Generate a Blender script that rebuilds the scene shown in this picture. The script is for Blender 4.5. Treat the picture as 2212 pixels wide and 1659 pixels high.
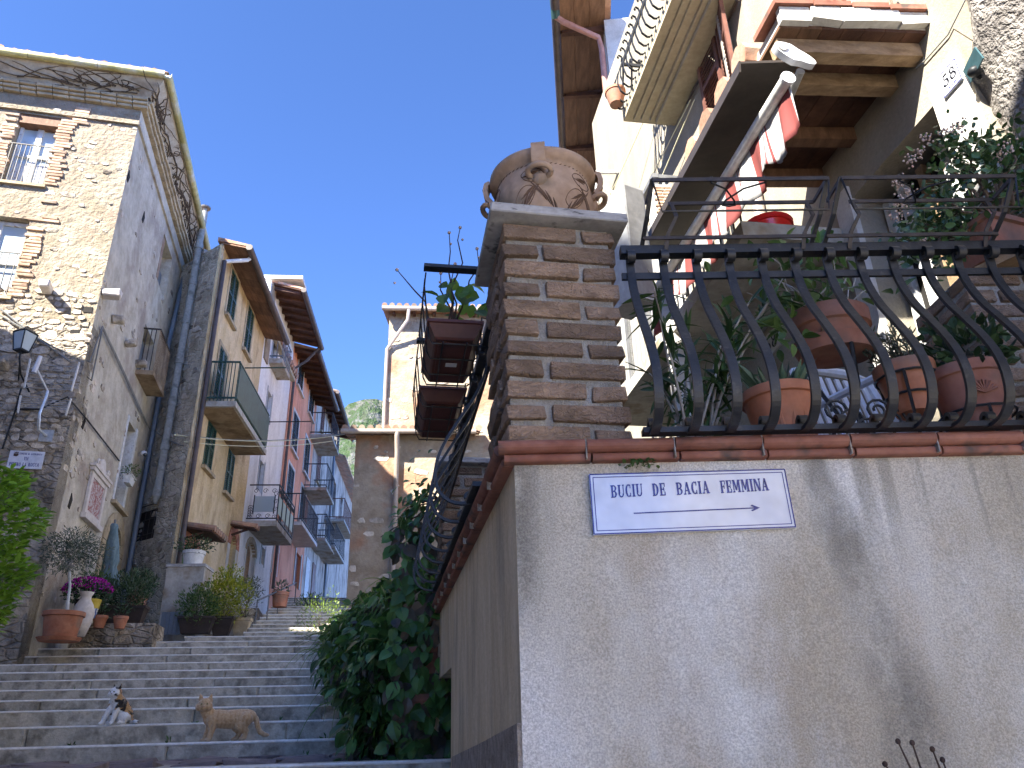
import bpy, bmesh, math, random
from mathutils import Vector, Matrix, noise
random.seed(7)
for o in list(bpy.data.objects): bpy.data.objects.remove(o)
SC = bpy.context.scene
COL = SC.collection
rad = math.radians

# ------------------------------------------------------------------ camera
# calibrated from the photograph: 27 mm lens, pitched up 24 degrees, slight roll
CX, CY, FPX = 1106.0, 829.5, 1662.0
EYE = Vector((0, 0, 1.6))
_up = Vector((-105.0, 3660.0, -FPX)).normalized()
_fw = Vector((0, 0, -1)); _fw = (_fw - _up * _fw.dot(_up)).normalized()
_rt = _fw.cross(_up)
CAM2W = Matrix((_rt, _fw, _up))
cam = bpy.data.cameras.new('camera'); cam_o = bpy.data.objects.new('camera', cam); COL.objects.link(cam_o)
cam_o.matrix_world = Matrix.Translation(EYE) @ CAM2W.to_4x4()
cam.sensor_width = 36; cam.lens = 36 * FPX / 2212.0
cam.clip_start = 0.05; cam.clip_end = 6000
SC.camera = cam_o

# ------------------------------------------------------------------ light
SUN_AZ, SUN_EL = 217.0, 41.0
w = bpy.data.worlds.new('World'); SC.world = w; w.use_nodes = True
nt = w.node_tree; bg = nt.nodes['Background']
sky = nt.nodes.new('ShaderNodeTexSky'); sky.sky_type = 'NISHITA'; sky.sun_disc = False
sky.sun_elevation = rad(SUN_EL); sky.sun_rotation = rad(SUN_AZ)
sky.altitude = 600; sky.air_density = 0.145; sky.dust_density = 0.0; sky.ozone_density = 8.0
nt.links.new(sky.outputs[0], bg.inputs[0]); bg.inputs[1].default_value = 0.15
sl = bpy.data.lights.new('sun', 'SUN'); sl.energy = 2.0; sl.angle = rad(0.53); sl.color = (1.0, 0.95, 0.85)
sun = bpy.data.objects.new('sun', sl); COL.objects.link(sun)
_sd = Vector((math.sin(rad(SUN_AZ)) * math.cos(rad(SUN_EL)), math.cos(rad(SUN_AZ)) * math.cos(rad(SUN_EL)), math.sin(rad(SUN_EL))))
sun.rotation_euler = _sd.to_track_quat('Z', 'Y').to_euler(); sun.location = (0, 0, 30)
vs = SC.view_settings; vs.view_transform = 'Standard'; vs.look = 'None'; vs.gamma = 1; vs.use_curve_mapping = False
vs.exposure = 3.72
SC.cycles.adaptive_threshold = 0.02; SC.cycles.diffuse_bounces = 4; SC.cycles.max_bounces = 8

# ------------------------------------------------------------------ geometry helpers
def ray(x, y): return (CAM2W @ Vector((x - CX, -(y - CY), -FPX))).normalized()
def K(ox, oy, sc): return lambda x, y: ((ox + x * sc) / 1.15732, (oy + y * sc) / 1.15732)
c1 = K(0, 100, .38577); c2 = K(0, 700, .30139); c3 = K(400, 500, .30139); c4 = K(350, 950, .33152); c5 = K(0, 1150, .30139)
c6 = K(0, 1550, .40687); c7 = K(750, 1150, .46404); c8 = K(950, 550, .42194)
d1 = K(1180, 300, .30139); d2 = K(1150, 700, .30139); d3 = K(1360, 0, .30139); d4 = K(1760, 0, .36166); d5 = K(1550, 400, .27125)
d6 = K(1550, 650, .33149); d7 = K(2060, 250, .5423); d8 = K(1250, 1100, .59222)
def unit(az): a = rad(az); return Vector((math.sin(a), math.cos(a), 0))
def atR(p, R):
    d = ray(*p); h = math.hypot(d.x, d.y); return EYE + d * (R / h)
def atY(p, Y): d = ray(*p); return EYE + d * (Y / d.y)
def atZ(p, z): d = ray(*p); return EYE + d * ((z - EYE.z) / d.z)

class Fr:
    """A facade frame: s along the wall, o outward from it, z up."""
    def __init__(s, P, az, side):
        s.P = Vector((P[0], P[1], 0)); s.u = unit(az); s.n = unit(az + 90 * side); s.az = az
    def p(s, a, o, z): return s.P + s.u * a + s.n * o + Vector((0, 0, z))
    def at(s, q, o=0.0):
        d = ray(*q); P = s.P + s.n * o
        t = (P - EYE).dot(s.n) / d.dot(s.n); h = EYE + d * t
        return (h - P).dot(s.u), h.z
    def sub(s, a, o=0): f = Fr((0, 0), 0, 1); f.P = s.P + s.u * a + s.n * o; f.u = s.u; f.n = s.n; f.az = s.az; return f
    def mat(s, a, o, z):
        r = Matrix((s.u, s.n, Vector((0, 0, 1)))).transposed().to_4x4(); r.translation = s.p(a, o, z); return r

class Mb:
    def __init__(s): s.v = []; s.f = []
    def add(s, vs, fs):
        b = len(s.v); s.v.extend(Vector(v) for v in vs); s.f.extend(tuple(i + b for i in f) for f in fs); return s
    def box(s, pts):     # 8 points: bottom loop then top loop
        return s.add(pts, [(0, 1, 2, 3), (7, 6, 5, 4), (0, 4, 5, 1), (1, 5, 6, 2), (2, 6, 7, 3), (3, 7, 4, 0)])
    def fb(s, F, s0, s1, o0, o1, z0, z1):
        return s.box([F.p(s0, o0, z0), F.p(s1, o0, z0), F.p(s1, o1, z0), F.p(s0, o1, z0), F.p(s0, o0, z1), F.p(s1, o0, z1), F.p(s1, o1, z1), F.p(s0, o1, z1)])
    def prism(s, poly, z0, z1):
        n = len(poly); a = [Vector((p[0], p[1], z0)) for p in poly]; b = [Vector((p[0], p[1], z1)) for p in poly]
        return s.add(a + b, [tuple(range(n - 1, -1, -1)), tuple(range(n, 2 * n))] + [(i, (i + 1) % n, n + (i + 1) % n, n + i) for i in range(n)])
    def fprism(s, F, poly, o0, o1):     # polygon in (s,z), extruded along o
        n = len(poly); a = [F.p(q[0], o0, q[1]) for q in poly]; b = [F.p(q[0], o1, q[1]) for q in poly]
        return s.add(a + b, [tuple(range(n - 1, -1, -1)), tuple(range(n, 2 * n))] + [(i, (i + 1) % n, n + (i + 1) % n, n + i) for i in range(n)])
    def sprism(s, F, poly, s0, s1):     # polygon in (o,z), extruded along s
        n = len(poly); a = [F.p(s0, q[0], q[1]) for q in poly]; b = [F.p(s1, q[0], q[1]) for q in poly]
        return s.add(a + b, [tuple(range(n - 1, -1, -1)), tuple(range(n, 2 * n))] + [(i, (i + 1) % n, n + (i + 1) % n, n + i) for i in range(n)])
    def tube(s, pts, r, n=8, caps=True):
        pts = [Vector(p) for p in pts]; m = len(pts)
        if not isinstance(r, (list, tuple)): r = [r] * m
        t0 = (pts[1] - pts[0]).normalized(); ref = Vector((0, 0, 1)) if abs(t0.z) < .9 else Vector((1, 0, 0))
        a = t0.cross(ref).normalized(); rings = []
        for i in range(m):
            t = (pts[min(i + 1, m - 1)] - pts[max(i - 1, 0)]).normalized()
            a = (a - t * a.dot(t)); a = a.normalized() if a.length > 1e-6 else t.orthogonal().normalized()
            b = t.cross(a)
            rings.append([pts[i] + (a * math.cos(2 * math.pi * k / n) + b * math.sin(2 * math.pi * k / n)) * r[i] for k in range(n)])
        vs = [v for R in rings for v in R]
        fs = [(i * n + k, i * n + (k + 1) % n, (i + 1) * n + (k + 1) % n, (i + 1) * n + k) for i in range(m - 1) for k in range(n)]
        if caps: fs += [tuple(range(n - 1, -1, -1)), tuple(range((m - 1) * n, m * n))]
        return s.add(vs, fs)
    def bar(s, pts, wdir, wid, th, closed=False):    # flat bar: wid along wdir, thickness th
        pts = [Vector(p) for p in pts]; m = len(pts); wdir = Vector(wdir).normalized(); vs = []
        for i in range(m):
            t = (pts[min(i + 1, m - 1)] - pts[max(i - 1, 0)]).normalized(); q = wdir.cross(t)
            q = q.normalized() if q.length > 1e-6 else Vector((0, 0, 1))
            for a, b in ((-1, -1), (1, -1), (1, 1), (-1, 1)): vs.append(pts[i] + wdir * a * wid / 2 + q * b * th / 2)
        fs = [(i * 4 + k, i * 4 + (k + 1) % 4, (i + 1) * 4 + (k + 1) % 4, (i + 1) * 4 + k) for i in range(m - 1) for k in range(4)]
        fs += [(3, 2, 1, 0), tuple(range((m - 1) * 4, m * 4))]
        return s.add(vs, fs)
    def lathe(s, c, prof, n=24, sx=1, sy=1, rot=0, closed=False):   # prof: (r,z)
        c = Vector(c); vs = []
        for r, z in prof:
            for k in range(n):
                a = 2 * math.pi * k / n; x, y = r * math.cos(a) * sx, r * math.sin(a) * sy
                vs.append(c + Vector((x * math.cos(rot) - y * math.sin(rot), x * math.sin(rot) + y * math.cos(rot), z)))
        m = len(prof); fs = [(i * n + k, i * n + (k + 1) % n, (i + 1) * n + (k + 1) % n, (i + 1) * n + k) for i in range(m - 1) for k in range(n)]
        if closed: fs += [((m - 1) * n + k, (m - 1) * n + (k + 1) % n, (k + 1) % n, k) for k in range(n)]
        else: fs += [tuple(range(n - 1, -1, -1)), tuple(range((m - 1) * n, m * n))]
        return s.add(vs, fs)
    def ball(s, c, r, n=8, m=6, sc=(1, 1, 1)):
        c = Vector(c); vs = []; fs = []
        for i in range(m + 1):
            th = math.pi * i / m
            for k in range(n):
                ph = 2 * math.pi * k / n
                vs.append(c + Vector((r * sc[0] * math.sin(th) * math.cos(ph), r * sc[1] * math.sin(th) * math.sin(ph), r * sc[2] * math.cos(th))))
        for i in range(m):
            for k in range(n): fs.append((i * n + k, (i + 1) * n + k, (i + 1) * n + (k + 1) % n, i * n + (k + 1) % n))
        return s.add(vs, fs)
    def build(s, name, mat, parent=None, smooth=False, org=None, kind=None, recalc=True):
        L = ORG.get(parent.name, Vector()) if parent else (Vector(org) if org is not None else Vector())
        me = bpy.data.meshes.new(name); me.from_pydata([tuple(v - L) for v in s.v], [], s.f)
        if recalc:
            bm = bmesh.new(); bm.from_mesh(me); bmesh.ops.remove_doubles(bm, verts=bm.verts, dist=1e-6)
            bmesh.ops.recalc_face_normals(bm, faces=bm.faces); bm.to_mesh(me); bm.free()
        if smooth:
            me.polygons.foreach_set('use_smooth', [True] * len(me.polygons))
            if smooth != 2:
                try: me.set_sharp_from_angle(angle=rad(40))
                except Exception: pass
        me.materials.append(mat)
        o = bpy.data.objects.new(name, me); COL.objects.link(o)
        ORG[o.name] = L
        if parent: o.parent = parent
        else: o.location = L
        if kind: o['kind'] = kind
        return o
ORG = {}
def tag(o, label, cat, group=None):
    o['label'] = label; o['category'] = cat
    if group: o['group'] = group
    return o
def thing(name, label, cat, loc, group=None):
    o = bpy.data.objects.new(name, None); COL.objects.link(o); o.location = loc; o.empty_display_size = .2
    ORG[o.name] = Vector(loc); return tag(o, label, cat, group)
def struct(o): o['kind'] = 'structure'; return o
def piece(name, me, Mw, parent):
    """a shared-mesh piece placed by a world matrix under parent"""
    o = bpy.data.objects.new(name, me); COL.objects.link(o)
    L = ORG.get(parent.name, Vector()); o.parent = parent
    ORG[o.name] = L
    o.matrix_local = Matrix.Translation(-L) @ Mw
    return o
def chbox(w, d, h, c, jit=0, seed=0):
    """chamfered block centred at the origin, as mesh data (44 triangles)"""
    rnd = random.Random(seed); V = []
    for sx in (-1, 1):
        for sy in (-1, 1):
            for sz in (-1, 1):
                j = [rnd.uniform(-jit, jit) for _ in range(3)]
                base = Vector((sx * w / 2 + j[0], sy * d / 2 + j[1], sz * h / 2 + j[2]))
                V.append([base - Vector((0, sy * c, sz * c)), base - Vector((sx * c, 0, sz * c)), base - Vector((sx * c, sy * c, 0))])
    return V
def mesh_of(name, pts_or_mb, mat, smooth=False, hull=True):
    me = bpy.data.meshes.new(name)
    bm = bmesh.new()
    if isinstance(pts_or_mb, Mb):
        me.from_pydata([tuple(v) for v in pts_or_mb.v], [], pts_or_mb.f); bm.from_mesh(me)
        bmesh.ops.remove_doubles(bm, verts=bm.verts, dist=1e-6); bmesh.ops.recalc_face_normals(bm, faces=bm.faces)
    else:
        for p in pts_or_mb: bm.verts.new(p)
        r = bmesh.ops.convex_hull(bm, input=bm.verts)
        for v in [v for v in bm.verts if not v.link_faces]: bm.verts.remove(v)
    bm.to_mesh(me); bm.free(); me.materials.append(mat)
    if smooth: me.polygons.foreach_set('use_smooth', [True] * len(me.polygons))
    return me
def block_mesh(name, w, d, h, c, mat, jit=0, seed=0):
    return mesh_of(name, [p for t in chbox(w, d, h, c, jit, seed) for p in t], mat)
def stone_mesh(name, mat, seed):
    """irregular rubble stone in a unit box, flattened in y (depth)"""
    r = random.Random(seed); pts = []
    n = r.randint(6, 8)
    for k in range(n):
        a = 2 * math.pi * (k + r.uniform(-.3, .3)) / n; rr = .5 * r.uniform(.78, 1.05)
        x, z = rr * math.cos(a), rr * math.sin(a)
        q = 1 / max(abs(math.cos(a)), abs(math.sin(a))); q = 1 + (q - 1) * .7
        pts.append((x * q, -.5, z * q)); pts.append((x * q * .86, .5 * r.uniform(.55, 1), z * q * .86))
    return mesh_of(name, pts, mat)

# ------------------------------------------------------------------ materials
def srgb(r, g, b):
    f = lambda c: (c / 255 / 12.92) if c / 255 <= .04045 else ((c / 255 + .055) / 1.055) ** 2.4
    return (f(r), f(g), f(b), 1)
def col(c): return c if len(c) == 4 else (c[0], c[1], c[2], 1)
def M(name, ca, cb, scale=4.0, rough=.88, bump=.25, bscale=35, bdist=.01, streak=0, cc=None, ccs=1.5, cct=(.5, .68), rand=0, isl=0,
      metal=0, spec=.3, detail=4, mus=None, stretch=None, lo=.35, hi=.65, transl=0, coat=0, vor=None, bdis=0.0):
    m = bpy.data.materials.new(name); m.use_nodes = True; T = m.node_tree; N = T.nodes; L = T.links
    B = N['Principled BSDF']; B.inputs['Roughness'].default_value = rough; B.inputs['Metallic'].default_value = metal
    B.inputs['Specular IOR Level'].default_value = spec
    if coat: B.inputs['Coat Weight'].default_value = coat; B.inputs['Coat Roughness'].default_value = .1
    g = N.new('ShaderNodeNewGeometry'); src = g.outputs['Position']
    def mapped(sc):
        mp = N.new('ShaderNodeMapping'); mp.inputs['Scale'].default_value = sc; L.new(src, mp.inputs[0]); return mp.outputs[0]
    def nz(sc, scale_, det=detail, dist=0.0):
        t = N.new('ShaderNodeTexNoise'); t.inputs['Scale'].default_value = scale_; t.inputs['Detail'].default_value = det
        t.inputs['Roughness'].default_value = .62; t.inputs['Distortion'].default_value = dist
        L.new(mapped(sc), t.inputs['Vector']); return t.outputs['Fac']
    def ramp(f, a, b, ca=(0, 0, 0, 1), cb=(1, 1, 1, 1)):
        r = N.new('ShaderNodeValToRGB'); r.color_ramp.elements[0].position = a; r.color_ramp.elements[1].position = b
        r.color_ramp.elements[0].color = ca; r.color_ramp.elements[1].color = cb; L.new(f, r.inputs[0]); return r.outputs[0]
    def mix(f, a, b, mode='MIX'):
        x = N.new('ShaderNodeMix'); x.data_type = 'RGBA'; x.blend_type = mode
        if isinstance(f, float): x.inputs[0].default_value = f
        else: L.new(f, x.inputs[0])
        L.new(a, x.inputs[6])
        if hasattr(b, 'links') or hasattr(b, 'is_linked'): L.new(b, x.inputs[7])
        else: x.inputs[7].default_value = b
        return x.outputs[2]
    st = stretch or ((1, 1, 1) if not streak else (1, 1, 1.0 / streak))
    c = ramp(nz(st, scale, detail if bump else 1, dist=.3 if bump else 0), lo, hi, col(ca), col(cb))
    if cc is not None: c = mix(ramp(nz(st if streak else (1, 1, 1), ccs, 3), cct[0], cct[1]), c, col(cc))
    if bump: c = mix(.35, c, ramp(nz((1, 1, 1), bscale * .7, 2), .25, .75, (.6, .6, .6, 1), (1.25, 1.25, 1.25, 1)), 'MULTIPLY')
    if rand or isl:
        if rand: oi = N.new('ShaderNodeObjectInfo'); f = oi.outputs['Random']
        else: f = g.outputs['Random Per Island']
        k = rand or isl
        c = mix(1.0, c, ramp(f, 0, 1, (1 - k, 1 - k, 1 - k, 1), (1 + k, 1 + k * .95, 1 + k * .85, 1)), 'MULTIPLY')
    L.new(c, B.inputs['Base Color'])
    if bump:
        bp = N.new('ShaderNodeBump'); bp.inputs['Strength'].default_value = bump; bp.inputs['Distance'].default_value = bdist
        h = nz(st if stretch else (1, 1, 1), bscale, 3, bdis)
        if vor:
            v = N.new('ShaderNodeTexVoronoi'); v.feature = 'DISTANCE_TO_EDGE'; v.inputs['Scale'].default_value = vor; L.new(mapped((1, 1, 1.9)), v.inputs['Vector'])
            a = N.new('ShaderNodeMath'); a.operation = 'MINIMUM'; a.inputs[1].default_value = .12; L.new(v.outputs['Distance'], a.inputs[0])
            b = N.new('ShaderNodeMath'); b.operation = 'MULTIPLY_ADD'; b.inputs[1].default_value = 4.0; L.new(a.outputs[0], b.inputs[0]); L.new(h, b.inputs[2]); h = b.outputs[0]
        L.new(h, bp.inputs['Height']); L.new(bp.outputs[0], B.inputs['Normal'])
    if transl:
        tr = N.new('ShaderNodeBsdfTranslucent'); L.new(c, tr.inputs[0]); ms = N.new('ShaderNodeMixShader'); ms.inputs[0].default_value = transl
        L.new(B.outputs[0], ms.inputs[1]); L.new(tr.outputs[0], ms.inputs[2]); L.new(ms.outputs[0], N['Material Output'].inputs[0])
    return m
def glass_mat(name, c, rough=.08):
    m = bpy.data.materials.new(name); m.use_nodes = True; B = m.node_tree.nodes['Principled BSDF']
    B.inputs['Base Color'].default_value = col(c); B.inputs['Roughness'].default_value = rough; B.inputs['Specular IOR Level'].default_value = .7
    return m

mt = {}
mt['mortar'] = M('mortar', (.27, .255, .225), (.42, .40, .36), 14, bump=.9, bscale=130, bdist=.012)
mt['pbrick'] = M('pillar brick', (.235, .165, .115), (.36, .255, .185), 9, bump=1.0, bscale=30, bdist=.022, bdis=2.2, rand=.26, stretch=(1, 1, 1.7), cc=(.13, .09, .07), ccs=5, cct=(.58, .75))
mt['coping'] = M('terracotta coping', (.20, .075, .050), (.29, .13, .09), 6, bump=.3, bscale=50, bdist=.004, rand=.18, cc=(.085, .06, .05), ccs=7, cct=(.55, .68), rough=.7)
mt['iron'] = M('black wrought iron', (.007, .008, .010), (.018, .020, .024), 18, rough=.48, bump=.35, bscale=70, bdist=.003, cc=(.06, .055, .05), ccs=26, cct=(.60, .74), spec=.5)
mt['ironbrown'] = M('old brown iron', (.02, .015, .012), (.05, .038, .032), 20, rough=.55, bump=.2, bscale=80, bdist=.002, spec=.45)
mt['cap'] = M('grey marble cap', (.27, .265, .26), (.46, .45, .44), 7, bump=.25, bscale=60, bdist=.004, streak=.25, cc=(.10, .10, .10), ccs=16, cct=(.58, .7), rough=.7)
mt['clay'] = M('weathered clay', (.33, .22, .15), (.47, .34, .245), 5, bump=.3, bscale=55, bdist=.004, cc=(.17, .14, .105), ccs=5, cct=(.54, .74))
mt['claydark'] = M('incised clay', (.10, .06, .04), (.16, .10, .07), 8, bump=0)
mt['terracotta'] = M('terracotta pot', (.34, .125, .065), (.46, .20, .115), 5, bump=.15, bscale=40, bdist=.003, rough=.75, rand=.1, cc=(.25, .15, .11), ccs=4)
mt['terradark'] = M('old terracotta pot', (.24, .10, .07), (.34, .165, .12), 5, bump=.2, bscale=40, bdist=.004, rough=.8, rand=.1, cc=(.18, .12, .10), ccs=4)
mt['plasticred'] = M('dark red plastic', (.085, .030, .024), (.12, .045, .036), 6, rough=.5, bump=.05)
mt['plasticbrown'] = M('dark brown plastic', (.035, .024, .020), (.055, .040, .034), 6, rough=.55, bump=.05)
mt['enamel'] = M('white glazed tile', (.60, .63, .72), (.72, .74, .80), 5, rough=.16, bump=.22, bscale=16, bdist=.003, spec=.6, coat=.5)
mt['blue'] = M('cobalt lettering', (.018, .02, .16), (.045, .05, .26), 40, rough=.25, bump=.05, spec=.6)
mt['blacknum'] = M('black numerals', (.008, .008, .012), (.015, .015, .022), 20, rough=.3, bump=0)
mt['soil'] = M('dark soil', (.02, .014, .01), (.05, .035, .025), 30, bump=.8, bscale=60)
mt['steps'] = M('worn stone steps', (.36, .325, .26), (.56, .51, .42), 5, bump=.5, bscale=42, bdist=.012, rand=.14, cc=(.22, .20, .16), ccs=7, cct=(.46, .66))
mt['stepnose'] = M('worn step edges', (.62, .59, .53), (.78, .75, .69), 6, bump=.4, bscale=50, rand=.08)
mt['paver'] = M('porphyry pavers', (.14, .11, .105), (.25, .20, .19), 6, bump=.4, bscale=50, rand=.25)
mt['ground'] = M('worn lane paving', (.10, .095, .09), (.19, .18, .17), 3, bump=.4, bscale=40)
mt['stonelit'] = M('rough plaster over rubble sunlit copy', (.215, .175, .12), (.31, .265, .20), 2.2, bump=1.0, bscale=11, bdist=.05, cc=(.25, .19, .14), ccs=1.6, cct=(.50, .68))  # sunlit copy of the house plaster, darkened so the sun does not bleach it
mt['stoneshade'] = M('rough plaster shaded copy', (.40, .355, .275), (.57, .52, .42), 2.0, bump=.9, bscale=12, bdist=.035, cc=(.32, .265, .215), ccs=1.1, cct=(.50, .72))  # shaded copy of the house plaster, lightened to make up for the shade
mt['rubbledark'] = M('dark rubble wall', (.34, .28, .205), (.52, .445, .35), 2.6, bump=1.0, bscale=14, bdist=.07, cc=(.15, .125, .095), ccs=2.2, cct=(.48, .66), vor=4.5)
mt['returnwall'] = M('pale rubble return', (.46, .40, .30), (.64, .57, .45), 2.6, bump=1.0, bscale=14, bdist=.05, cc=(.30, .26, .19), ccs=1.6, cct=(.48, .68), vor=4.5)
mt['rubble'] = M('rubble stone', (.36, .315, .25), (.55, .49, .42), 5, bump=.9, bscale=26, bdist=.03, rand=.35, cc=(.15, .12, .09), ccs=3)
mt['oldbrick'] = M('old thin brick', (.36, .235, .16), (.50, .385, .285), 5, bump=.6, bscale=40, bdist=.01, rand=.3)
mt['yellow'] = M('ochre stucco', (.52, .385, .20), (.68, .54, .33), 1.6, bump=.8, bscale=15, bdist=.04, cc=(.38, .26, .13), ccs=2.2, cct=(.52, .70), streak=2.2)
mt['white'] = M('white stucco', (.66, .65, .64), (.80, .79, .775), 1.5, bump=.3, bscale=18, bdist=.02, cc=(.52, .505, .48), ccs=1.2, cct=(.54, .74), streak=2.5)
mt['red'] = M('salmon red stucco', (.62, .24, .125), (.74, .325, .18), 1.4, bump=.25, bscale=18, bdist=.02, streak=3, cc=(.52, .18, .10), ccs=1.5)
mt['grey'] = M('grey stone facade', (.36, .32, .27), (.54, .49, .43), 2.2, bump=.8, bscale=15, bdist=.04, cc=(.17, .155, .14), ccs=2, streak=2)
mt['cream'] = M('cream stucco', (.27, .24, .185), (.335, .30, .24), 2.6, bump=.5, bscale=60, bdist=.008, cc=(.25, .21, .16), ccs=1.4, cct=(.52, .75), streak=2.5)
mt['creamtrim'] = M('cream painted moulding', (.36, .315, .22), (.44, .39, .285), 3, bump=.1, bscale=30, cc=(.42, .36, .25), ccs=3)
mt['offwhite'] = M('off white plaster', (.46, .44, .40), (.60, .58, .54), 3, bump=.35, bscale=60, bdist=.006)
mt['rock'] = M('grey rock', (.15, .135, .125), (.34, .31, .28), 3.2, bump=1.0, bscale=22, bdist=.05, cc=(.08, .072, .065), ccs=4)
mt['farstone'] = M('sunlit rubble far house', (.235, .185, .13), (.35, .295, .22), 1.6, bump=.8, bscale=11, bdist=.035, cc=(.29, .165, .10), ccs=.8, cct=(.50, .62))
mt['roof'] = M('clay roof tiles', (.28, .15, .095), (.44, .27, .19), 4, bump=.4, bscale=30, rand=.3, cc=(.22, .19, .15), ccs=3)
mt['wood'] = M('brown boards', (.105, .055, .032), (.20, .11, .065), 5, bump=.4, bscale=40, bdist=.004, rand=.22, stretch=(3, .5, 1), rough=.7)
mt['woodlight'] = M('weathered beam', (.21, .135, .075), (.36, .25, .15), 6, bump=.5, bscale=40, bdist=.006, rand=.2, stretch=(1, 3, 3), rough=.8)
mt['wooddark'] = M('dark eave boards', (.05, .022, .014), (.10, .048, .03), 5, bump=.4, bscale=40, rand=.2, rough=.75)
mt['soffit'] = M('painted soffit', (.36, .31, .23), (.48, .43, .34), 2, bump=.2, bscale=30, cc=(.26, .21, .15), ccs=2)
mt['ivydry'] = M('dry creeper stems', (.05, .035, .022), (.10, .07, .045), 10, bump=0)
mt['gutyellow'] = M('faded yellow gutter', (.34, .30, .11), (.48, .44, .22), 3, rough=.55, bump=.1, rand=.1, cc=(.50, .48, .38), ccs=2)
mt['zinc'] = M('grey blue zinc pipe', (.10, .125, .15), (.17, .20, .23), 3, rough=.5, bump=.1, streak=5, spec=.5)
mt['fibre'] = M('grey fibre cement flue', (.25, .25, .23), (.36, .36, .33), 4, rough=.8, bump=.2, cc=(.17, .17, .15), ccs=4)
mt['brownpipe'] = M('brown copper pipe', (.045, .030, .025), (.085, .060, .05), 4, rough=.5, bump=.1, spec=.5)
mt['greenpaint'] = M('dark green paint', (.010, .042, .032), (.022, .072, .052), 5, rough=.5, bump=.1, spec=.45)
mt['bluegreen'] = M('blue green paint', (.035, .085, .10), (.06, .12, .14), 5, rough=.5, bump=.1)
mt['slategreen'] = M('green iron', (.018, .05, .04), (.04, .085, .07), 8, rough=.5, bump=.1)
mt['brownpaint'] = M('brown shutter paint', (.12, .05, .035), (.19, .085, .062), 5, rough=.55, bump=.15)
mt['blackpaint'] = M('black shutters', (.010, .012, .014), (.022, .024, .026), 5, rough=.5, bump=.1)
mt['whitepaint'] = M('flaked white paint', (.52, .52, .50), (.68, .68, .67), 8, rough=.6, bump=.2, cc=(.30, .22, .17), ccs=8, cct=(.60, .70))
mt['whiteplastic'] = M('white plastic', (.62, .63, .66), (.70, .71, .74), 6, rough=.35, bump=.03, spec=.5)
mt['whitemetal'] = M('white lacquered metal', (.60, .59, .56), (.70, .69, .66), 6, rough=.35, bump=.03, spec=.5, cc=(.50, .48, .43), ccs=6)
mt['greymetal'] = M('grey metal', (.10, .10, .10), (.16, .16, .16), 8, rough=.45, bump=.05, spec=.5)
mt['lightmetal'] = M('light grey metal', (.26, .26, .255), (.36, .36, .35), 8, rough=.45, bump=.05, spec=.5)
mt['galv'] = M('galvanised bracket', (.45, .48, .5), (.6, .62, .64), 20, rough=.35, metal=.6, bump=.1)
mt['glass'] = glass_mat('window glass', (.045, .055, .07))
mt['glasspale'] = glass_mat('curtained glass', (.42, .50, .55), .12)
mt['frost'] = glass_mat('frosted panel', (.34, .40, .42), .35)
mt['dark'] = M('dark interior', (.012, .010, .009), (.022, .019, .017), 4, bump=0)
mt['greendoor'] = M('green boarded door', (.045, .115, .05), (.075, .165, .075), 4, bump=.3, stretch=(4, 4, .4), rand=.15)
mt['archbrick'] = M('arch brick', (.34, .135, .075), (.46, .21, .13), 5, bump=.4, bscale=40, rand=.2)
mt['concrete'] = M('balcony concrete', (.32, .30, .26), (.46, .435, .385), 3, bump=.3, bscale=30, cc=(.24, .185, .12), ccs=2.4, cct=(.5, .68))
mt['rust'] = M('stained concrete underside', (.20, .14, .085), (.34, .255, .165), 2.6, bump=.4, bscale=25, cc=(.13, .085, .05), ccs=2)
mt['marble'] = M('pale carved marble', (.55, .49, .44), (.66, .61, .565), 5, bump=.15, bscale=30, rough=.6)
mt['fabricblue'] = M('blue grey parasol cloth', (.10, .16, .185), (.17, .24, .27), 8, bump=.1, stretch=(3, 3, .3))
mt['sandstone'] = M('sandstone surround', (.33, .26, .165), (.46, .375, .25), 4, bump=.4, bscale=25, bdist=.02, rand=.12)
mt['cable'] = M('black cable', (.012, .012, .012), (.03, .03, .03), 5, bump=0, rough=.6)
mt['cablegrey'] = M('grey cable', (.16, .16, .15), (.22, .22, .21), 5, bump=0, rough=.6)
mt['rope'] = M('yellow plastic line', (.55, .52, .33), (.65, .62, .42), 5, bump=0, rough=.5)
mt['redplastic'] = M('bright red plastic', (.62, .015, .012), (.70, .03, .025), 6, rough=.3, bump=0, spec=.6)
mt['pinkpipe'] = M('pink copper pipe', (.36, .17, .125), (.46, .24, .18), 6, rough=.5, bump=.05)
mt['greigepipe'] = M('taupe pipe', (.28, .23, .19), (.34, .285, .24), 4, rough=.5, bump=.05, spec=.5)
mt['purple'] = M('magenta petals', (.34, .012, .26), (.50, .03, .40), 20, bump=0, isl=.35, transl=.2)
mt['palepink'] = M('faded flower heads', (.42, .30, .24), (.58, .45, .38), 20, bump=0, isl=.2)
mt['bark'] = M('brown bark', (.07, .05, .035), (.15, .11, .08), 14, bump=.5, bscale=60)
mt['barkpale'] = M('pale stem', (.30, .28, .24), (.46, .43, .38), 14, bump=.3, bscale=60)
mt['twig'] = M('dark twig', (.035, .022, .018), (.07, .045, .035), 14, bump=.2)
def leafm(n, a, b, tr=.25, rough=.45, k=.35, spec=.4): return M(n, a, b, 9, rough=rough, bump=0, isl=k, transl=tr, spec=spec)
def leafo(n, a, b, tr=.25, rough=.45, k=.35, spec=.4): return M(n, a, b, 9, rough=rough, bump=0, rand=k, transl=tr, spec=spec)
mt['vine'] = leafm('vine leaves', (.034, .095, .022), (.075, .165, .042), k=.5); mt['vineo'] = leafo('vine leaf', (.038, .105, .030), (.085, .18, .055), rough=.35, k=.5)
mt['vinelight'] = leafm('young vine leaves', (.075, .16, .022), (.13, .22, .035), .35)
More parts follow.
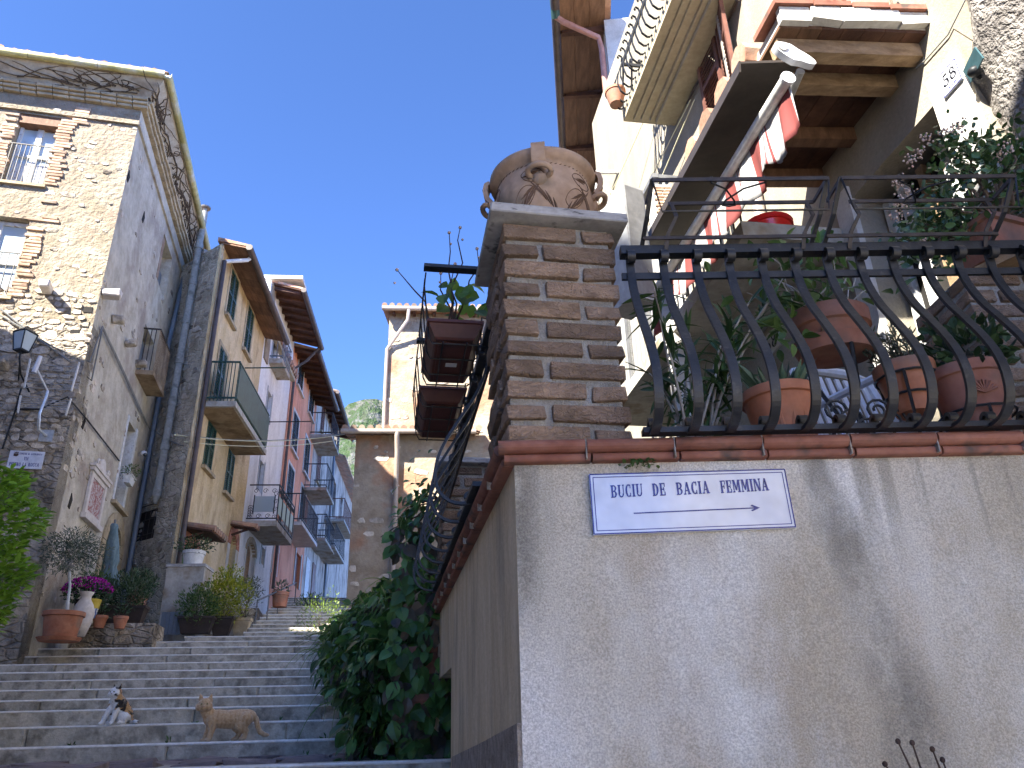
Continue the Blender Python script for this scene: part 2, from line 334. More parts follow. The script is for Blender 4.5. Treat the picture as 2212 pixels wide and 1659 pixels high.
mt['vinepurple'] = leafm('purple vine leaves', (.045, .045, .034), (.09, .07, .05))
mt['laurel'] = leafm('laurel leaves', (.13, .27, .022), (.24, .42, .05), .4); mt['laurelo'] = leafo('laurel leaf', (.14, .29, .025), (.26, .44, .055), .4)
mt['olive'] = leafm('olive leaves', (.06, .085, .055), (.115, .14, .10), .15)
mt['oleander'] = leafo('oleander leaf', (.03, .075, .022), (.065, .125, .04), .25)
mt['jade'] = leafo('jade leaf', (.05, .105, .035), (.10, .17, .06), .1, .3)
mt['sage'] = leafo('soft green leaf', (.07, .14, .03), (.13, .21, .06), .35)
mt['lemon'] = leafo('rounded green leaf', (.09, .19, .03), (.15, .27, .05), .4)
mt['aloe'] = leafo('aloe leaf', (.05, .10, .06), (.10, .16, .10), .05)
mt['darkgreen'] = leafm('dark shrub leaves', (.025, .055, .022), (.055, .10, .038), .2)
mt['midgreen'] = leafm('shrub leaves', (.05, .105, .025), (.10, .17, .045), .3)
mt['yelgreen'] = leafm('yellow green shrub', (.20, .25, .02), (.36, .36, .03), .35)
mt['ferngreen'] = leafm('feathery green', (.12, .20, .025), (.20, .28, .045), .4)
# ================================================================== RIGHT: terrace wall, pillar, railings
T = Fr((0, 2.15), 88.5, 1)          # front of the terrace wall
TS = Fr((0, 2.15), -9.7, -1)        # side of the terrace wall along the steps
H = Fr(-unit(-99.5) * 3.0, -9.5, -1)  # house facade behind the terrace
Z_T = 2.37

def wall_material():
    m = bpy.data.materials.new('stained roughcast'); m.use_nodes = True; t = m.node_tree; N = t.nodes; L = t.links; B = N['Principled BSDF']
    B.inputs['Roughness'].default_value = .92; B.inputs['Specular IOR Level'].default_value = .2
    g = N.new('ShaderNodeNewGeometry'); sp = N.new('ShaderNodeSeparateXYZ'); L.new(g.outputs['Position'], sp.inputs[0])
    def nz(scale, det=6, zs=1.0, rough=.6):
        mp = N.new('ShaderNodeMapping'); mp.inputs['Scale'].default_value = (1, 1, zs); L.new(g.outputs['Position'], mp.inputs[0])
        x = N.new('ShaderNodeTexNoise'); x.inputs['Scale'].default_value = scale; x.inputs['Detail'].default_value = det; x.inputs['Roughness'].default_value = rough
        L.new(mp.outputs[0], x.inputs['Vector']); return x.outputs['Fac']
    def mth(op, a, b=None, c=None):
        x = N.new('ShaderNodeMath'); x.operation = op
        for i, v in enumerate((a, b, c)):
            if v is None: continue
            if isinstance(v, (int, float)): x.inputs[i].default_value = v
            else: L.new(v, x.inputs[i])
        return x.outputs[0]
    def sstep(v, a, b):
        x = N.new('ShaderNodeMapRange'); x.interpolation_type = 'SMOOTHSTEP'; x.inputs[1].default_value = a; x.inputs[2].default_value = b; L.new(v, x.inputs[0]); return x.outputs[0]
    def mix(f, a, b, mode='MIX'):
        x = N.new('ShaderNodeMix'); x.data_type = 'RGBA'; x.blend_type = mode
        if isinstance(f, float): x.inputs[0].default_value = f
        else: L.new(f, x.inputs[0])
        for i, v in ((6, a), (7, b)):
            if isinstance(v, tuple): x.inputs[i].default_value = col(v)
            else: L.new(v, x.inputs[i])
        return x.outputs[2]
    big = nz(1.9, 5, .6); med = nz(6, 6, .55)
    c = mix(sstep(big, .40, .60), (.47, .415, .315), (.60, .56, .475))
    c = mix(mth('MULTIPLY', sstep(nz(3.4, 6, .5), .44, .66), .75), c, (.74, .73, .69))
    c = mix(mth('MULTIPLY', sstep(nz(3.0, 6, .35), .46, .70), .6), c, (.42, .335, .23))
    X, Z = sp.outputs[0], sp.outputs[2]; drop = mth('SUBTRACT', 2.33, Z)
    wob = mth('MULTIPLY', mth('SUBTRACT', nz(2.4, 4, .5), .5), .35)
    # broad damp streak running down from the coping
    xc = mth('ADD', mth('MULTIPLY_ADD', drop, .11, .915), wob); wd = mth('MULTIPLY_ADD', drop, .15, .05)
    d = mth('DIVIDE', mth('ABSOLUTE', mth('SUBTRACT', X, xc)), wd)
    k = mth('MULTIPLY', mth('SUBTRACT', 1.0, sstep(d, .25, 1.1)), sstep(med, .26, .62))
    k = mth('MULTIPLY', k, mth('SUBTRACT', 1.0, sstep(drop, .75, 1.5)))
    c = mix(mth('MULTIPLY', k, .80), c, (.22, .205, .17))
    # second fainter streak further right and the damp corner
    d2_ = mth('DIVIDE', mth('ABSOLUTE', mth('SUBTRACT', X, mth('MULTIPLY_ADD', wob, 1.3, 1.42))), .10)
    c = mix(mth('MULTIPLY', mth('MULTIPLY', mth('SUBTRACT', 1.0, sstep(d2_, .2, 1.2)), sstep(nz(5, 5, .5), .45, .65)), .35), c, (.32, .295, .245))
    e = mth('ADD', mth('MULTIPLY', X, 9.0), mth('MULTIPLY', wob, 1.6))
    kc = mth('MULTIPLY', mth('SUBTRACT', 1.0, sstep(e, .15, .95)), mth('SUBTRACT', 1.0, sstep(drop, .28, .62)))
    c = mix(mth('MULTIPLY', mth('MULTIPLY', kc, sstep(med, .25, .55)), .9), c, (.24, .225, .19))
    # pale lime bloom low on the corner
    kw = mth('MULTIPLY', mth('SUBTRACT', 1.0, sstep(e, .4, 2.6)), sstep(drop, .34, .75))
    c = mix(mth('MULTIPLY', kw, .75), c, (.72, .70, .67))
    # drips below the coping and a few hairline cracks
    dr = mth('MULTIPLY', sstep(nz(16, 4, .035), .52, .66), mth('SUBTRACT', 1.0, sstep(mth('ADD', drop, mth('MULTIPLY', wob, .8)), .05, .42)))
    c = mix(mth('MULTIPLY', dr, .6), c, (.27, .25, .205))
    vo = N.new('ShaderNodeTexVoronoi'); vo.feature = 'DISTANCE_TO_EDGE'; vo.inputs['Scale'].default_value = 1.7
    wv = N.new('ShaderNodeVectorMath'); wv.operation = 'ADD'; L.new(g.outputs['Position'], wv.inputs[0])
    nv = N.new('ShaderNodeTexNoise'); nv.inputs['Scale'].default_value = 5; nv.inputs['Detail'].default_value = 4; L.new(g.outputs['Position'], nv.inputs['Vector'])
    ns = N.new('ShaderNodeVectorMath'); ns.operation = 'SCALE'; ns.inputs['Scale'].default_value = .35; L.new(nv.outputs['Color'], ns.inputs[0]); L.new(ns.outputs[0], wv.inputs[1]); L.new(wv.outputs[0], vo.inputs['Vector'])
    ck = mth('MULTIPLY', mth('SUBTRACT', 1.0, sstep(vo.outputs['Distance'], .0015, .006)), sstep(nz(1.6, 3), .52, .58))
    c = mix(mth('MULTIPLY', ck, .7), c, (.20, .18, .15))
    c = mix(1.0, c, mix(sstep(nz(190, 3, 1, .7), .30, .70), (.66, .66, .66), (1.16, 1.16, 1.16)), 'MULTIPLY')
    c = mix(mth('MULTIPLY', sstep(nz(95, 2, 1), .62, .72), .5), c, (.20, .18, .155))
    L.new(c, B.inputs['Base Color'])
    bp = N.new('ShaderNodeBump'); bp.inputs['Strength'].default_value = .75; bp.inputs['Distance'].default_value = .006
    L.new(mth('ADD', nz(150, 4), mth('MULTIPLY', nz(11, 4), 1.2)), bp.inputs['Height']); L.new(bp.outputs[0], B.inputs['Normal'])
    return m
mt['roughcast'] = wall_material()
mt['sidewall'] = M('streaked ochre plaster', (.50, .395, .25), (.66, .555, .385), 5, bump=.5, bscale=80, bdist=.006, streak=4, cc=(.32, .265, .19), ccs=4.5, cct=(.50, .70))
mt['dado'] = M('grey pebbled render', (.22, .185, .155), (.38, .33, .28), 20, bump=1.0, bscale=110, bdist=.012)

tw = thing('terrace_wall', 'stained cream roughcast terrace wall with terracotta coping on the right', 'wall', (1.2, 2.3, 0))
A_ = T.p(3.4, 0, 0); Bp = TS.p(4.35, 0, 0); Cn = T.p(0, 0, 0); inn = T.p(.27, -.3, 0)
Mb().prism([Cn, A_, A_ - T.n * .3, inn], -.4, 2.318).build('front_face', mt['roughcast'], tw)
# side wall with a small recessed opening
def wall_holes(F, s0, s1, z0, z1, holes, depth=.25, thick=None):
    """wall face with rectangular (or arched) openings and their reveals: holes (s0,s1,z0,z1[,rise])"""
    mb = Mb(); S = sorted({s0, s1} | {h[0] for h in holes} | {h[1] for h in holes}); Zs = sorted({z0, z1} | {h[2] for h in holes} | {h[3] for h in holes})
    S = [x for x in S if s0 <= x <= s1]; Zs = [x for x in Zs if z0 <= x <= z1]
    for i in range(len(S) - 1):
        for j in range(len(Zs) - 1):
            a, b, c, d = S[i], S[i + 1], Zs[j], Zs[j + 1]; m, n = (a + b) / 2, (c + d) / 2
            if any(h[0] < m < h[1] and h[2] < n < h[3] for h in holes): continue
            mb.add([F.p(a, 0, c), F.p(b, 0, c), F.p(b, 0, d), F.p(a, 0, d)], [(0, 1, 2, 3)])
    for h in holes:
        a, b, c, d = h[:4]; rise = h[4] if len(h) > 4 else 0
        if not rise: loop = [(a, c), (b, c), (b, d), (a, d)]
        else:
            n = 12; arc = [((a + b) / 2 + (b - a) / 2 * math.cos(math.pi * k / n), d - rise + rise * math.sin(math.pi * k / n)) for k in range(n + 1)]
            loop = [(a, c), (b, c)] + arc
            for k in range(n):      # spandrels
                p, q = arc[k], arc[k + 1]
                mb.add([F.p(p[0], 0, p[1]), F.p(q[0], 0, q[1]), F.p(q[0], 0, d), F.p(p[0], 0, d)], [(0, 1, 2, 3)])
        for k in range(len(loop)):
            p, q = loop[k], loop[(k + 1) % len(loop)]
            mb.add([F.p(p[0], 0, p[1]), F.p(q[0], 0, q[1]), F.p(q[0], -depth, q[1]), F.p(p[0], -depth, p[1])], [(0, 1, 2, 3)])
        mb.add([F.p(q[0], -depth, q[1]) for q in loop], [tuple(range(len(loop)))])
    if thick:
        mb.add([F.p(s0, 0, z0), F.p(s1, 0, z0), F.p(s1, -thick, z0), F.p(s0, -thick, z0), F.p(s0, 0, z1), F.p(s1, 0, z1), F.p(s1, -thick, z1), F.p(s0, -thick, z1)],
               [(0, 1, 2, 3), (7, 6, 5, 4), (1, 5, 6, 2), (2, 6, 7, 3), (3, 7, 4, 0)])
    return mb
n0, n1 = TS.at(c7(815, 1200))[0], TS.at(c7(742, 1200))[0]; nz1 = TS.at(c7(780, 1150))[1]
wall_holes(TS, 0, 4.35, -.4, 2.318, [(n0, n1, 0.2, nz1)], .22, .3).build('side_face', mt['sidewall'], tw)
q0, q1, q2 = TS.at(c7(1220, 1415)), TS.at(c7(1000, 1520)), TS.at(c7(830, 1600))
Mb().fprism(TS, [(0.003, -.4), (0.003, q0[1]), q1, q2, (q2[0] + .05, -.4)], -.02, .012).build('dado', mt['dado'], tw)
nb = Mb(); nb.fb(TS, n0 + .06, n1 - .12, -.2, -.16, .25, nz1 - .12); nb.build('niche_door', mt['bluegreen'], tw)
pp = TS.at(c7(715, 1345)); Mb().tube([TS.p(pp[0], .03, -.4), TS.p(pp[0], .03, pp[1] - .03), TS.p(pp[0], .03, pp[1])], [.018, .018, .024]).build('pipe', mt['zinc'], tw, True)
# coping: bullnose tiles over a flat band, one object per tile
def cop_mesh(name, L, r, proj, h):
    mb = Mb(); pr = [(-.30, 0), (-.30, h)] + [(proj - r + r * math.sin(math.pi * k / 8), h / 2 + h / 2 * math.cos(math.pi * k / 8)) for k in range(9)]
    n = len(pr); a = [Vector((0, q[0], q[1])) for q in pr]; b = [Vector((L, q[0], q[1])) for q in pr]
    mb.add(a + b, [tuple(range(n)), tuple(range(2 * n - 1, n - 1, -1))] + [(i, (i + 1) % n, n + (i + 1) % n, n + i) for i in range(n)])
    return mesh_of(name, mb, mt['coping'])
cu, cl = cop_mesh('coping_tile', .252, .026, .055, .040), cop_mesh('band_tile', .252, .008, .034, .024)
cu_s, cl_s = cop_mesh('coping_tile_side', .252, .026, .058, .040), cop_mesh('band_tile_side', .252, .008, .036, .024)
mfix = lambda F, a, o, z: F.mat(a, o, z)
for k in range(13):
    j = random.uniform(-.0015, .0015)
    piece('coping_tile', cu, mfix(T, -.046 + k * .258, j, 2.3395 + j), tw); piece('band_tile', cl, mfix(T, -.03 + k * .258, j, 2.314), tw)
for k in range(17):
    j = random.uniform(-.0015, .0015)
    piece('coping_tile', cu_s, mfix(TS, .0 + k * .258, j, 2.3375 + j), tw); piece('band_tile', cl_s, mfix(TS, .012 + k * .258, j, 2.3130), tw)
# grout joints between the coping tiles
gj = Mb()
for k in range(1, 14): gj.fb(T, -.053 + k * .258 + .002, -.046 + k * .258 - .001, -.28, .046, 2.316, 2.377)
for k in range(1, 18): gj.fb(TS, -.006 + k * .258 + .001, .0 + k * .258 - .0005, -.28, .048, 2.316, 2.376)
gj.build('joint_mortar', mt['mortar'], tw)
# a weed in the joint above the sign
# terrace floor slab behind the wall
struct(Mb().prism([inn + Vector((.05, .05, 0)), T.p(2.35, -.31, 0), H.p(2.35, 0, 0), H.p(9.6, 0, 0), TS.p(4.35, -.31, 0)], 2.15, 2.30).build('terrace_floor', mt['ground']))

# ---------------------------------------------------------------- brick pillars
PF = Fr((-.018, 2.162), 80.4, 1)
def brick_pillar(F, z0, label, courses=11, w=.386, dep=.39, cap=True, org=None):
    t = thing('brick_pillar', label, 'pillar', F.p(w / 2, -dep / 2, z0)); ph = .0735; bh = .050
    Mb().fb(F, .014, w - .014, -dep + .014, -.014, z0, z0 + courses * ph).build('mortar_core', mt['mortar'], t)
    me = {}
    for i, L in enumerate((.247, .112, .25, .118)):
        for v in range(2): me[(L, v)] = block_mesh('brick', L, .11, bh, .0026, mt['pbrick'], .006, i * 7 + v)
    def put(a0, a1, o0, o1, zc, L):
        M_ = F.mat((a0 + a1) / 2, (o0 + o1) / 2, zc + random.uniform(-.002, .002)) @ Matrix.Rotation(random.uniform(-.006, .006), 4, 'Y')
        k = random.choice([q for q in me if abs(q[0] - L) < .02]); sx = (a1 - a0) / k[0]; sy = abs(o1 - o0) / .11
        piece('brick', me[k], M_ @ Matrix.Diagonal((sx, sy, 1, 1)), t)
    def puts(o0, o1, a0, a1, zc, L):     # brick whose length runs back along o
        M_ = F.mat((a0 + a1) / 2, (o0 + o1) / 2, zc + random.uniform(-.002, .002)) @ Matrix.Rotation(math.pi / 2, 4, 'Z')
        k = random.choice([q for q in me if abs(q[0] - L) < .02])
        piece('brick', me[k], M_ @ Matrix.Diagonal((abs(o1 - o0) / k[0], (a1 - a0) / .11, 1, 1)), t)
    for c in range(courses):
        zc = z0 + (c + .5) * ph; e = random.uniform(-.004, .004); f = .003
        if (courses - 1 - c) % 2 == 0:
            put(0, .25 + e, -.108, f + random.uniform(0, .006), zc, .25); put(.275 + e, w, -.108, random.uniform(0, .006), zc, .115)
            puts(-.13, -dep, -random.uniform(0, .006), .105, zc, .25); puts(-.13, -dep, w - .105, w + .002, zc, .25)
        else:
            put(0, .115 + e, -.108, f + random.uniform(0, .006), zc, .115); put(.14 + e, w, -.108, random.uniform(0, .006), zc, .25)
            puts(-.13, -.25, -random.uniform(0, .006), .105, zc, .115); puts(-.275, -dep, -.003, .105, zc, .115); puts(-.13, -dep, w - .105, w + .002, zc, .25)
    zt = z0 + courses * ph
    if cap:
        cm = block_mesh('cap_stone', w + .09, dep + .10, .036, .004, mt['cap'], .002, 3)
        piece('cap_stone', cm, F.mat(w / 2, -dep / 2 + .005, zt + .0195) @ Matrix.Rotation(rad(1.0), 4, 'Y'), t)
    return t, zt + .04
pil, Z_CAP = brick_pillar(PF, 2.381, 'brown brick pillar at the wall corner carrying the big clay urn')
PF2 = Fr(TS.p(2.62, .02, 0), 80.4, 1)
brick_pillar(PF2, 2.381, 'shaded brick pillar at the far end of the side railing', 11)

# ---------------------------------------------------------------- clay urn on the pillar
uc = PF.p(.193, -.195, Z_CAP + .002)
urn = thing('clay_urn', 'big weathered clay urn with ring handles and carved leaves on the brick pillar', 'urn', uc)
prof = [(.10, 0), (.120, .0), (.158, .045), (.180, .10), (.188, .15), (.187, .195), (.180, .23), (.174, .250), (.173, .258), (.186, .266), (.199, .276), (.204, .288), (.203, .302), (.192, .310), (.170, .308), (.155, .295), (.158, .25), (.168, .18), (.15, .06), (.09, .02)]
Mb().lathe(uc, prof, 48).build('body', mt['clay'], urn, 2)
def R_at(z):
    for (r0, z0), (r1, z1) in zip(prof[1:11], prof[2:12]):
        if z0 <= z <= z1: return r0 + (r1 - r0) * (z - z0) / max(z1 - z0, 1e-6)
    return .18
for k in range(4):
    a = rad(-96 + 90 * k); dv = Vector((math.cos(a), math.sin(a), 0)); tv = Vector((-dv.y, dv.x, 0))
    strap = Mb(); strap.bar([uc + dv * r + Vector((0, 0, z)) for r, z in ((.202, .306), (.216, .300), (.222, .272), (.214, .235), (.198, .212))], tv, .05, .018)
    sp_ = strap.build('handle_strap', mt['clay'], urn, True)
    ring = Mb(); c0 = uc + dv * .205 + Vector((0, 0, .188)); n_ = 18
    pts = [c0 + tv * (.042 * math.cos(2 * math.pi * q / n_)) + (dv * .8 + Vector((0, 0, .25))) * (.036 * math.sin(2 * math.pi * q / n_)) for q in range(n_ + 1)]
    ring.tube(pts, .0105, 8, False); ring.ball(uc + dv * .178 + Vector((0, 0, .170)), .030, 8, 6); ring.build('ring_handle', mt['clay'], urn, 2)
inc = Mb()
def stroke(a0, z0, a1, z1, wd):
    n = 5; P = []
    for i in range(n + 1):
        f = i / n; a = a0 + (a1 - a0) * f; z = z0 + (z1 - z0) * f; r = R_at(z) + .0008
        P.append(uc + Vector((math.cos(a) * r, math.sin(a) * r, z)))
    inc.tube(P, [max(.0006, wd * math.sin(math.pi * min(max(i / n, .04), .96))) for i in range(n + 1)], 4)
def outline(a, z, la, lz, rot):
    n = 20; P = []
    for i in range(n + 1):
        th = 2 * math.pi * i / n; x, y = la * math.cos(th), lz * math.sin(th) * abs(math.sin(th)) ** .4
        aa = a + x * math.cos(rot) - y * math.sin(rot) / .18 * .18; zz = z + (x * .18) * math.sin(rot) + y * math.cos(rot)
        zz = min(max(zz, .02), .24); r = R_at(zz) + .0004; P.append(uc + Vector((math.cos(aa) * r, math.sin(aa) * r, zz)))
    inc.tube(P, .0016, 4, False)
for base in (-70, -10, 50, 110, 170, 230):
    b = rad(base)
    for s_ in (-1, 1):
        for q in range(4): stroke(b + s_ * rad(4 + q * 5), .035 + .016 * q, b + s_ * rad(12 + q * 9), .095 + .026 * q, .0048)
    outline(b + rad(16), .11, .24, .04, .4); outline(b + rad(26), .195, .24, .034, -.15)
    for q in range(3): stroke(b + rad(10 + 4 * q), .10 + .012 * q, b + rad(24 + 3 * q), .125 + .01 * q, .0036); stroke(b + rad(14 + 4 * q), .192 + .006 * q, b + rad(30 + 3 * q), .188 + .01 * q, .0036)
for q in range(60):
    a = 2 * math.pi * q / 60; stroke(a, .246, a + .07, .254, .0022)
inc.build('carved_leaves', mt['claydark'], urn)

# ---------------------------------------------------------------- lettering (slab serif glyphs)
def arcp(cx, cy, rx, ry, a0, a1, tk, th, n=14):
    o = [(cx + rx * math.cos(rad(a0 + (a1 - a0) * i / n)), cy + ry * math.sin(rad(a0 + (a1 - a0) * i / n))) for i in range(n + 1)]
    i_ = [(cx + (rx - tk) * math.cos(rad(a0 + (a1 - a0) * i / n)), cy + (ry - th) * math.sin(rad(a0 + (a1 - a0) * i / n))) for i in range(n + 1)]
    return [[o[k], o[k + 1], i_[k + 1], i_[k]] for k in range(n)]
def rc(x0, y0, x1, y1): return [[(x0, y0), (x1, y0), (x1, y1), (x0, y1)]]
def stem(x, t=.22, top=True, bot=True):
    r = rc(x, 0, x + t, 1)
    if bot: r += rc(x - .07, 0, x + t + .07, .08)
    if top: r += rc(x - .07, .92, x + t + .07, 1)
    return r
GL = {
 'I': (.42, stem(.1)), 'D': (.82, stem(.08) + arcp(.30, .5, .46, .5, -90, 90, .22, .08)), 'L': (.72, stem(.08) + rc(.1, 0, .66, .09) + rc(.57, 0, .66, .32)),
 'B': (.80, stem(.08) + arcp(.36, .74, .36, .26, -90, 90, .2, .08) + arcp(.36, .27, .40, .27, -90, 90, .21, .08) + rc(.2, .46, .4, .54) + rc(.2, .92, .4, 1) + rc(.2, 0, .4, .08)),
 'P': (.76, stem(.08) + arcp(.34, .72, .38, .28, -90, 90, .2, .08) + rc(.2, .44, .36, .52) + rc(.2, .92, .36, 1)),
 'R': (.84, stem(.08) + arcp(.34, .74, .36, .26, -90, 90, .2, .08) + rc(.2, .48, .36, .56) + rc(.2, .92, .36, 1) + [[(.36, .5), (.58, .5), (.80, .06), (.58, .06)]] + rc(.56, 0, .84, .08)),
 'U': (.88, rc(.1, .3, .32, 1) + rc(.03, .92, .40, 1) + rc(.68, .3, .76, 1) + rc(.60, .92, .84, 1) + arcp(.43, .3, .33, .31, 180, 360, .15, .10)),
 'C': (.78, arcp(.42, .5, .38, .51, 55, 305, .22, .08) + rc(.60, .68, .69, 1.0) + rc(.60, 0, .69, .32)),
 'O': (.86, arcp(.42, .5, .38, .51, 0, 360, .2, .08, 24)), 'E': (.74, stem(.08) + rc(.2, .92, .68, 1) + rc(.2, 0, .68, .08) + rc(.2, .46, .56, .54) + rc(.59, .7, .68, 1) + rc(.59, 0, .68, .3) + rc(.48, .34, .56, .66)),
 'F': (.70, stem(.08) + rc(.2, .92, .66, 1) + rc(.2, .46, .54, .54) + rc(.57, .68, .66, 1) + rc(.46, .34, .54, .66)),
 'A': (.90, [[(.40, 1), (.50, 1), (.20, 0), (.11, 0)], [(.38, 1), (.56, 1), (.82, 0), (.58, 0)]] + rc(.24, .28, .68, .36) + rc(.02, 0, .30, .08) + rc(.52, 0, .90, .08)),
 'M': (1.06, rc(.10, 0, .19, 1) + rc(.74, 0, .96, 1) + rc(.02, 0, .28, .08) + rc(.66, 0, 1.04, .08) + rc(.02, .92, .2, 1) + rc(.8, .92, 1.04, 1) + [[(.10, 1), (.34, 1), (.55, .15), (.44, .15)], [(.44, .15), (.55, .15), (.82, 1), (.72, 1)]]),
 'N': (.94, rc(.10, 0, .19, 1) + rc(.74, 0, .83, 1) + rc(.02, 0, .28, .08) + rc(.65, .92, .92, 1) + rc(.02, .92, .2, 1) + [[(.10, 1), (.34, 1), (.83, 0), (.60, 0)]]),
 'T': (.80, stem(.29) + rc(.05, .92, .75, 1) + rc(.05, .70, .13, 1) + rc(.67, .70, .75, 1)), 'V': (.88, [[(.12, 1), (.36, 1), (.52, .0), (.40, .0)], [(.40, 0), (.50, 0), (.78, 1), (.69, 1)]] + rc(.02, .92, .44, 1) + rc(.60, .92, .88, 1)),
 '5': (.62, arcp(.26, .31, .29, .32, -140, 120, .15, .07, 18) + [[(.12, .45), (.20, .45), (.20, 1), (.12, 1)]] + rc(.12, .88, .52, 1) + arcp(.06, .16, .09, .1, 0, 360, .089, .099, 10)),
 '8': (.66, arcp(.31, .27, .29, .28, 0, 360, .14, .07, 20) + arcp(.31, .76, .24, .24, 0, 360, .11, .06, 20)), ' ': (.55, []), '-': (.5, rc(.05, .42, .42, .52))}
def text(mb, F, s, z, h, string, o, dirn=1, sx=1.0, gap=.10, slope=0.0, th=.0016):
    x = 0
    for ch in string:
        wd, polys = GL[ch]
        for k, p in enumerate(polys):
            e = th * (1 + .07 * (k % 5))
            mb.fprism(F, [(s + dirn * (x + a) * h * sx, z + slope * (x + a) * h + b * h) for a, b in p], o, o + e)
        x += wd + gap
    return x * h * sx
def textw(string, h, sx=1, gap=.10): return sum(GL[c][0] + gap for c in string) * h * sx

# ---------------------------------------------------------------- the ceramic direction sign
sg = [T.at(p) for p in ((1270, 1027), (1690, 1017), (1718, 1142), (1283, 1158))]
s0, s1, z0, z1 = .216, .790, 2.104, 2.280
tl = .004
sign = thing('ceramic_sign', 'white glazed ceramic sign with blue lettering and arrow on the terrace wall', 'sign', T.p((s0 + s1) / 2, .01, z0))
Mb().fprism(T, [(s0, z0 - tl), (s1, z0 + tl), (s1 - .002, z1 + tl * .5), (s0 - .002, z1 - tl * .5)], .002, .016).build('tile', mt['enamel'], sign)
fr_ = Mb()
def strip(a, b, wd, o0=.0165, o1=.0176):
    d = Vector((b[0] - a[0], b[1] - a[1])); n_ = Vector((-d.y, d.x)).normalized() * wd / 2
    fr_.fprism(T, [(a[0] - n_.x, a[1] - n_.y), (b[0] - n_.x, b[1] - n_.y), (b[0] + n_.x, b[1] + n_.y), (a[0] + n_.x, a[1] + n_.y)], o0, o1)
cs = [(s0 + .0015, z0 - tl + .002), (s1 - .0015, z0 + tl + .002), (s1 - .0035, z1 + tl * .5 - .002), (s0 + .0005, z1 - tl * .5 - .002)]
for k in range(4): strip(cs[k], cs[(k + 1) % 4], .0034, .0163, .0172 + .0002 * k)
ins = [(cs[0][0] + .009, cs[0][1] + .009), (cs[1][0] - .009, cs[1][1] + .009), (cs[2][0] - .009, cs[2][1] - .009), (cs[3][0] + .009, cs[3][1] - .009)]
for k in range(4): strip(ins[k], ins[(k + 1) % 4], .0022, .0163, .0170 + .0002 * k)
fr_.build('blue_border', mt['blue'], sign)
full = textw('BUCIU DE BACIA FEMMINA', .040, .64, .11); tot = .49
x = s0 + .056
for wd_, st_ in (('BUCIU', .058), ('DE', .178), ('BACIA', .247), ('FEMMINA', .375)):
    wt = {'BUCIU': .094, 'DE': .040, 'BACIA': .098, 'FEMMINA': .142}[wd_]
    nat = textw(wd_, .037, 1, .07)
    tx = Mb(); text(tx, T, s0 + st_, 2.205 + (st_ - .05) * .022, .037, wd_, .0164, 1, wt / nat, .07, .022); tx.build('lettered_word', mt['blue'], sign)

ar = Mb(); ya, yb = 2.159, 2.167
ar.fprism(T, [(s0 + .118, ya - .0016), (s0 + .475, yb - .0016), (s0 + .475, yb + .0016), (s0 + .118, ya + .0016)], .0164, .0178)
for sg_ in (-1, 1): ar.fprism(T, [(s0 + .458, yb + sg_ * .0095), (s0 + .480, yb), (s0 + .468, yb), (s0 + .454, yb + sg_ * .0065)][::sg_], .0164, .0182)
ar.build('arrow', mt['blue'], sign)

# ---------------------------------------------------------------- belly iron railings
def curl(c, r0, a0, turns, n=14, shrink=.55):
    return [(c[0] + r0 * (1 - shrink * i / n) * math.cos(a0 + turns * 2 * math.pi * i / n), c[1] + r0 * (1 - shrink * i / n) * math.sin(a0 + turns * 2 * math.pi * i / n)) for i in range(n + 1)]
def baluster_profile():
    top = curl((-.012 + .021, 3.025), .021, math.pi, -.9, 14, .35)     # starts at the stem, rolls outward
    top = [(a, b) for a, b in top][::-1]
    mid = [(-.012, 3.0), (-.012, 2.965), (.004, 2.90), (.040, 2.815), (.095, 2.725), (.148, 2.635), (.180, 2.56), (.190, 2.49), (.176, 2.43), (.140, 2.395), (.10, 2.383)]
    bot = [(.06, 2.386), (.044, 2.402), (.048, 2.418), (.064, 2.424), (.076, 2.414), (.074, 2.402)]
    pts = top + mid + bot; out = []
    for i in range(len(pts) - 1):        # subdivide the smooth section
        p0, p1_, p2, p3 = pts[max(i - 1, 0)], pts[i], pts[i + 1], pts[min(i + 2, len(pts) - 1)]
        for k in range(4):
            t_ = k / 4; out.append(tuple(.5 * ((2 * p1_[j]) + (-p0[j] + p2[j]) * t_ + (2 * p0[j] - 5 * p1_[j] + 4 * p2[j] - p3[j]) * t_ ** 2 + (-p0[j] + 3 * p1_[j] - 3 * p2[j] + p3[j]) * t_ ** 3) for j in (0, 1)))
    return out + [pts[-1]]
BPROF = baluster_profile()
bal_me = mesh_of('baluster', Mb().bar([(0, a, b) for a, b in BPROF], (1, 0, 0), .026, .011), mt['iron'], False)
def railing(F, name, label, sa, sb, spacing, first, bme=None):
    t = thing(name, label, 'railing', F.p((sa + sb) / 2, 0, Z_T))
    Mb().fb(F, sa, sb, -.028, .010, 3.040, 3.072).build('top_rail', mt['iron'], t)
    Mb().fb(F, sa, sb, -.030, -.018, 2.958, 2.982).build('middle_rail', mt['iron'], t)
    Mb().fb(F, sa, sb, .035, .075, 2.3815, 2.398).build('bottom_rail', mt['iron'], t)
    s = first
    while s < sb - .02:
        piece('baluster', bme or bal_me, F.mat(s, 0, 0) @ Matrix.Rotation(random.uniform(-.012, .012), 4, 'Z'), t); s += spacing
    return t
fr_rail = railing(T, 'iron_railing', 'black belly railing with scrolled bars along the front of the terrace', .375, 3.3, .1105, .405)
sd_rail = railing(TS, 'iron_railing', 'black belly railing along the side of the terrace above the steps', .43, 2.64, .27, .66, mesh_of('baluster', Mb().bar([(0, a, b) for a, b in BPROF], (1, 0, 0), .016, .011), mt['iron']))
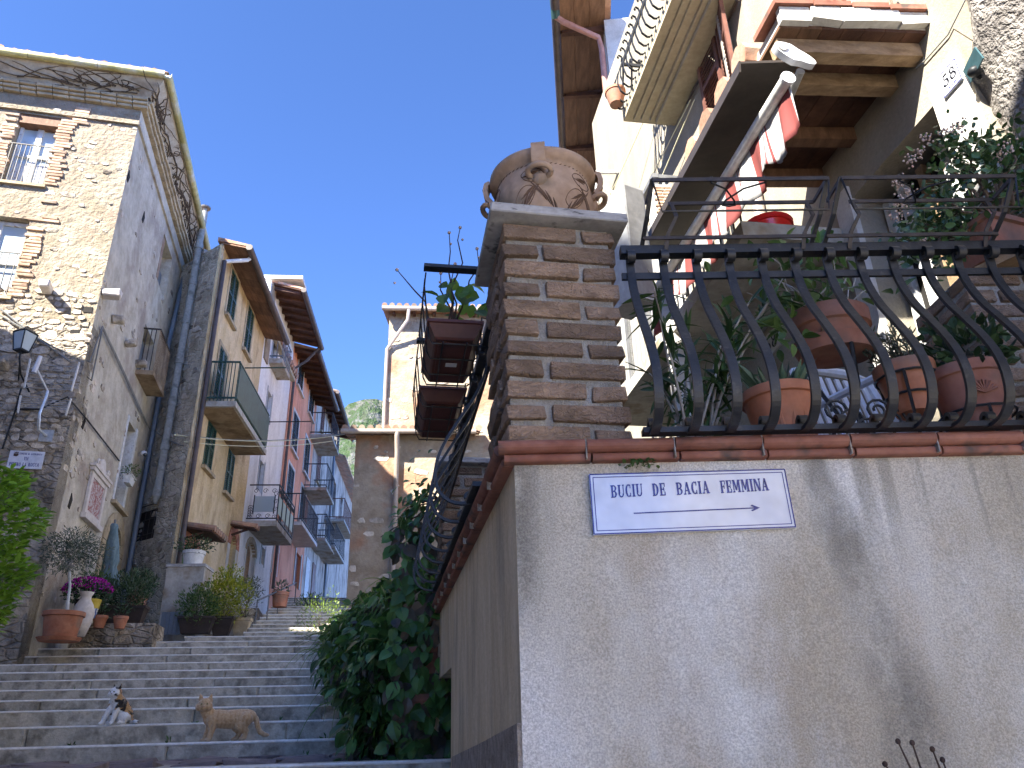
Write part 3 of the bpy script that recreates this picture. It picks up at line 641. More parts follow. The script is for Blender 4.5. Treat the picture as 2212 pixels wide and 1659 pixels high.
# flat flower box brackets standing on the front rail
def bracket(s, label):
    t = thing('flower_box_bracket', label, 'bracket', T.p(s + .3, .08, 3.07), 'empty flower box brackets')
    P = lambda a, o, z: T.p(s + a, o, z)
    zt, zb = 3.215, 3.085
    for nm, o, z, a0, a1, wd in (('front_bar', .165, zt, .0, .575, .014), ('rear_bar', .045, zt - .002, .075, .57, .013), ('bottom_bar', .03, zb, -.02, .56, .013)):
        Mb().bar([P(a0, o, z), P(a1, o, z)], (0, 0, 1), wd, .006).build(nm, mt['ironbrown'], t)
    Mb().tube([P(0, .165, zt), P(.02, .16, zb + .01), P(.555, .16, zb + .01), P(.575, .165, zt)], .0035, 6).build('wire', mt['iron'], t)
    for a in (.0, .572):
        Mb().bar([P(a, .165, zt + .003), P(a, .045, zt + .001)], (0, 0, 1), .013, .006).build('end_bar', mt['ironbrown'], t)
        Mb().bar([P(a, .165, zt + .006), P(a - .012, .09, 3.13), P(a - .02, .0, 3.073), P(a - .02, -.02, 3.05)], T.u, .014, .007).build('leg', mt['iron'], t)
    for a in (.085, .545):
        Mb().bar([P(a, .045, zt - .003), P(a + .01, .052, zt - .06), P(a - .02, .03, 3.10), P(a - .03, .012, 3.045)], T.u, .013, .006).build('strut', mt['ironbrown'], t)
    for a, m_ in ((.19, 1), (.37, -1)):
        pts = [P(a - m_ * .00, .165, zt)] + [P(a + m_ * (.02 * math.sin(q * .5) - .012), .163, zt + .001 + .012 * math.sin(q * .9)) for q in range(1, 6)] + [P(a + m_ * .06, .12, zt - .002), P(a + m_ * .105, .06, zt - .003), P(a + m_ * .112, .045, zt - .012), P(a + m_ * .09, .046, zt - .016)]
        Mb().tube(pts, .0032, 6).build('scroll_wire', mt['iron'], t, True)
    return t
bracket(.468, 'empty flat iron flower box bracket nearest the brick pillar')
bracket(1.085, 'empty flat iron flower box bracket in front of the jade plant')
# red brown plastic flower boxes in wire cradles on the side railing
def side_box(s, ln, zb, label, sticker=False):
    t = thing('flower_box', label, 'flower box', TS.p(s + ln / 2, .15, zb), 'plastic boxes hung on the side railing')
    def ring(ins, z, o0=.035, o1=.235): return [TS.p(s + ins, o0 + ins, z), TS.p(s + ln - ins, o0 + ins, z), TS.p(s + ln - ins, o1 - ins, z), TS.p(s + ins, o1 - ins, z)]
    mb = Mb(); rs = [ring(.03, zb), ring(.022, zb + .008), ring(.0, zb + .055), ring(-.008, zb + .058), ring(-.008, zb + .07), ring(.004, zb + .07), ring(.02, zb + .03)]
    mb.add([v for r in rs for v in r], [(0, 1, 2, 3), (24, 25, 26, 27)] + [(i * 4 + k, i * 4 + (k + 1) % 4, (i + 1) * 4 + (k + 1) % 4, (i + 1) * 4 + k) for i in range(6) for k in range(4)])
    mb.build('box', mt['plasticred'], t)
    Mb().fb(TS, s + .05, s + ln - .05, .075, .195, zb - .006, zb + .002).build('base_panel', mt['plasticred'], t)
    Mb().fb(TS, s + .02, s + ln - .02, .055, .215, zb + .045, zb + .055).build('soil', mt['soil'], t)
    if sticker: Mb().fb(TS, s + ln * .48, s + ln * .55, .11, .155, zb - .0085, zb - .0062).build('sticker', mt['whiteplastic'], t)
    cr = Mb(); e = .012
    for a in (s + .04, s + ln * .38, s + ln * .7, s + ln - .03):
        cr.tube([TS.p(a, .0, 3.07), TS.p(a, .03, 3.075), TS.p(a, .035, zb + .0), TS.p(a, .05, zb - e), TS.p(a, .22, zb - e), TS.p(a, .235, zb + .02), TS.p(a, .255, zb + .24), TS.p(a, .25, zb + .30)], .0035, 6)
    for o, z in ((.255, zb + .24), (.24, zb + .07)): cr.tube([TS.p(s - .01, o, z), TS.p(s + ln + .01, o, z)], .0035, 6)
    for z_ in (zb - e,):
        for o in (.09, .18): cr.tube([TS.p(s + .02, o, z_ - .002), TS.p(s + ln - .02, o, z_ - .002)], .003, 6)
    cr.build('wire_cradle', mt['iron'], t)
    Mb().fb(TS, s - .02, s + .02, .0, .26, zb + .292, zb + .306).build('hook_bar', mt['iron'], t)
    return t
side_box(.44, .45, 2.965, 'dark red plastic flower box with a white sticker, nearest the pillar', True)
side_box(1.06, .50, 2.965, 'dark red plastic flower box with no sticker, further along the side railing')

# ================================================================== RIGHT HOUSE behind the terrace
hs = thing('cream_house', 'sunlit cream stucco house with porch and balconies behind the terrace', 'house', H.p(5, 0, 2.3))
DN, DF, DZ = 2.93, 3.80, 4.83
WIN = (5.03, 5.50, 6.75, 8.15)
wall_holes(H, 2.66, 9.3, 2.0, 10.6, [(DN, DF, 2.3, DZ), WIN, (6.9, 7.7, 4.2, 6.1)], .32, 5.0).build('wall', mt['cream'], hs)
# rough rock and masonry where the house ends
rk = Mb(); n_, m_ = 20, 46
for i in range(n_):
    for j in range(m_):
        s_ = 2.69 - i * .16; z_ = 2.0 + j * .25
        e = .05 + .30 * noise.noise(Vector((s_ * 1.7, z_ * 1.5, 3))) + .10 * noise.noise(Vector((s_ * 5, z_ * 5, 9))) + (.0 if i else -.1)
        rk.v.append(H.p(s_ + .06 * noise.noise(Vector((s_ * 4, z_ * 3, 1))), max(e, -.08 if i else -.2), z_))
rk.f = [(i * m_ + j, (i + 1) * m_ + j, (i + 1) * m_ + j + 1, i * m_ + j + 1) for i in range(n_ - 1) for j in range(m_ - 1)]
tag(rk.build('rock_wall', mt['rock'], None, 2, org=H.p(1.5, 0, 2)), 'rough grey rock face beside the house number plate', 'rock')
# entrance: pale reveal, framed glass door
dj = Mb(); dj.fb(H, DF - .002, DF + .16, -.02, .025, 2.3, DZ + .1); dj.build('door_jamb', mt['offwhite'], hs)
dj = Mb(); dj.fb(H, DN - .25, DN + .0, -.02, .02, 2.3, 4.98); dj.build('door_jamb', mt['offwhite'], hs)
door = Mb().fb(H, DN + .03, DF - .03, -.30, -.24, 2.32, DZ - .04).build('door', mt['dark'], hs)
for a in (DN + .03, DN + .22, DN + .43, DN + .62, DF - .09):
    Mb().fb(H, a, a + .06, -.25, -.19, 2.32, DZ - .06).build('door_stile', mt['whitepaint'] if int(a * 100) % 2 else mt['woodlight'], door)
# porch roof over the entrance
PS0, PS1, PW = 2.80, 4.15, .95
def pz(o): return 5.27 - .10 * o
for k in range(7):
    o0 = .006 + k * .134
    Mb().sprism(H, [(o0, pz(o0)), (o0 + .130, pz(o0 + .13)), (o0 + .130, pz(o0 + .13) + .024), (o0, pz(o0) + .024)], PS0 + .03, PS1).build('soffit_board', mt['wood' if k > 4 else 'wooddark'], hs)  # inner boards in darker wood, painting in the shade under the porch
for i_, a in enumerate((PS0 + .10, PS0 + .34, PS0 + .8, PS0 + 1.22)):
    Mb().sprism(H, [(.004, pz(0) - .105), (PW - .03, pz(PW) - .10), (PW - .02, pz(PW) - .002), (.004, pz(0) - .003)], a, a + .085).build('porch_beam', mt['woodlight' if i_ < 2 else 'wood'], hs)  # farther beams coloured darker to stand in for the porch shade
Mb().sprism(H, [(.003, pz(0) + .026), (PW - .02, pz(PW) + .026), (PW - .02, pz(PW) + .10), (.003, pz(0) + .11)], PS0 + .03, PS1 + .02).build('porch_slab', mt['offwhite'], hs)
for k in range(5):      # chipped render along the near edge
    o0, o1 = k * .19 + .003, (k + 1) * .19; j0, j1 = random.uniform(-.02, .012), random.uniform(-.02, .012)
    Mb().sprism(H, [(o0, pz(o0) + .028 + j0), (o1 - .004, pz(o1) + .028 + j1), (o1 - .002, pz(o1) + .115), (o0, pz(o0) + .12)], PS0 - .02 + random.uniform(-.01, .01), PS0 + .028).build('edge_render', mt['offwhite'], hs)
for k in range(4):
    tm = Mb().sprism(H, [(.01 + k * .245, pz(.0 + k * .245) + .126), (.245 + k * .245, pz(.245 + k * .245) + .118), (.245 + k * .245, pz(.245 + k * .245) + .155), (.01 + k * .245, pz(k * .245) + .163)], PS0 - .035, PS0 + .24)
    tm.build('edge_tile', mt['coping'], hs)
for k in range(4):
    for r in range(4):
        tm = Mb(); a0 = PS0 + .26 + k * .27
        tm.tube([H.p(a0 + .13, r * .25, pz(r * .25) + .12), H.p(a0 + .13, r * .25 + .26, pz(r * .25 + .26) + .135)], [.09, .10], 8); tm.build('roof_tile', mt['roof'], hs)
# clay leaf ornament and bird on the porch roof
orn = thing('clay_ornament', 'orange clay leaf ornament standing on the porch roof', 'ornament', H.p(PS0 + .06, .62, pz(.6) + .16))
for k in range(9):
    a = rad(-62 + 15.5 * k); L_ = .20 + .05 * math.sin(k * 2.1); b = H.p(PS0 + .06, .62, pz(.6) + .15)
    dv = H.n * math.sin(a) * -1 + Vector((0, 0, math.cos(a)))
    Mb().tube([b + dv * .02, b + dv * L_ * .5 + H.u * .01, b + dv * L_ * .85 - H.u * .01, b + dv * L_], [.014, .028, .02, .004], 6).build('leaf', mt['terracotta'], orn, True)
brd = Mb(); b = H.p(PS0 + .06, .14, pz(.1) + .42); brd.tube([b, b + Vector((0, 0, .05)) + H.n * .02, b + Vector((0, 0, .13)), b + Vector((0, 0, .16)) + H.n * .05], [.015, .05, .035, .008], 8); brd.tube([b, b - Vector((0, 0, .26))], .006, 5)
tag(brd.build('clay_bird', mt['terradark'], None, True, org=b - Vector((0, 0, .26))), 'small brown clay bird on a wire at the top edge', 'ornament')
# downpipe, cables, shutters on the facade
ds = H.at((1585, 100))[0]
dp = Mb(); dp.tube([H.p(ds, .07, 4.9), H.p(ds, .07, 10.5)], .052, 12); dpo = dp.build('downpipe', mt['greigepipe'], hs, True)
for z_ in (6.3, 7.2, 8.6): Mb().tube([H.p(ds, .07, z_), H.p(ds, .07, z_ + .025)], .058, 12).build('pipe_clip', mt['greymetal'], dpo)
def shutter(F, a0, a1, z0, z1, o, mat, name='shutter', parent=None, ang=0, slats=14, bars=True):
    """louvred shutter leaf, hinged at a0 and turned outward by ang"""
    t = Mb(); w_ = a1 - a0; ca, sa = math.cos(rad(ang)), math.sin(rad(ang)); fw = min(.055, abs(w_) * .18); sg_ = 1 if w_ > 0 else -1
    def P(x, y, z): return F.p(a0 + x * ca * sg_ , o + x * sa + y, z)
    def bx(x0, x1, y0, y1, za, zb): t.box([P(x0, y0, za), P(x1, y0, za), P(x1, y1, za), P(x0, y1, za), P(x0, y0, zb), P(x1, y0, zb), P(x1, y1, zb), P(x0, y1, zb)])
    W = abs(w_); bx(0, fw, 0, .04, z0, z1); bx(W - fw, W, 0, .04, z0, z1)
    for za in (z0, (z0 + z1) / 2 - fw / 2, z1 - fw): bx(fw, W - fw, .001, .039, za, za + fw)
    n = slats; hgt = (z1 - z0 - 2 * fw) / n
    for k in range(n):
        za = z0 + fw + k * hgt
        t.box([P(fw, .032, za), P(W - fw, .032, za), P(W - fw, .038, za + .006), P(fw, .038, za + .006), P(fw, .004, za + hgt * .95), P(W - fw, .004, za + hgt * .95), P(W - fw, .012, za + hgt * 1.0), P(fw, .012, za + hgt * 1.0)])
    return t.build(name, mat, parent)
shutter(H, 5.03, 4.62, 6.75, 8.15, .012, mt['brownpaint'], 'shutter', hs, 18, 26)
shutter(H, 5.50, 5.06, 6.76, 8.14, .015, mt['brownpaint'], 'shutter', hs, 0, 26)
Mb().fb(H, 5.06, 5.47, -.28, -.24, 6.78, 8.1).build('window', mt['glass'], hs)
# upper balcony: moulded slab and belly railing
BS0, BS1, BW, BZ = 4.35, 6.46, .54, 7.93
bal = Mb().fb(H, BS0, BS1, .002, BW, BZ, BZ + .12).build('balcony_slab', mt['creamtrim'], hs)
for i_, (o0, o1, dz) in enumerate(((.0, BW - .10, .03), (.0, BW - .17, .06), (.0, BW - .26, .10), (0, BW - .31, .16))):
    Mb().fb(H, BS0 + .05 + .04 * i_, BS1 - .05 - .04 * i_, .003 + .001 * i_, o1, BZ - dz, BZ - dz + (.029 if i_ < 2 else .05)).build('moulding', mt['creamtrim'], bal)
bp2 = [(.04, .12), (.05, .16), (.07, .13), (.10, .125), (.15, .17), (.175, .27), (.165, .38), (.13, .52), (.06, .70), (.02, .84), (.0, .90), (.01, .95), (.04, .97), (.06, .94), (.045, .92)]
b2me = mesh_of('balcony_bar', Mb().bar([(0, a, b) for a, b in bp2], (1, 0, 0), .022, .009), mt['iron'])
for k in range(19): piece('balcony_bar', b2me, H.mat(BS0 + .04 + k * .112, BW - .05, BZ), bal)
HE = Fr(H.p(BS1 - .05, BW - .02, 0), -99.5 + 180, -1)
for k in range(5): piece('balcony_bar', b2me, HE.mat(.04 + k * .105, 0, BZ), bal)
Mb().fb(H, BS0, BS1 - .02, BW - .055, BW - .03, BZ + .82, BZ + .86).build('balcony_rail', mt['iron'], bal)
Mb().fb(H, BS1 - .06, BS1 - .035, .02, BW - .056, BZ + .82, BZ + .86).build('balcony_rail', mt['iron'], bal)
tp = thing('balcony_pot', 'terracotta pot hanging in a ring on the upper balcony railing', 'pot', H.p(BS1 - .08, BW + .10, BZ + .12))
Mb().lathe(H.p(BS1 - .10, BW + .10, BZ + .14), [(.07, 0), (.075, 0), (.11, .16), (.12, .165), (.12, .20), (.105, .20), (.09, .10), (.05, .09)], 20).build('pot', mt['terracotta'], tp, True)
# lower balcony with grey metal railing, reached past the awning
lb = Mb().fb(H, 3.95, 7.4, .002, .75, 4.57, 4.69).build('balcony_slab', mt['concrete'], hs)
for a in (5.37, 5.9, 6.5, 7.1, 7.38): Mb().fb(H, a - .025, a + .025, .70, .745, 4.69, 6.20).build('balcony_post', mt['greymetal'], lb)
Mb().fb(H, 5.34, 7.42, .69, .75, 6.20, 6.245).build('balcony_rail', mt['greymetal'], lb)
Mb().fb(H, 5.36, 7.40, .70, .74, 5.95, 5.98).build('balcony_rail', mt['greymetal'], lb)
for k in range(17): Mb().fb(H, 5.44 + k * .115, 5.46 + k * .115, .712, .732, 4.69, 5.95).build('balcony_bar', mt['lightmetal'], lb)
for k in range(6): Mb().fb(H, 5.355, 5.375, .08 + k * .11, .10 + k * .11, 4.69, 6.2).build('balcony_bar', mt['lightmetal'], lb)
for k in range(12): Mb().tube([H.p(4.0 + k * .11, .72, 4.69), H.p(4.0 + k * .11, .72, 5.15)], .008, 5).build('low_bar', mt['iron'], lb)
Mb().fb(H, 3.97, 5.33, .71, .735, 5.15, 5.175).build('balcony_rail', mt['iron'], lb)
Mb().fb(H, 5.345, 5.385, .0, .69, 6.2, 6.24).build('balcony_rail', mt['greymetal'], lb)
shutter(H, 6.9, 6.45, 4.25, 6.05, .012, mt['brownpaint'], 'shutter', hs, 25, 26)
# clothes airing frame and ropes
cf = thing('clothes_airer', 'white tubular clothes airer beyond the clay urn', 'clothes airer', H.p(7.6, .5, 5.2))
fp = [atY((1288, 440), 8.9), atY((1290, 372), 8.9), atY((1420, 370), 8.3)]
Mb().tube(fp, .035, 10).build('frame_tube', mt['whitemetal'], cf, True)
Mb().tube([atY((1291, 395), 8.9), atY((1330, 420), 8.6)], .022, 8).build('brace', mt['whitemetal'], cf, True)
Mb().tube([fp[0], fp[0] - Vector((0, 0, 2.4))], .035, 10).build('post', mt['whitemetal'], cf, True)
for i_, (p_, q_, Y0, Y1) in enumerate((((1500, 215), (1372, 500), 6.0, 7.8), ((1492, 215), (1330, 520), 6.1, 8.4), ((1440, 150), (1250, 560), 6.6, 9.4))):
    A0, B0 = atY(p_, Y0), atY(q_, Y1)
    tag(Mb().tube([A0, (A0 + B0) / 2 - Vector((0, 0, .05)), B0], .006, 5).build('clothes_line', mt['rope'], None, True, org=A0), ('yellow clothes line nearest the awning', 'yellow clothes line in the middle below the cream balcony', 'yellow clothes line nearest the urn')[i_], 'clothes line')
# grey metal cabinet, thin brick chimney
cb = thing('metal_cabinet', 'grey metal cabinet between the urn and the railing', 'cabinet', atY((1365, 470), 4.6))
cp = atY((1370, 440), 4.6)
CF = Fr((cp.x, cp.y), 62, 1)
Mb().fb(CF, -.09, .10, -.3, 0, cp.z - .8, cp.z + .16).build('case', mt['lightmetal'], cb)
Mb().fb(CF, -.075, .085, 0, .008, cp.z - .78, cp.z + .14).build('panel', mt['greymetal'], cb)
cz = atY((1432, 440), 5.6); CH = Fr((cz.x, cz.y), 86, 1)
chm = thing('brick_chimney', 'small sunlit brick stack behind the railing', 'chimney', CH.p(0, -.1, 4.0))
Mb().fb(CH, -.075, .095, -.2, -.012, 3.6, cz.z + .22).build('core', mt['offwhite'], chm)
bm_ = block_mesh('brick', .075, .02, .024, .002, mt['oldbrick'], .001, 5)
for r in range(16):
    for k in range(2): piece('brick', bm_, CH.mat(-.03 + k * .082 + (.02 if r % 2 else 0), -.008, cz.z + .19 - r * .034), chm)

# ---------------------------------------------------------------- awning under the porch eave
mt['hood'] = M('dark brown awning hood', (.030, .024, .020), (.05, .04, .034), 6, rough=.5, bump=.05)
aw = thing('awning', 'rolled awning with white tube and red striped valance under the porch eave', 'awning', H.p(3.9, 1.0, 4.7))
Mb().sprism(H, [(.80, 5.03), (1.17, 4.965), (1.175, 4.98), (.80, 5.05)], 2.92, 4.9).build('hood', mt['hood'], aw)
Mb().sprism(H, [(1.165, 4.985), (1.175, 4.985), (1.185, 4.90), (1.175, 4.90)], 2.92, 4.9).build('hood_lip', mt['hood'], aw)
tb = Mb(); tb.tube([H.p(2.79, 1.0, 4.735), H.p(5.2, 1.0, 4.735)], .036, 14); tb.build('front_tube', mt['whitemetal'], aw, True)
Mb().tube([H.p(2.772, 1.0, 4.735), H.p(2.788, 1.0, 4.735)], .041, 14).build('tube_cap', mt['whiteplastic'], aw)
cc_ = Mb(); n = 18; poly = []
for k in range(n):
    a = 2 * math.pi * k / n; poly.append((.955 + .115 * math.cos(a) * (1 if math.cos(a) > 0 else .9), 4.86 + (.058 - .016 * (math.cos(a) < 0)) * math.sin(a) + .05 * math.cos(a)))
cc_.sprism(H, poly, 2.725, 2.765); cc_.build('end_bracket', mt['whiteplastic'], aw, True)
Mb().tube([H.p(2.715, 1.03, 4.895), H.p(2.727, 1.03, 4.895)], .027, 14).build('bracket_boss', mt['whitemetal'], aw)
Mb().tube([H.p(2.80, .90, 4.82), H.p(3.0, .88, 4.80), H.p(3.25, .86, 4.78)], .024, 10).build('folding_arm', mt['lightmetal'], aw, True)
def stripes():
    m = M('striped awning cloth', (.36, .35, .34), (.43, .42, .41), 6, bump=.05); t = m.node_tree; N = t.nodes; L = t.links
    g = N.new('ShaderNodeNewGeometry'); vm = N.new('ShaderNodeVectorMath'); vm.operation = 'DOT_PRODUCT'; vm.inputs[1].default_value = H.u; L.new(g.outputs['Position'], vm.inputs[0])
    def band(period, lo, hi, off=0.0):
        a = N.new('ShaderNodeMath'); a.operation = 'ADD'; a.inputs[1].default_value = off; L.new(vm.outputs['Value'], a.inputs[0])
        b = N.new('ShaderNodeMath'); b.operation = 'PINGPONG'; b.inputs[1].default_value = period / 2; L.new(a.outputs[0], b.inputs[0])
        c = N.new('ShaderNodeMath'); c.operation = 'LESS_THAN'; c.inputs[1].default_value = hi; L.new(b.outputs[0], c.inputs[0]); return c.outputs[0]
    B = N['Principled BSDF']; old = B.inputs['Base Color'].links[0].from_socket
    x1 = N.new('ShaderNodeMix'); x1.data_type = 'RGBA'; L.new(band(.36, 0, .062), x1.inputs[0]); L.new(old, x1.inputs[6]); x1.inputs[7].default_value = (.17, .04, .036, 1)
    x2 = N.new('ShaderNodeMix'); x2.data_type = 'RGBA'; L.new(band(.36, 0, .006, .14), x2.inputs[0]); L.new(x1.outputs[2], x2.inputs[6]); x2.inputs[7].default_value = (.16, .035, .035, 1)
    x3 = N.new('ShaderNodeMix'); x3.data_type = 'RGBA'; L.new(band(.36, 0, .004, .115), x3.inputs[0]); L.new(x2.outputs[2], x3.inputs[6]); x3.inputs[7].default_value = (.25, .06, .06, 1)
    L.new(x3.outputs[2], B.inputs['Base Color']); return m
va = Mb(); ns = 90; rows = 7
for i in range(ns + 1):
    s_ = 2.80 + (5.18 - 2.80) * i / ns; drop = .29 + .04 * math.sin(s_ * 17.5)
    for j in range(rows):
        f = j / (rows - 1); va.v.append(H.p(s_ + .02 * f * math.sin(s_ * 23), .985 + f * .03 * math.sin(s_ * 26 + 1) + .012 * f * math.sin(s_ * 61), 4.705 - drop * f))
va.f = [(i * rows + j, (i + 1) * rows + j, (i + 1) * rows + j + 1, i * rows + j + 1) for i in range(ns) for j in range(rows - 1)]
vo = va.build('valance', stripes(), aw, 2); md = vo.modifiers.new('thick', 'SOLIDIFY'); md.thickness = .003

# ---------------------------------------------------------------- number plates, solar lamp
pl = thing('number_plate', 'white ceramic house number 58 plate with blue edge on the sunlit wall', 'number plate', H.p(2.76, .02, 4.75))
Mb().fb(H, 2.685, 2.83, .022, .034, 4.765, 4.915).build('tile', mt['enamel'], pl)
eb = Mb()
for a0, a1, b0, b1 in ((2.685, 2.83, 4.765, 4.770), (2.685, 2.83, 4.910, 4.915), (2.685, 2.690, 4.770, 4.910), (2.825, 2.83, 4.770, 4.910)): eb.fb(H, a0, a1, .0343, .0352, b0, b1)
eb.build('blue_edge', mt['blue'], pl)
tx = Mb(); text(tx, H, 2.806, 4.815, .075, '58', .0344, -1, 1.05, .06); tx.build('numerals', mt['blacknum'], pl)
tx = Mb(); text(tx, H, 2.808, 4.785, .010, 'VIA DEL LA ROCCA', .0344, -1, .75, .1); tx.build('small_print', mt['blue'], pl)
lm = thing('solar_lamp', 'small dark blue solar panel lamp beside the number plate', 'lamp', H.p(2.6, .06, 4.72))
sl_ = Mb(); LA, LB = H.p(2.655, .03, 4.745), H.p(2.49, .09, 4.735)
sl_.bar([LA, LB], Vector((0, .25, 1)), .11, .008); sl_.build('panel', mt['bluegreen'], lm)
Mb().ball(H.p(2.58, .06, 4.70), .035, 10, 6, (1, 1, .8)).build('lamp_head', mt['blackpaint'], lm, True)
Mb().tube([H.p(2.59, .06, 4.70), H.p(2.61, .0, 4.70)], .012, 6).build('arm', mt['blackpaint'], lm)
sp58 = H.at((1672, 738))
p2_ = thing('number_plate', 'small number 58 tile in the shade behind the oleander', 'number plate', H.p(sp58[0], .01, sp58[1] - .1))
Mb().fprism(H, [(sp58[0] + a, sp58[1] + b) for a, b in ((-.16, -.09), (.16, -.09), (.19, 0), (.16, .09), (-.16, .09), (-.19, 0))], .003, .018).build('tile', mt['offwhite'], p2_)
tx = Mb(); text(tx, H, sp58[0] + .10, sp58[1] - .06, .12, '58', .0185, -1, 1.1, .08); tx.build('numerals', mt['blacknum'], p2_)
# cable on the facade
cw = Mb(); cpts = [H.at(d4(*q)) for q in ((1820, 0), (1700, 240), (1540, 420), (1480, 470))]
cw.tube([H.p(a, .012, z) for a, z in cpts], .005, 5)
tag(cw.build('cable', mt['cablegrey'], None, org=H.p(cpts[0][0], 0, cpts[0][1])), 'thin grey cable looping down the cream wall to the porch', 'cable')
wc = Mb(); wcp = [H.at(q) for q in (d3(1640, 0), d3(1210, 860))]
wc.tube([H.p(wcp[0][0], .03, wcp[0][1]), H.p(wcp[1][0], .03, wcp[1][1])], .012, 6)
tag(wc.build('cable', mt['brownpipe'], None, org=H.p(wcp[0][0], 0, wcp[0][1])), 'straight brown cable running along the cream wall past the downpipe', 'cable')

# ================================================================== HOUSE BEYOND with deep wooden eave
g0 = atY((1217, 290), 12.0); G = Fr((g0.x, g0.y), 4.8, -1); GZ = g0.z
gh = thing('eaved_house', 'house beyond the cream one with a deep brown boarded eave', 'house', G.p(0, -1, 4))
wall_holes(G.sub(0, -.78), -2.6, 5, 2.5, GZ + .05, [], .2, 5).build('wall', mt['offwhite'], gh)
for k in range(6):
    a = -3.9 + k * 1.45
    for j in range(3): Mb().sprism(G.sub(0), [(-.80 + j * .262, GZ + .10 - .05 * j * .26), (-.80 + j * .262 + .255, GZ + .09 - .05 * j * .26), (-.80 + j * .262 + .255, GZ + .115 - .05 * j * .26), (-.80 + j * .262, GZ + .125 - .05 * j * .26)], a + .06, a + 1.45).build('soffit_board', mt['wood'], gh)
    Mb().sprism(G, [(-.80, GZ - .04), (-.06, GZ + .0), (-.06, GZ + .085), (-.80, GZ + .095)], a - .01, a + .07).build('rafter', mt['wooddark'], gh)
Mb().sprism(G, [(-.9, GZ + .13), (.04, GZ + .12), (.04, GZ + .16), (-.9, GZ + .35)], -3.95, 5.0).build('roof', mt['roof'], gh)
Mb().tube([G.p(-3.95, .03, GZ + .08), G.p(5.0, .03, GZ + .08)], .075, 12).build('gutter', mt['brownpipe'], gh, True)
pk = [G.p(-2.8, .02, GZ), G.p(-2.78, -.1, GZ - .12), G.p(-2.6, -.66, GZ - .35), G.p(-2.55, -.70, GZ - .55), G.p(-2.55, -.70, 3)]
Mb().tube(pk, .05, 10).build('downpipe', mt['pinkpipe'], gh, True)
Mb().tube([G.p(-3.2, .05, GZ + .35), G.p(-2.78, .03, GZ - .02)], .075, 10).build('gutter_outlet', mt['slategreen'], gh, True)
gb = Mb().fb(G, 1.0, 3.2, -.78, -.1, GZ - 4.4, GZ - 4.3).build('balcony_slab', mt['concrete'], gh)
for k in range(7):
    c0 = G.p(1.0 + .33 * k + .16, -.12, GZ - 3.55)
    Mb().tube([c0 + G.u * (.14 * math.cos(q * .5)) * (1 - q / 22) + Vector((0, 0, .14 * math.sin(q * .5))) * (1 - q / 22) for q in range(18)], .012, 5).build('scroll', mt['ironbrown'], gb)
Mb().fb(G, 1.0, 3.2, -.14, -.10, GZ - 3.36, GZ - 3.33).build('balcony_rail', mt['ironbrown'], gb)
Mb().fb(G, 1.0, 3.2, -.14, -.10, GZ - 3.76, GZ - 3.73).build('balcony_rail', mt['ironbrown'], gb)
# ================================================================== GROUND AND STEPS
mt['bounce_paving'] = M('pale bounce paving', (.50, .45, .38), (.62, .57, .50), 3, bump=.3, bscale=40)  # unseen paving, added and kept pale to bounce sunlight into the shade
struct(Mb().add([(-400, -400, -.12), (400, -400, -.12), (400, 900, -.12), (-400, 900, -.12)], [(0, 1, 2, 3)]).build('ground', mt['ground']))
struct(Mb().prism([(-30, -40), (40, -40), (40, 2.1), (-30, 2.1)], -.1, .0).build('bounce_paving', mt['bounce_paving']))
YN = [1657.5, 1603, 1560.8, 1527.4, 1504.6, 1483.5, 1464, 1446.6, 1430, 1413, 1397.3, 1385, 1374.4, 1365.7]
RN = [5.1, 7.2, 8.1, 8.85, 9.7, 10.5, 11.25, 11.95, 12.6, 13.15, 13.65, 14.2, 14.8, 15.45]
NOSE = []
for y_, r_ in zip(YN, RN): NOSE.append(atR((450, y_), r_))
for k in range(14, 26):
    a = rad(-20.7); R_ = 15.45 + (k - 13) * .62; z_ = NOSE[13].z + (k - 13) * .148; NOSE.append(Vector((R_ * math.sin(a), R_ * math.cos(a), z_)))
low = []
for k in range(1, 11): low.append(NOSE[0] + Vector((.12, -.36 * k, -.146 * k)))
st = Mb(); su, sn = unit(80), unit(170)       # steps run along su, face sn
steps = thing('x', 'x', 'x', (0, 0, 0)); bpy.data.objects.remove(steps)
base = Mb()
def right_edge(y): return -(y - 5.5) * .262 if y < 14.5 else -3.15 - (y - 14.6) * .22
def left_edge(k, y):
    if k < 10: return -12.5
    if k == 10: return -7.9
    if k == 11: return -6.1
    if k == 12: return -5.75
    return -5.05 - (y - 14.6) * .22
SF = []
for k, p in enumerate(low[::-1] + NOSE): SF.append((k - 10, p))
for i_, (k, p) in enumerate(SF):
    f = Fr((p.x, p.y), 80, 1)
    nxt = SF[i_ + 1][1] if i_ + 1 < len(SF) else p - sn * 8
    dep = (p - nxt).dot(sn) + .12
    if i_ + 1 == len(SF): dep = 8
    xl, xr = left_edge(k, p.y), right_edge(p.y)
    if k < 1: xr = min(xr, -.30)
    a, b = (xl - p.x) / su.x, (xr - p.x) / su.x
    base.fb(f, a, b, -dep, -.30, p.z - .5, p.z - .006)
stairs = struct(base.build('stairs', mt['steps']))
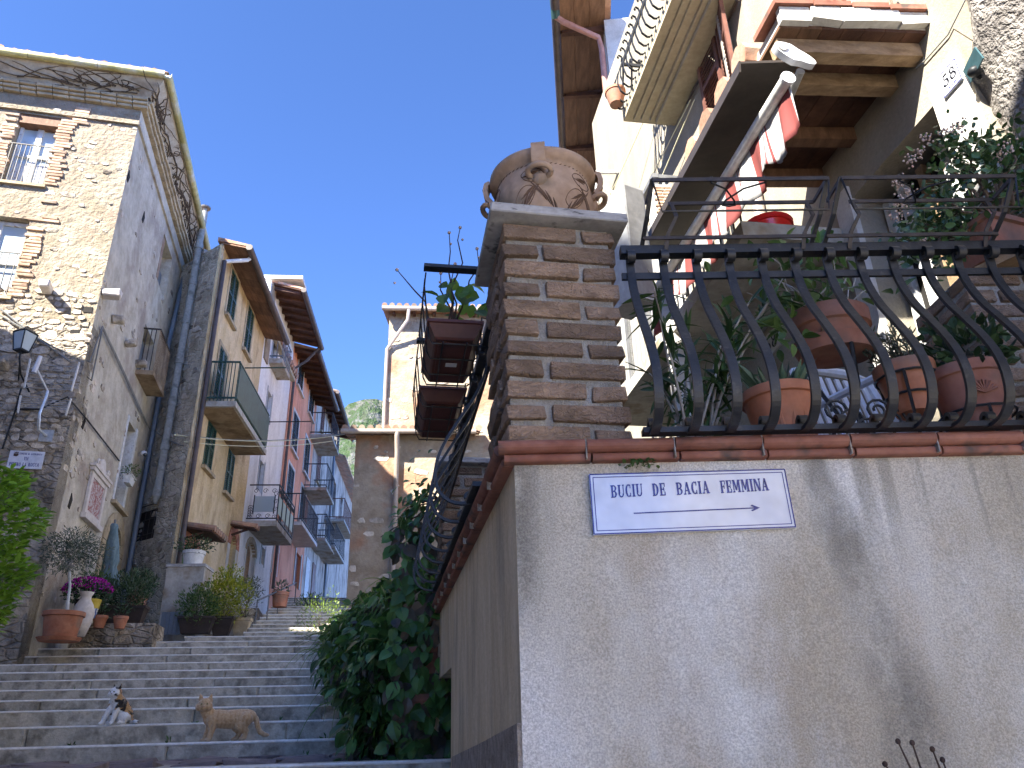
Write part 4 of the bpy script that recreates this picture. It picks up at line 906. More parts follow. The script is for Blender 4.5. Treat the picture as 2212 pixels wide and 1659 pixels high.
for i_, (k, p) in enumerate(SF):
    f = Fr((p.x, p.y), 80, 1); prev = SF[i_ - 1][1] if i_ else p - Vector((0, 0, .15)); ris = p.z - prev.z
    xl, xr = left_edge(k, p.y), right_edge(p.y)
    if k < 1: xr = min(xr, -.30)
    if k < 0: xl = max(xl, -9)
    a, b = (xl - p.x) / su.x, (xr - p.x) / su.x; x = a; rnd = random.Random(k + 50)
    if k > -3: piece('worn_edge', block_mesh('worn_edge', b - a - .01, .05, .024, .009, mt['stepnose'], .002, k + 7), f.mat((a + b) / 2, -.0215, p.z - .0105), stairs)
    while x < b - .05:
        L_ = rnd.uniform(1.05, 2.2) if k < 14 else 3.0; L_ = min(L_, b - x)
        if b - x - L_ < .5: L_ = b - x
        me = block_mesh('step_block', L_ - .006, .42, ris + .03, .016 if k < 9 else .022, mt['steps'], .004, int(x * 100) + k)
        piece('step_block', me, f.mat(x + L_ / 2, -.21, p.z - (ris + .03) / 2) @ Matrix.Rotation(rnd.uniform(-.003, .003), 4, 'X'), stairs); x += L_
# pavers on the broad landing below the cats
rnd = random.Random(5); f = Fr((NOSE[0].x, NOSE[0].y), 80, 1); dl = (NOSE[0] - NOSE[1]).dot(sn)
for r in range(3):
    for c in range(22):
        x0 = -3.2 + c * .33 + rnd.uniform(-.04, .04); o0 = -.46 - r * (dl - .5) / 3
        me = block_mesh('paver', .30 * rnd.uniform(.85, 1.05), (dl - .5) / 3 * .92, .03, .006, mt['paver'], .025, r * 50 + c)
        piece('paver', me, f.mat(x0, o0 - (dl - .5) / 6, NOSE[0].z - .006) @ Matrix.Rotation(rnd.uniform(-.1, .1), 4, 'Z'), stairs)

# ================================================================== LEFT: old stone house
P0 = (-7.18, 11.55)
LF, LS = Fr(P0, 76.5, 1), Fr(P0, -13.5, 1)
lh = thing('old_stone_house', 'tall weathered stone house with yellow gutter at the left of the steps', 'house', (P0[0] - 1, P0[1] + 2, 2.5))
w1 = (LF.at(c1(60, 700))[0], LF.at(c1(345, 700))[0], LF.at(c1(150, 930))[1], LF.at(c1(270, 490))[1])
w2r = LF.at(c1(130, 1400))[0]; w2 = (w2r - 1.05, w2r, LF.at(c2(40, 140))[1], LF.at(c1(100, 1150))[1])
WZ = 13.02
lf_top = wall_holes(LF, -7, 0, 8.2, WZ, [w1, w2], .30, None).build('front_wall', mt['stonelit'], lh)
Mb().fb(LF, -7, .0, -.4, .004, 1.0, 8.2).build('front_wall', mt['rubbledark'], lh)
sw = [LS.at(c1(1060, 1250)), LS.at(c1(1010, 1640))]
ls_open = (LS.at(c1(1030, 1450))[0] - .05, LS.at(c1(1110, 1450))[0], LS.at(c1(1050, 1640))[1], LS.at(c1(1060, 1240))[1])
bd = (LS.at(c2(1170, 560))[0], LS.at(c2(1250, 560))[0] + .25, LS.at(c2(1150, 780))[1], LS.at(c2(1210, 370))[1])
lw = (LS.at(c2(1010, 1400))[0], LS.at(c2(1110, 1400))[0], LS.at(c5(970, 380))[1], LS.at(c2(1090, 1200))[1])
ad = (LS.at(c5(850, 760))[0] , LS.at(c5(985, 760))[0], LS.at(c5(900, 1030))[1] - .25, LS.at(c5(930, 520))[1])
wall_holes(LS, 0, 5.6, 1.5, WZ, [ls_open, bd, lw, ad + (.42,)], .30, None).build('side_wall', mt['stoneshade'], lh)
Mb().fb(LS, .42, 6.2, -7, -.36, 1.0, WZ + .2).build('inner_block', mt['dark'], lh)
# rubble stones standing proud of the lower front and the corner
SM = [stone_mesh('stone', mt['rubble'], i) for i in range(10)]
def rubble(F, s0, s1, z0, z1, parent, hmin, hmax, keep, avoid=(), seed=1, dep=.09):
    r = random.Random(seed); z = z0; n = 0
    while z < z1:
        h = r.uniform(hmin, hmax); s = s0 + r.uniform(-.1, .1)
        while s < s1:
            w_ = h * r.uniform(1.0, 2.6)
            if r.random() < keep and not any(a[0] - .1 < s + w_ / 2 < a[1] + .1 and a[2] - .1 < z + h / 2 < a[3] + .1 for a in avoid) and s + w_ < s1 + .05:
                d_ = dep * r.uniform(.6, 1.3)
                piece('stone', r.choice(SM), F.mat(s + w_ / 2, -d_ * .22, z + h / 2) @ Matrix.Rotation(r.uniform(-.18, .18), 4, 'Y') @ Matrix.Diagonal((w_ * .95, d_, h * .93, 1)), parent); n += 1
            s += w_
        z += h
    return n
rubble(LF, -2.3, -.02, 5.9, 8.75, lh, .08, .19, .93, seed=3, dep=.10)
rubble(LF, -1.6, -.02, 8.8, 12.9, lh, .07, .15, .14, (w1, w2), seed=4, dep=.07)
rubble(LS, .03, 1.0, 5.6, 8.6, lh, .09, .18, .40, seed=6, dep=.07)
rubble(LS, .03, 5.0, 2.6, 12.6, lh, .08, .16, .035, (ls_open, bd, lw, ad), seed=8, dep=.08)
# bricks edging the front windows
ob = [block_mesh('brick', .26, .06, .05, .005, mt['oldbrick'], .006, i) for i in range(3)]
rnd = random.Random(12)
for wv in (w1, w2):
    z = wv[2] + .05
    while z < wv[3] + .42:
        if z < wv[3] and rnd.random() < .85: piece('brick', rnd.choice(ob), LF.mat(wv[1] + .12 + rnd.uniform(-.04, .06), .0, z) @ Matrix.Diagonal((rnd.uniform(.7, 1.15), 1, 1, 1)), lh)
        if z > wv[3] - .1 and rnd.random() < .6: piece('brick', rnd.choice(ob), LF.mat(wv[1] + .28 + rnd.uniform(-.08, .1), .0, z), lh)
        if z < wv[3] and rnd.random() < .8: piece('brick', rnd.choice(ob), LF.mat(wv[0] - .12 + rnd.uniform(-.04, .06), .0, z) @ Matrix.Diagonal((rnd.uniform(.7, 1.1), 1, 1, 1)), lh)
        z += .068
# string course and cornice under the eave
Mb().fb(LF, -7, .03, .001, .05, 12.62, 12.70).build('string_course', mt['stonelit'], lh)
Mb().fb(LS, -.03, 5.5, .001, .05, 12.60, 12.68).build('string_course', mt['stoneshade'], lh)
cbk = [block_mesh('brick', .27, .06, .05, .005, mt['sandstone'], .006, i) for i in range(3)]
for i_, o_ in enumerate((.06, .11, .16)):
    for k in range(22):
        piece('brick', cbk[k % 3], LF.mat(-6.0 + k * .285, o_ - .03, WZ + .03 + .062 * i_) @ Matrix.Diagonal((1, 1.8, 1.05, 1)), lh)
        if k < 20: piece('brick', cbk[k % 3], LS.mat(.05 + k * .285, o_ - .02, WZ + .03 + .062 * i_) @ Matrix.Diagonal((1, 1.8, 1.05, 1)), lh)
# eave: painted soffit, yellow gutter in lengths, tiles above
EO, EZ = .43, 13.50; SZ = WZ + .20
Mb().add([LF.p(-7, .16, SZ), LF.p(.16, .16, SZ), LF.p(EO, EO, EZ), LF.p(-7, EO, EZ), LF.p(-7, .16, SZ + .05), LF.p(.16, .16, SZ + .05), LF.p(EO, EO, EZ + .04), LF.p(-7, EO, EZ + .04)], [(0, 1, 2, 3), (7, 6, 5, 4), (0, 4, 5, 1), (1, 5, 6, 2), (2, 6, 7, 3), (3, 7, 4, 0)]).build('soffit', mt['soffit'], lh)
LSe = 6.9
Mb().add([LS.p(-.16, .16, SZ), LS.p(LSe, .16, SZ), LS.p(LSe, EO, EZ), LS.p(-EO, EO, EZ), LS.p(-.16, .16, SZ + .05), LS.p(LSe, .16, SZ + .05), LS.p(LSe, EO, EZ + .04), LS.p(-EO, EO, EZ + .04)], [(0, 1, 2, 3), (7, 6, 5, 4), (0, 4, 5, 1), (1, 5, 6, 2), (2, 6, 7, 3), (3, 7, 4, 0)]).build('soffit', mt['soffit'], lh)
def gut(F, a, b, o, z, r=.07):
    pr = [(o + r * math.cos(t), z + r * math.sin(t)) for t in [math.pi + math.pi * k / 8 for k in range(9)]] + [(o + r, z + .05), (o + r - .01, z + .05), (o + r - .012, z)] + [(o - r + .012, z)]
    return Mb().sprism(F, pr, a, b)
for k in range(5): gut(LF, -5.6 + k * 1.21, -5.6 + (k + 1) * 1.21 - .008, EO + .06, EZ + .05).build('gutter', mt['gutyellow'], lh)
for k in range(6): gut(LS, -.49 + k * 1.235, -.49 + (k + 1) * 1.235 - .008, EO + .06, EZ + .052).build('gutter', mt['gutyellow'], lh)
Mb().add([LF.p(-7, .5, EZ + .12), LF.p(.5, .5, EZ + .12), LS.p(7, .5, EZ + .12), LS.p(7, -3, EZ + 1.2), LF.p(-7, -3, EZ + 1.2), LS.p(3.2, -3, EZ + 1.2)], [(0, 1, 5, 4), (1, 2, 3, 5)]).build('roof', mt['roof'], lh)
tl_me = mesh_of('roof_tile', Mb().tube([(0, .05, .02), (0, -.40, .09)], [.085, .07], 8), mt['roof'])
for k in range(26): piece('roof_tile', tl_me, LF.mat(-5.4 + k * .225, .44 + random.uniform(-.03, .03), EZ + .09), lh)
for k in range(30): piece('roof_tile', tl_me, LS.mat(-.4 + k * .235, .44 + random.uniform(-.03, .03), EZ + .09), lh)
# dry creeper over the soffit
cr = Mb(); rnd = random.Random(3)
def soff(F, a, t): return F.p(a, .17 + (EO - .18) * t, SZ + (EZ - SZ) * t - .012)
def creep(F, a, t, da, dt, n):
    P = []
    for i in range(n):
        P.append(soff(F, a, min(max(t, 0), 1))); da += rnd.uniform(-.06, .06); dt += rnd.uniform(-.07, .07); da = max(min(da, .16), -.16); dt = max(min(dt, .13), -.13); a += da; t += dt
        if t < 0 or t > 1: dt = -dt * .5
    if len(P) > 2: cr.tube(P, [.011 * (1 - i / (len(P) + 2)) + .003 for i in range(len(P))], 4)
for q in range(85): creep(LS, rnd.uniform(-.1, 6.4), rnd.uniform(0, .4), rnd.uniform(-.08, .12), rnd.uniform(.0, .12), rnd.randint(6, 16))
for q in range(42): creep(LF, -rnd.uniform(-.1, 5) if rnd.random() < .5 else -rnd.uniform(0, 1.4), rnd.uniform(0, .5), rnd.uniform(-.12, .05), rnd.uniform(0, .1), rnd.randint(5, 13))
tag(cr.build('dry_creeper', mt['ivydry'], None, org=LS.p(1, .2, SZ)), 'leafless brown creeper spreading over the soffit of the old stone house', 'creeper')
# windows of the front
def casement(F, h, parent, inset=.22, mat='whitepaint', glass='glasspale', leaves=2, mid=.45):
    a, b, c, d = h[:4]; t = Mb().fb(F, a + .03, b - .03, -inset - .03, -inset, c + .03, d - .03).build('window', mt[glass], parent)
    fw = .06; m_ = (a + b) / 2
    for x0, x1 in ((a + .005, a + fw), (b - fw, b - .005), (m_ - .05, m_ + .05)): Mb().fb(F, x0, x1, -inset, -inset + .05, c + .01, d - .01).build('frame', mt[mat], t)
    for z0_, z1_ in ((c + .01, c + .09), (d - .08, d - .01), (c + (d - c) * mid, c + (d - c) * mid + .06)): Mb().fb(F, a + fw, b - fw, -inset + .002, -inset + .045, z0_, z1_).build('frame', mt[mat], t)
    return t
wa = casement(LF, w1, lh); Mb().fb(LF, w1[0] + .07, w1[1] - .07, -.215, -.2, w1[2] + .1, w1[2] + .6).build('lower_panel', mt['whitepaint'], wa)
Mb().fb(LF, w1[0] + .0, w1[1] - .0, -.28, -.02, w1[3] - .20, w1[3] - .005).build('lintel_board', mt['wood'], lh)
casement(LF, w2, lh, .2)
for wv in (w1, w2):
    Mb().fb(LF, wv[0] - .06, wv[1] + .06, -.2, .06, wv[2] - .06, wv[2] - .002).build('window_sill', mt['sandstone'], lh)
    rl = Mb().fb(LF, wv[0], wv[1], .01, .03, wv[2] + .86, wv[2] + .88).build('window_rail', mt['ironbrown'], lh)
    n = 9
    for k in range(n): Mb().tube([LF.p(wv[0] + .04 + k * (wv[1] - wv[0] - .08) / (n - 1), .02, wv[2] + .01), LF.p(wv[0] + .04 + k * (wv[1] - wv[0] - .08) / (n - 1), .02, wv[2] + .86)], .008, 5).build('rail_bar', mt['ironbrown'], rl)
# side wall openings: boarded slit, balcony door, window, arched door with stone surround
Mb().fb(LS, ls_open[0] + .2, ls_open[1] - .02, -.2, -.16, ls_open[2] + .02, ls_open[3] - .5).build('boarding', mt['zinc'], lh)
Mb().fb(LS, ls_open[0] - .0, ls_open[0] + .16, -.12, .01, ls_open[2], ls_open[3] - .1).build('brick_jamb', mt['oldbrick'], lh)
Mb().fb(LS, bd[0] + .02, bd[1] - .02, -.24, -.2, bd[2] + .02, bd[3] - .03).build('balcony_door', mt['zinc'], lh)
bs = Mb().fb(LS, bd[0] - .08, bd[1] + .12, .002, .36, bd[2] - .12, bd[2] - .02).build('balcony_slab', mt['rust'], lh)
for k in range(15): Mb().tube([LS.p(bd[0] - .06 + k * (bd[1] - bd[0] + .16) / 14, .34, bd[2] - .02), LS.p(bd[0] - .06 + k * (bd[1] - bd[0] + .16) / 14, .34, bd[2] + .95)], .009, 5).build('balcony_bar', mt['rust'], bs)
Mb().fb(LS, bd[0] - .08, bd[1] + .12, .325, .355, bd[2] + .95, bd[2] + .98).build('balcony_rail', mt['ironbrown'], bs)
for o_ in (.08, .17, .26): Mb().tube([LS.p(bd[0] - .07, o_, bd[2] - .02), LS.p(bd[0] - .07, o_, bd[2] + .95)], .010, 5).build('balcony_bar', mt['ironbrown'], bs)
Mb().fb(LS, bd[0] - .085, bd[0] - .055, .0, .324, bd[2] + .951, bd[2] + .979).build('balcony_rail', mt['ironbrown'], bs)
Mb().fb(LS, lw[0] + .02, lw[1] - .02, -.24, -.2, lw[2] + .02, lw[3] - .03).build('window', mt['glass'], lh)
for a0, a1 in ((lw[0] - .02, lw[0] + .1), (lw[1] - .1, lw[1] + .06)): Mb().fb(LS, a0, a1, -.2, .015, lw[2], lw[3] + .08).build('window_frame', mt['whitepaint'], lh)
Mb().fb(LS, lw[0] - .08, lw[1] + .14, -.1, .10, lw[2] - .07, lw[2] - .002).build('window_sill', mt['sandstone'], lh)
Mb().fb(LS, ad[0] + .02, ad[1] - .02, -.27, -.22, ad[2], ad[3] - .02).build('door', mt['greenpaint'], lh)
n = 9; mid = (ad[0] + ad[1]) / 2; hw = (ad[1] - ad[0]) / 2; zs = ad[3] - .42
for k in range(n):
    a0, a1 = math.pi * k / n, math.pi * (k + 1) / n - .02; pr = []
    for rr, aa in ((1, a0), (1, a1), (1.42, a1), (1.42, a0)): pr.append((mid + hw * rr * math.cos(aa), zs + (.42 + (rr - 1) * .62) * math.sin(aa) ))
    Mb().fprism(LS, pr, -.1, .035).build('arch_stone', mt['sandstone'], lh)
for sd in (-1, 1):
    z = ad[2]
    while z < zs - .05:
        h_ = min(.42, zs - z); Mb().fb(LS, *sorted((mid + sd * hw, mid + sd * hw * 1.42)), -.1, .035, z + .004, z + h_ - .008).build('jamb_stone', mt['sandstone'], lh); z += h_
# corbels left by a lost balcony
for q, (F_, p_, ln) in enumerate(((LF, c2(400, 95), .28), (LS, c2(850, 110), .30), (LS, c2(930, 325), .22), (LS, c2(1040, 520), .2), (LS, c2(1130, 690), .2), (LF, c2(40, 725), .25))):
    a, z = F_.at(p_); me = block_mesh('corbel', .17, ln, .13, .02, mt['marble' if q < 2 else 'rubble'], .02, q)
    piece('corbel', me, F_.mat(a, ln / 2, z) @ Matrix.Rotation(.12, 4, 'X'), lh)
for p_ in (c2(730, 250), c2(705, 375), c2(620, 440)):
    a, z = LF.at(p_); Mb().fb(LF, a - .07, a + .07, -.2, .012, z - .05, z + .06).build('socket', mt['dark'], lh)
for p_ in (c1(830, 885), c1(928, 1150), c5(580, 345), c2(690, 1180)):
    a, z = LS.at(p_); Mb().fprism(LS, [(a - .07, z - .1), (a + .03, z - .12), (a + .08, z + .05), (a - .02, z + .14)], -.2, .012).build('socket', mt['dark'], lh)
# zinc downpipe at the end of the side wall
pz_ = LS.at((330, 885))[0] + .0
zp = Mb(); zp.tube([LS.p(LSe - .15, EO + .05, EZ), LS.p(LSe - .2, .40, EZ - .22), LS.p(pz_ + .45, .10, EZ - .62), LS.p(pz_ + .35, .09, EZ - .9), LS.p(pz_, .09, 10.5), LS.p(pz_, .09, 3.6)], .055, 10)
zo = zp.build('downpipe', mt['zinc'], lh, True)

# ---------------------------------------------------------------- things on the old house
# lantern
a, z = LF.at(c2(215, 440), .45); lp = thing('street_lantern', 'black iron wall lantern on the old stone house', 'lantern', LF.p(a, .5, z - .6))
c_ = LF.p(a, .45, z); LK = .62
Mb().lathe(c_, [(r * LK, h * LK) for r, h in ((.30, -.02), (.30, 0.0), (.16, .10), (.05, .16), (.03, .20))], 4, rot=.5).build('hood', mt['blackpaint'], lp)
Mb().lathe(c_, [(r * LK, h * LK) for r, h in ((.27, -.03), (.17, -.52), (.16, -.52), (.26, -.03))], 4, rot=.5, closed=True).build('glazing', mt['frost'], lp)
for k in range(4):
    an = .5 + math.pi / 2 * k; Mb().tube([c_ + LK * Vector((.275 * math.cos(an), .275 * math.sin(an), -.02)), c_ + LK * Vector((.175 * math.cos(an), .175 * math.sin(an), -.53))], .010, 6).build('frame_bar', mt['blackpaint'], lp)
Mb().lathe(c_, [(r * LK, h * LK) for r, h in ((.18, -.54), (.18, -.50), (.02, -.50))], 4, rot=.5).build('base_plate', mt['blackpaint'], lp)
Mb().tube([c_ + Vector((0, 0, -.33)), c_ + Vector((0, 0, -.45)), LF.p(a - .02, .2, z - .62), LF.p(a + .10, .02, z - .85)], .014, 6).build('bracket', mt['blackpaint'], lp, True)
Mb().tube([c_ + Vector((0, 0, -.4)), LF.p(a - .10, .02, z - .66)], .010, 6).build('brace', mt['blackpaint'], lp, True)
# aerial
a, z = LF.at(c2(395, 920), .4); an = thing('tv_aerial', 'white grid television aerial on a bent mast on the old house wall', 'aerial', LF.p(a, .1, z - .7))
ac = LF.p(a, .4, z)
Mb().tube([LF.p(a, .02, z - .62), LF.p(a - .05, .25, z - .6), LF.p(a - .03, .42, z - .4), ac + Vector((0, 0, -.12)), ac], .022, 8).build('mast', mt['galv'], an, True)
Mb().fb(LF, a - .1, a + .1, .0, .03, z - .72, z - .52).build('wall_bracket', mt['galv'], an)
for r_, (zz, hh) in enumerate(((.12, .26), (-.30, .12))):
    for k in range(6): Mb().tube([ac + LF.u * -.34 + Vector((0, 0, zz + k * hh / 3.2 - .08 * (r_ == 0))), ac + LF.u * .34 + Vector((0, 0, zz + k * hh / 3.2 + .0 - .08 * (r_ == 0)))], .007, 5).build('rod', mt['lightmetal'], an)
    for sgn in (-1, 1): Mb().bar([ac + LF.u * .34 * sgn + Vector((0, 0, zz - .1)), ac + LF.u * .36 * sgn + Vector((0, 0, zz + hh * 1.6))], LF.n, .04, .02).build('side_bar', mt['whitemetal'], an)
Mb().tube([ac, ac + LF.n * .15 + LF.u * -.16 + Vector((0, 0, .28))], .014, 6).build('boom', mt['whitemetal'], an)
Mb().tube([ac + LF.n * .15 + LF.u * -.2 + Vector((0, 0, .24)), ac + LF.n * .17 + LF.u * -.16 + Vector((0, 0, .52))], [.04, .03], 8).build('dipole_box', mt['whiteplastic'], an, True)
# street name plate
A0, A1, A2 = LF.at(c2(112, 1415)), LF.at(c2(380, 1435)), LF.at(c2(345, 1575))
sp_ = thing('street_plate', 'white marble street name plate with blue lettering on the old house corner', 'sign', LF.p(A0[0] + .3, .02, A2[1]))
x0, x1, zb, zt = A0[0] - .03, (A1[0] + A2[0]) / 2, A2[1], (A0[1] + A1[1]) / 2
Mb().fb(LF, x0, x1, .012, .035, zb, zt).build('plate', mt['enamel'], sp_)
hh = zt - zb; ww = x1 - x0
for st_, z_, h_, wfrac, xf in (('COMUNE DI ANTRODOCO', .78, .10, .66, .28), ('VIA', .46, .20, .14, .44), ('PIETRO LA ROCCA', .13, .20, .86, .06)):
    tx = Mb(); nat = textw(st_, h_ * hh, 1, .08); text(tx, LF, x0 + xf * ww, zb + z_ * hh, h_ * hh, st_, .0355, 1, wfrac * ww / nat, .08); tx.build('lettering', mt['blue'], sp_)
em = Mb(); em.lathe((0, 0, 0), [(.001, 0), (.001, 0)], 4); em = Mb()
em.fprism(LF, [(x0 + .12 * ww, zb + .70 * hh), (x0 + .20 * ww, zb + .66 * hh), (x0 + .26 * ww, zb + .72 * hh), (x0 + .26 * ww, zb + .84 * hh), (x0 + .12 * ww, zb + .84 * hh)], .0352, .037)
em.fprism(LF, [(x0 + .14 * ww, zb + .86 * hh), (x0 + .25 * ww, zb + .86 * hh), (x0 + .26 * ww, zb + .95 * hh), (x0 + .22 * ww, zb + .89 * hh), (x0 + .195 * ww, zb + .96 * hh), (x0 + .165 * ww, zb + .89 * hh), (x0 + .13 * ww, zb + .95 * hh)], .0352, .037)
em.build('crest', mt['claydark'], sp_)
# votive shrine
B0, B1, B2, B3 = LS.at(c5(735, 110)), LS.at(c5(865, 190)), LS.at(c5(800, 560)), LS.at(c5(685, 440))
sa, sb, za, zb = (B0[0] + B3[0]) / 2, (B1[0] + B2[0]) / 2, (B2[1] + B3[1]) / 2, (B0[1] + B1[1]) / 2
sh = thing('votive_shrine', 'pale marble framed votive panel with scrolled top on the side wall', 'shrine', LS.p((sa + sb) / 2, .05, za - .1))
mt['relief'] = M('faded red and grey picture', (.30, .10, .09), (.50, .46, .44), 22, bump=.4, bscale=40, lo=.42, hi=.58)
Mb().fb(LS, sa + .08, sb - .08, .01, .03, za + .08, zb - .05).build('panel', mt['relief'], sh)
for nm, a0, a1, z0_, z1_, o_ in (('frame_side', sa - .02, sa + .09, za, zb, .055), ('frame_side', sb - .09, sb + .02, za, zb, .057), ('frame_foot', sa + .09, sb - .09, za, za + .09, .05), ('frame_head', sa + .09, sb - .09, zb - .08, zb, .05), ('ledge', sa - .08, sb + .08, za - .09, za - .002, .10), ('cornice', sa - .08, sb + .08, zb + .002, zb + .07, .085), ('cornice', sa - .11, sb + .11, zb + .072, zb + .12, .11)):
    Mb().fb(LS, a0, a1, .008, o_, z0_, z1_).build(nm, mt['marble'], sh)
m_ = (sa + sb) / 2; w_ = (sb - sa) / 2
Mb().fprism(LS, [(m_ - w_ * .95, zb + .122), (m_ + w_ * .95, zb + .122), (m_ + w_ * .8, zb + .2), (m_ + w_ * .45, zb + .22), (m_ + w_ * .25, zb + .34), (m_, zb + .38), (m_ - w_ * .25, zb + .34), (m_ - w_ * .45, zb + .22), (m_ - w_ * .8, zb + .2)], .01, .06).build('crest', mt['marble'], sh)
for sgn in (-1, 1): Mb().tube([LS.p(m_ + sgn * w_ * .7 + .06 * math.cos(q), .07, zb + .2 + .06 * math.sin(q)) for q in [i * .5 for i in range(12)]], .02, 6).build('scroll', mt['marble'], sh, True)
# security camera, parasol, window box
a, z = LS.at(c2(1145, 1435)); sc_ = thing('security_camera', 'small white dome security camera beside the tall window', 'camera', LS.p(a, .1, z))
Mb().ball(LS.p(a, .12, z), .07, 10, 8, (1, 1, .8)).build('housing', mt['whiteplastic'], sc_, True); Mb().ball(LS.p(a - .02, .15, z - .03), .045, 10, 8).build('lens', mt['glass'], sc_, True)
_pt, _pb = LS.at(c5(950, 530), .4), LS.at(c5(905, 1000), .4); p_top, p_bot = LS.p(_pt[0], .40, _pt[1]), LS.p(_pb[0], .42, _pb[1] - .1)
pr_ = thing('closed_parasol', 'closed blue grey parasol standing by the arched doorway', 'parasol', p_bot)
mb = Mb(); n = 20
for r_, t_ in ((.05, 0), (.07, .04), (.065, .10), (.10, .35), (.12, .6), (.085, .70), (.14, .85), (.17, 1.0)):
    c0 = p_top.lerp(p_bot, t_)
    for k in range(n):
        q = 2 * math.pi * k / n; rr = r_ * (1 + .22 * math.sin(q * 5) * t_); mb.v.append(c0 + Vector((rr * math.cos(q), rr * math.sin(q), 0)))
mb.f = [(i * n + k, i * n + (k + 1) % n, (i + 1) * n + (k + 1) % n, (i + 1) * n + k) for i in range(7) for k in range(n)] + [tuple(range(n)), tuple(range(7 * n, 8 * n))]
mb.build('cloth', mt['fabricblue'], pr_, 2); Mb().tube([p_top + Vector((0, 0, .08)), p_bot - Vector((0, 0, .5))], .02, 8).build('pole', mt['greymetal'], pr_)
# ================================================================== ROW OF HOUSES along the steps
R = Fr((-7.04, 15.80), -5.4, 1)
def q4(F, pts, o=0):
    a = [F.at(p, o) for p in pts]; return (min((a[0][0] + a[3][0]) / 2, (a[1][0] + a[2][0]) / 2), max((a[0][0] + a[3][0]) / 2, (a[1][0] + a[2][0]) / 2), (a[2][1] + a[3][1]) / 2, (a[0][1] + a[1][1]) / 2)
def closed_shutters(F, h, parent, mat, frame=None, sill='sandstone', cross=None, slats=16):
    a, b, c, d = h[:4]; m_ = (a + b) / 2
    s1_ = shutter(F, a, m_ - .004, c, d, -.03, mt[mat], 'shutter', parent, 0, slats); s2_ = shutter(F, m_ + .004, b, c, d, -.031, mt[mat], 'shutter', parent, 0, slats)
    if cross:
        for s_, x0, x1 in ((s1_, a, m_), (s2_, m_, b)):
            Mb().fb(F, x0 + .01, x1 - .01, .012, .02, (c + d) / 2 - .035, (c + d) / 2 + .035).build('mid_rail', mt[cross], s_)
            Mb().fb(F, x1 - .05 if s_ is s1_ else x0 + .005, x1 - .005 if s_ is s1_ else x0 + .05, .0125, .021, c + .01, d - .01).build('meeting_stile', mt[cross], s_)
    if sill: Mb().fb(F, a - .08, b + .08, .002, .10, c - .08, c - .003).build('window_sill', mt[sill], parent)
    if frame:
        for x0, x1, z0_, z1_ in ((a - .10, a - .002, c - .0, d + .10), (b + .002, b + .10, c, d + .10), (a - .002, b + .002, d + .002, d + .10)): Mb().fb(F, x0, x1, .001, .022, z0_, z1_).build('window_trim', mt[frame], parent)
def eave(F, a, b, o, z, parent, board, n, raft=None, slope=.22, gut_mat='brownpipe', every=.6, thick=.03, back=2.5):
    """boarded eave: boards across, rafters, gutter, tile edge"""
    bw = (b - a) / n
    for k in range(n): Mb().sprism(F, [(.003, z + o * slope), (o, z), (o, z + thick), (.003, z + o * slope + thick)], a + k * bw + .006, a + (k + 1) * bw).build('eave_board', mt[board], parent)
    if raft:
        x = a + .1
        while x < b: Mb().sprism(F, [(.003, z + o * slope - .14), (o - .08, z - .06), (o - .06, z - .002), (.003, z + o * slope - .002)], x, x + .09).build('rafter', mt[raft], parent); x += every
    Mb().tube([F.p(a - .05, o + .05, z + .0), F.p(b + .05, o + .05, z + .0)], .085, 10).build('gutter', mt[gut_mat], parent, True)
    Mb().sprism(F, [(-back, z + o * slope + thick + .3 * back), (.03, z + o * slope + thick + .02), (o + .04, z + thick + .02), (o + .04, z + thick + .08), (-back, z + o * slope + thick + .3 * back + .12)], a, b).build('roof', mt['roof'], parent)
def balcony(F, a, b, o, z, parent, rail='iron', slab='concrete', h=.95, step=.12, th=.12, under=None, bar=.010, ends=True):
    s_ = Mb().fb(F, a, b, .002, o, z - th, z).build('balcony_slab', mt[slab], parent)
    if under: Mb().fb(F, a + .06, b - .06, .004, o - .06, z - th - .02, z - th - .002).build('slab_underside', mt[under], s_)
    n = max(int((b - a) / step), 2)
    for k in range(n + 1): Mb().tube([F.p(a + .03 + k * (b - a - .06) / n, o - .04, z), F.p(a + .03 + k * (b - a - .06) / n, o - .04, z + h)], bar, 5).build('balcony_bar', mt[rail], s_)
    if ends:
        m = max(int(o / step), 2)
        for e in (a + .03, b - .03):
            for k in range(m): Mb().tube([F.p(e, .05 + k * (o - .1) / m, z), F.p(e, .05 + k * (o - .1) / m, z + h)], bar, 5).build('balcony_bar', mt[rail], s_)
    for z_ in (z + h, z + .08):
        Mb().fb(F, a + .01, b - .01, o - .06, o - .02, z_, z_ + .035).build('balcony_rail', mt[rail], s_)
        for e in (a + .01, b - .05): Mb().fb(F, e, e + .04, .002, o - .061, z_ + .001, z_ + .034).build('balcony_rail', mt[rail], s_)
    return s_
# ---- ochre house
yh = thing('ochre_house', 'ochre stucco house with green shutters and a long green balcony', 'house', R.p(2.5, -1, 4))
Y1 = 4.9
W1 = q4(R, (c3(600, 560), c3(652, 690), c3(600, 1050), c3(537, 935))); W2 = q4(R, (c3(735, 860), c3(778, 960), c3(732, 1320), c3(682, 1225)))
W3 = q4(R, (c3(495, 1200), c3(560, 1300), c3(530, 1480), c3(462, 1470))); W4 = q4(R, (c4(520, 305), c4(580, 380), c4(530, 715), c4(465, 635))); W5 = q4(R, (c4(672, 518), c4(720, 580), c4(676, 898), c4(626, 825)))
D1 = q4(R, (c4(335, 1190), c4(432, 1250), c4(420, 1440), c4(305, 1400))); D2 = q4(R, (c4(690, 1150), c4(735, 1200), c4(695, 1460), c4(652, 1440)))
W3 = (W3[0], W3[1], R.at(c4(440, 20), 0)[1] if False else 9.15, W3[3])
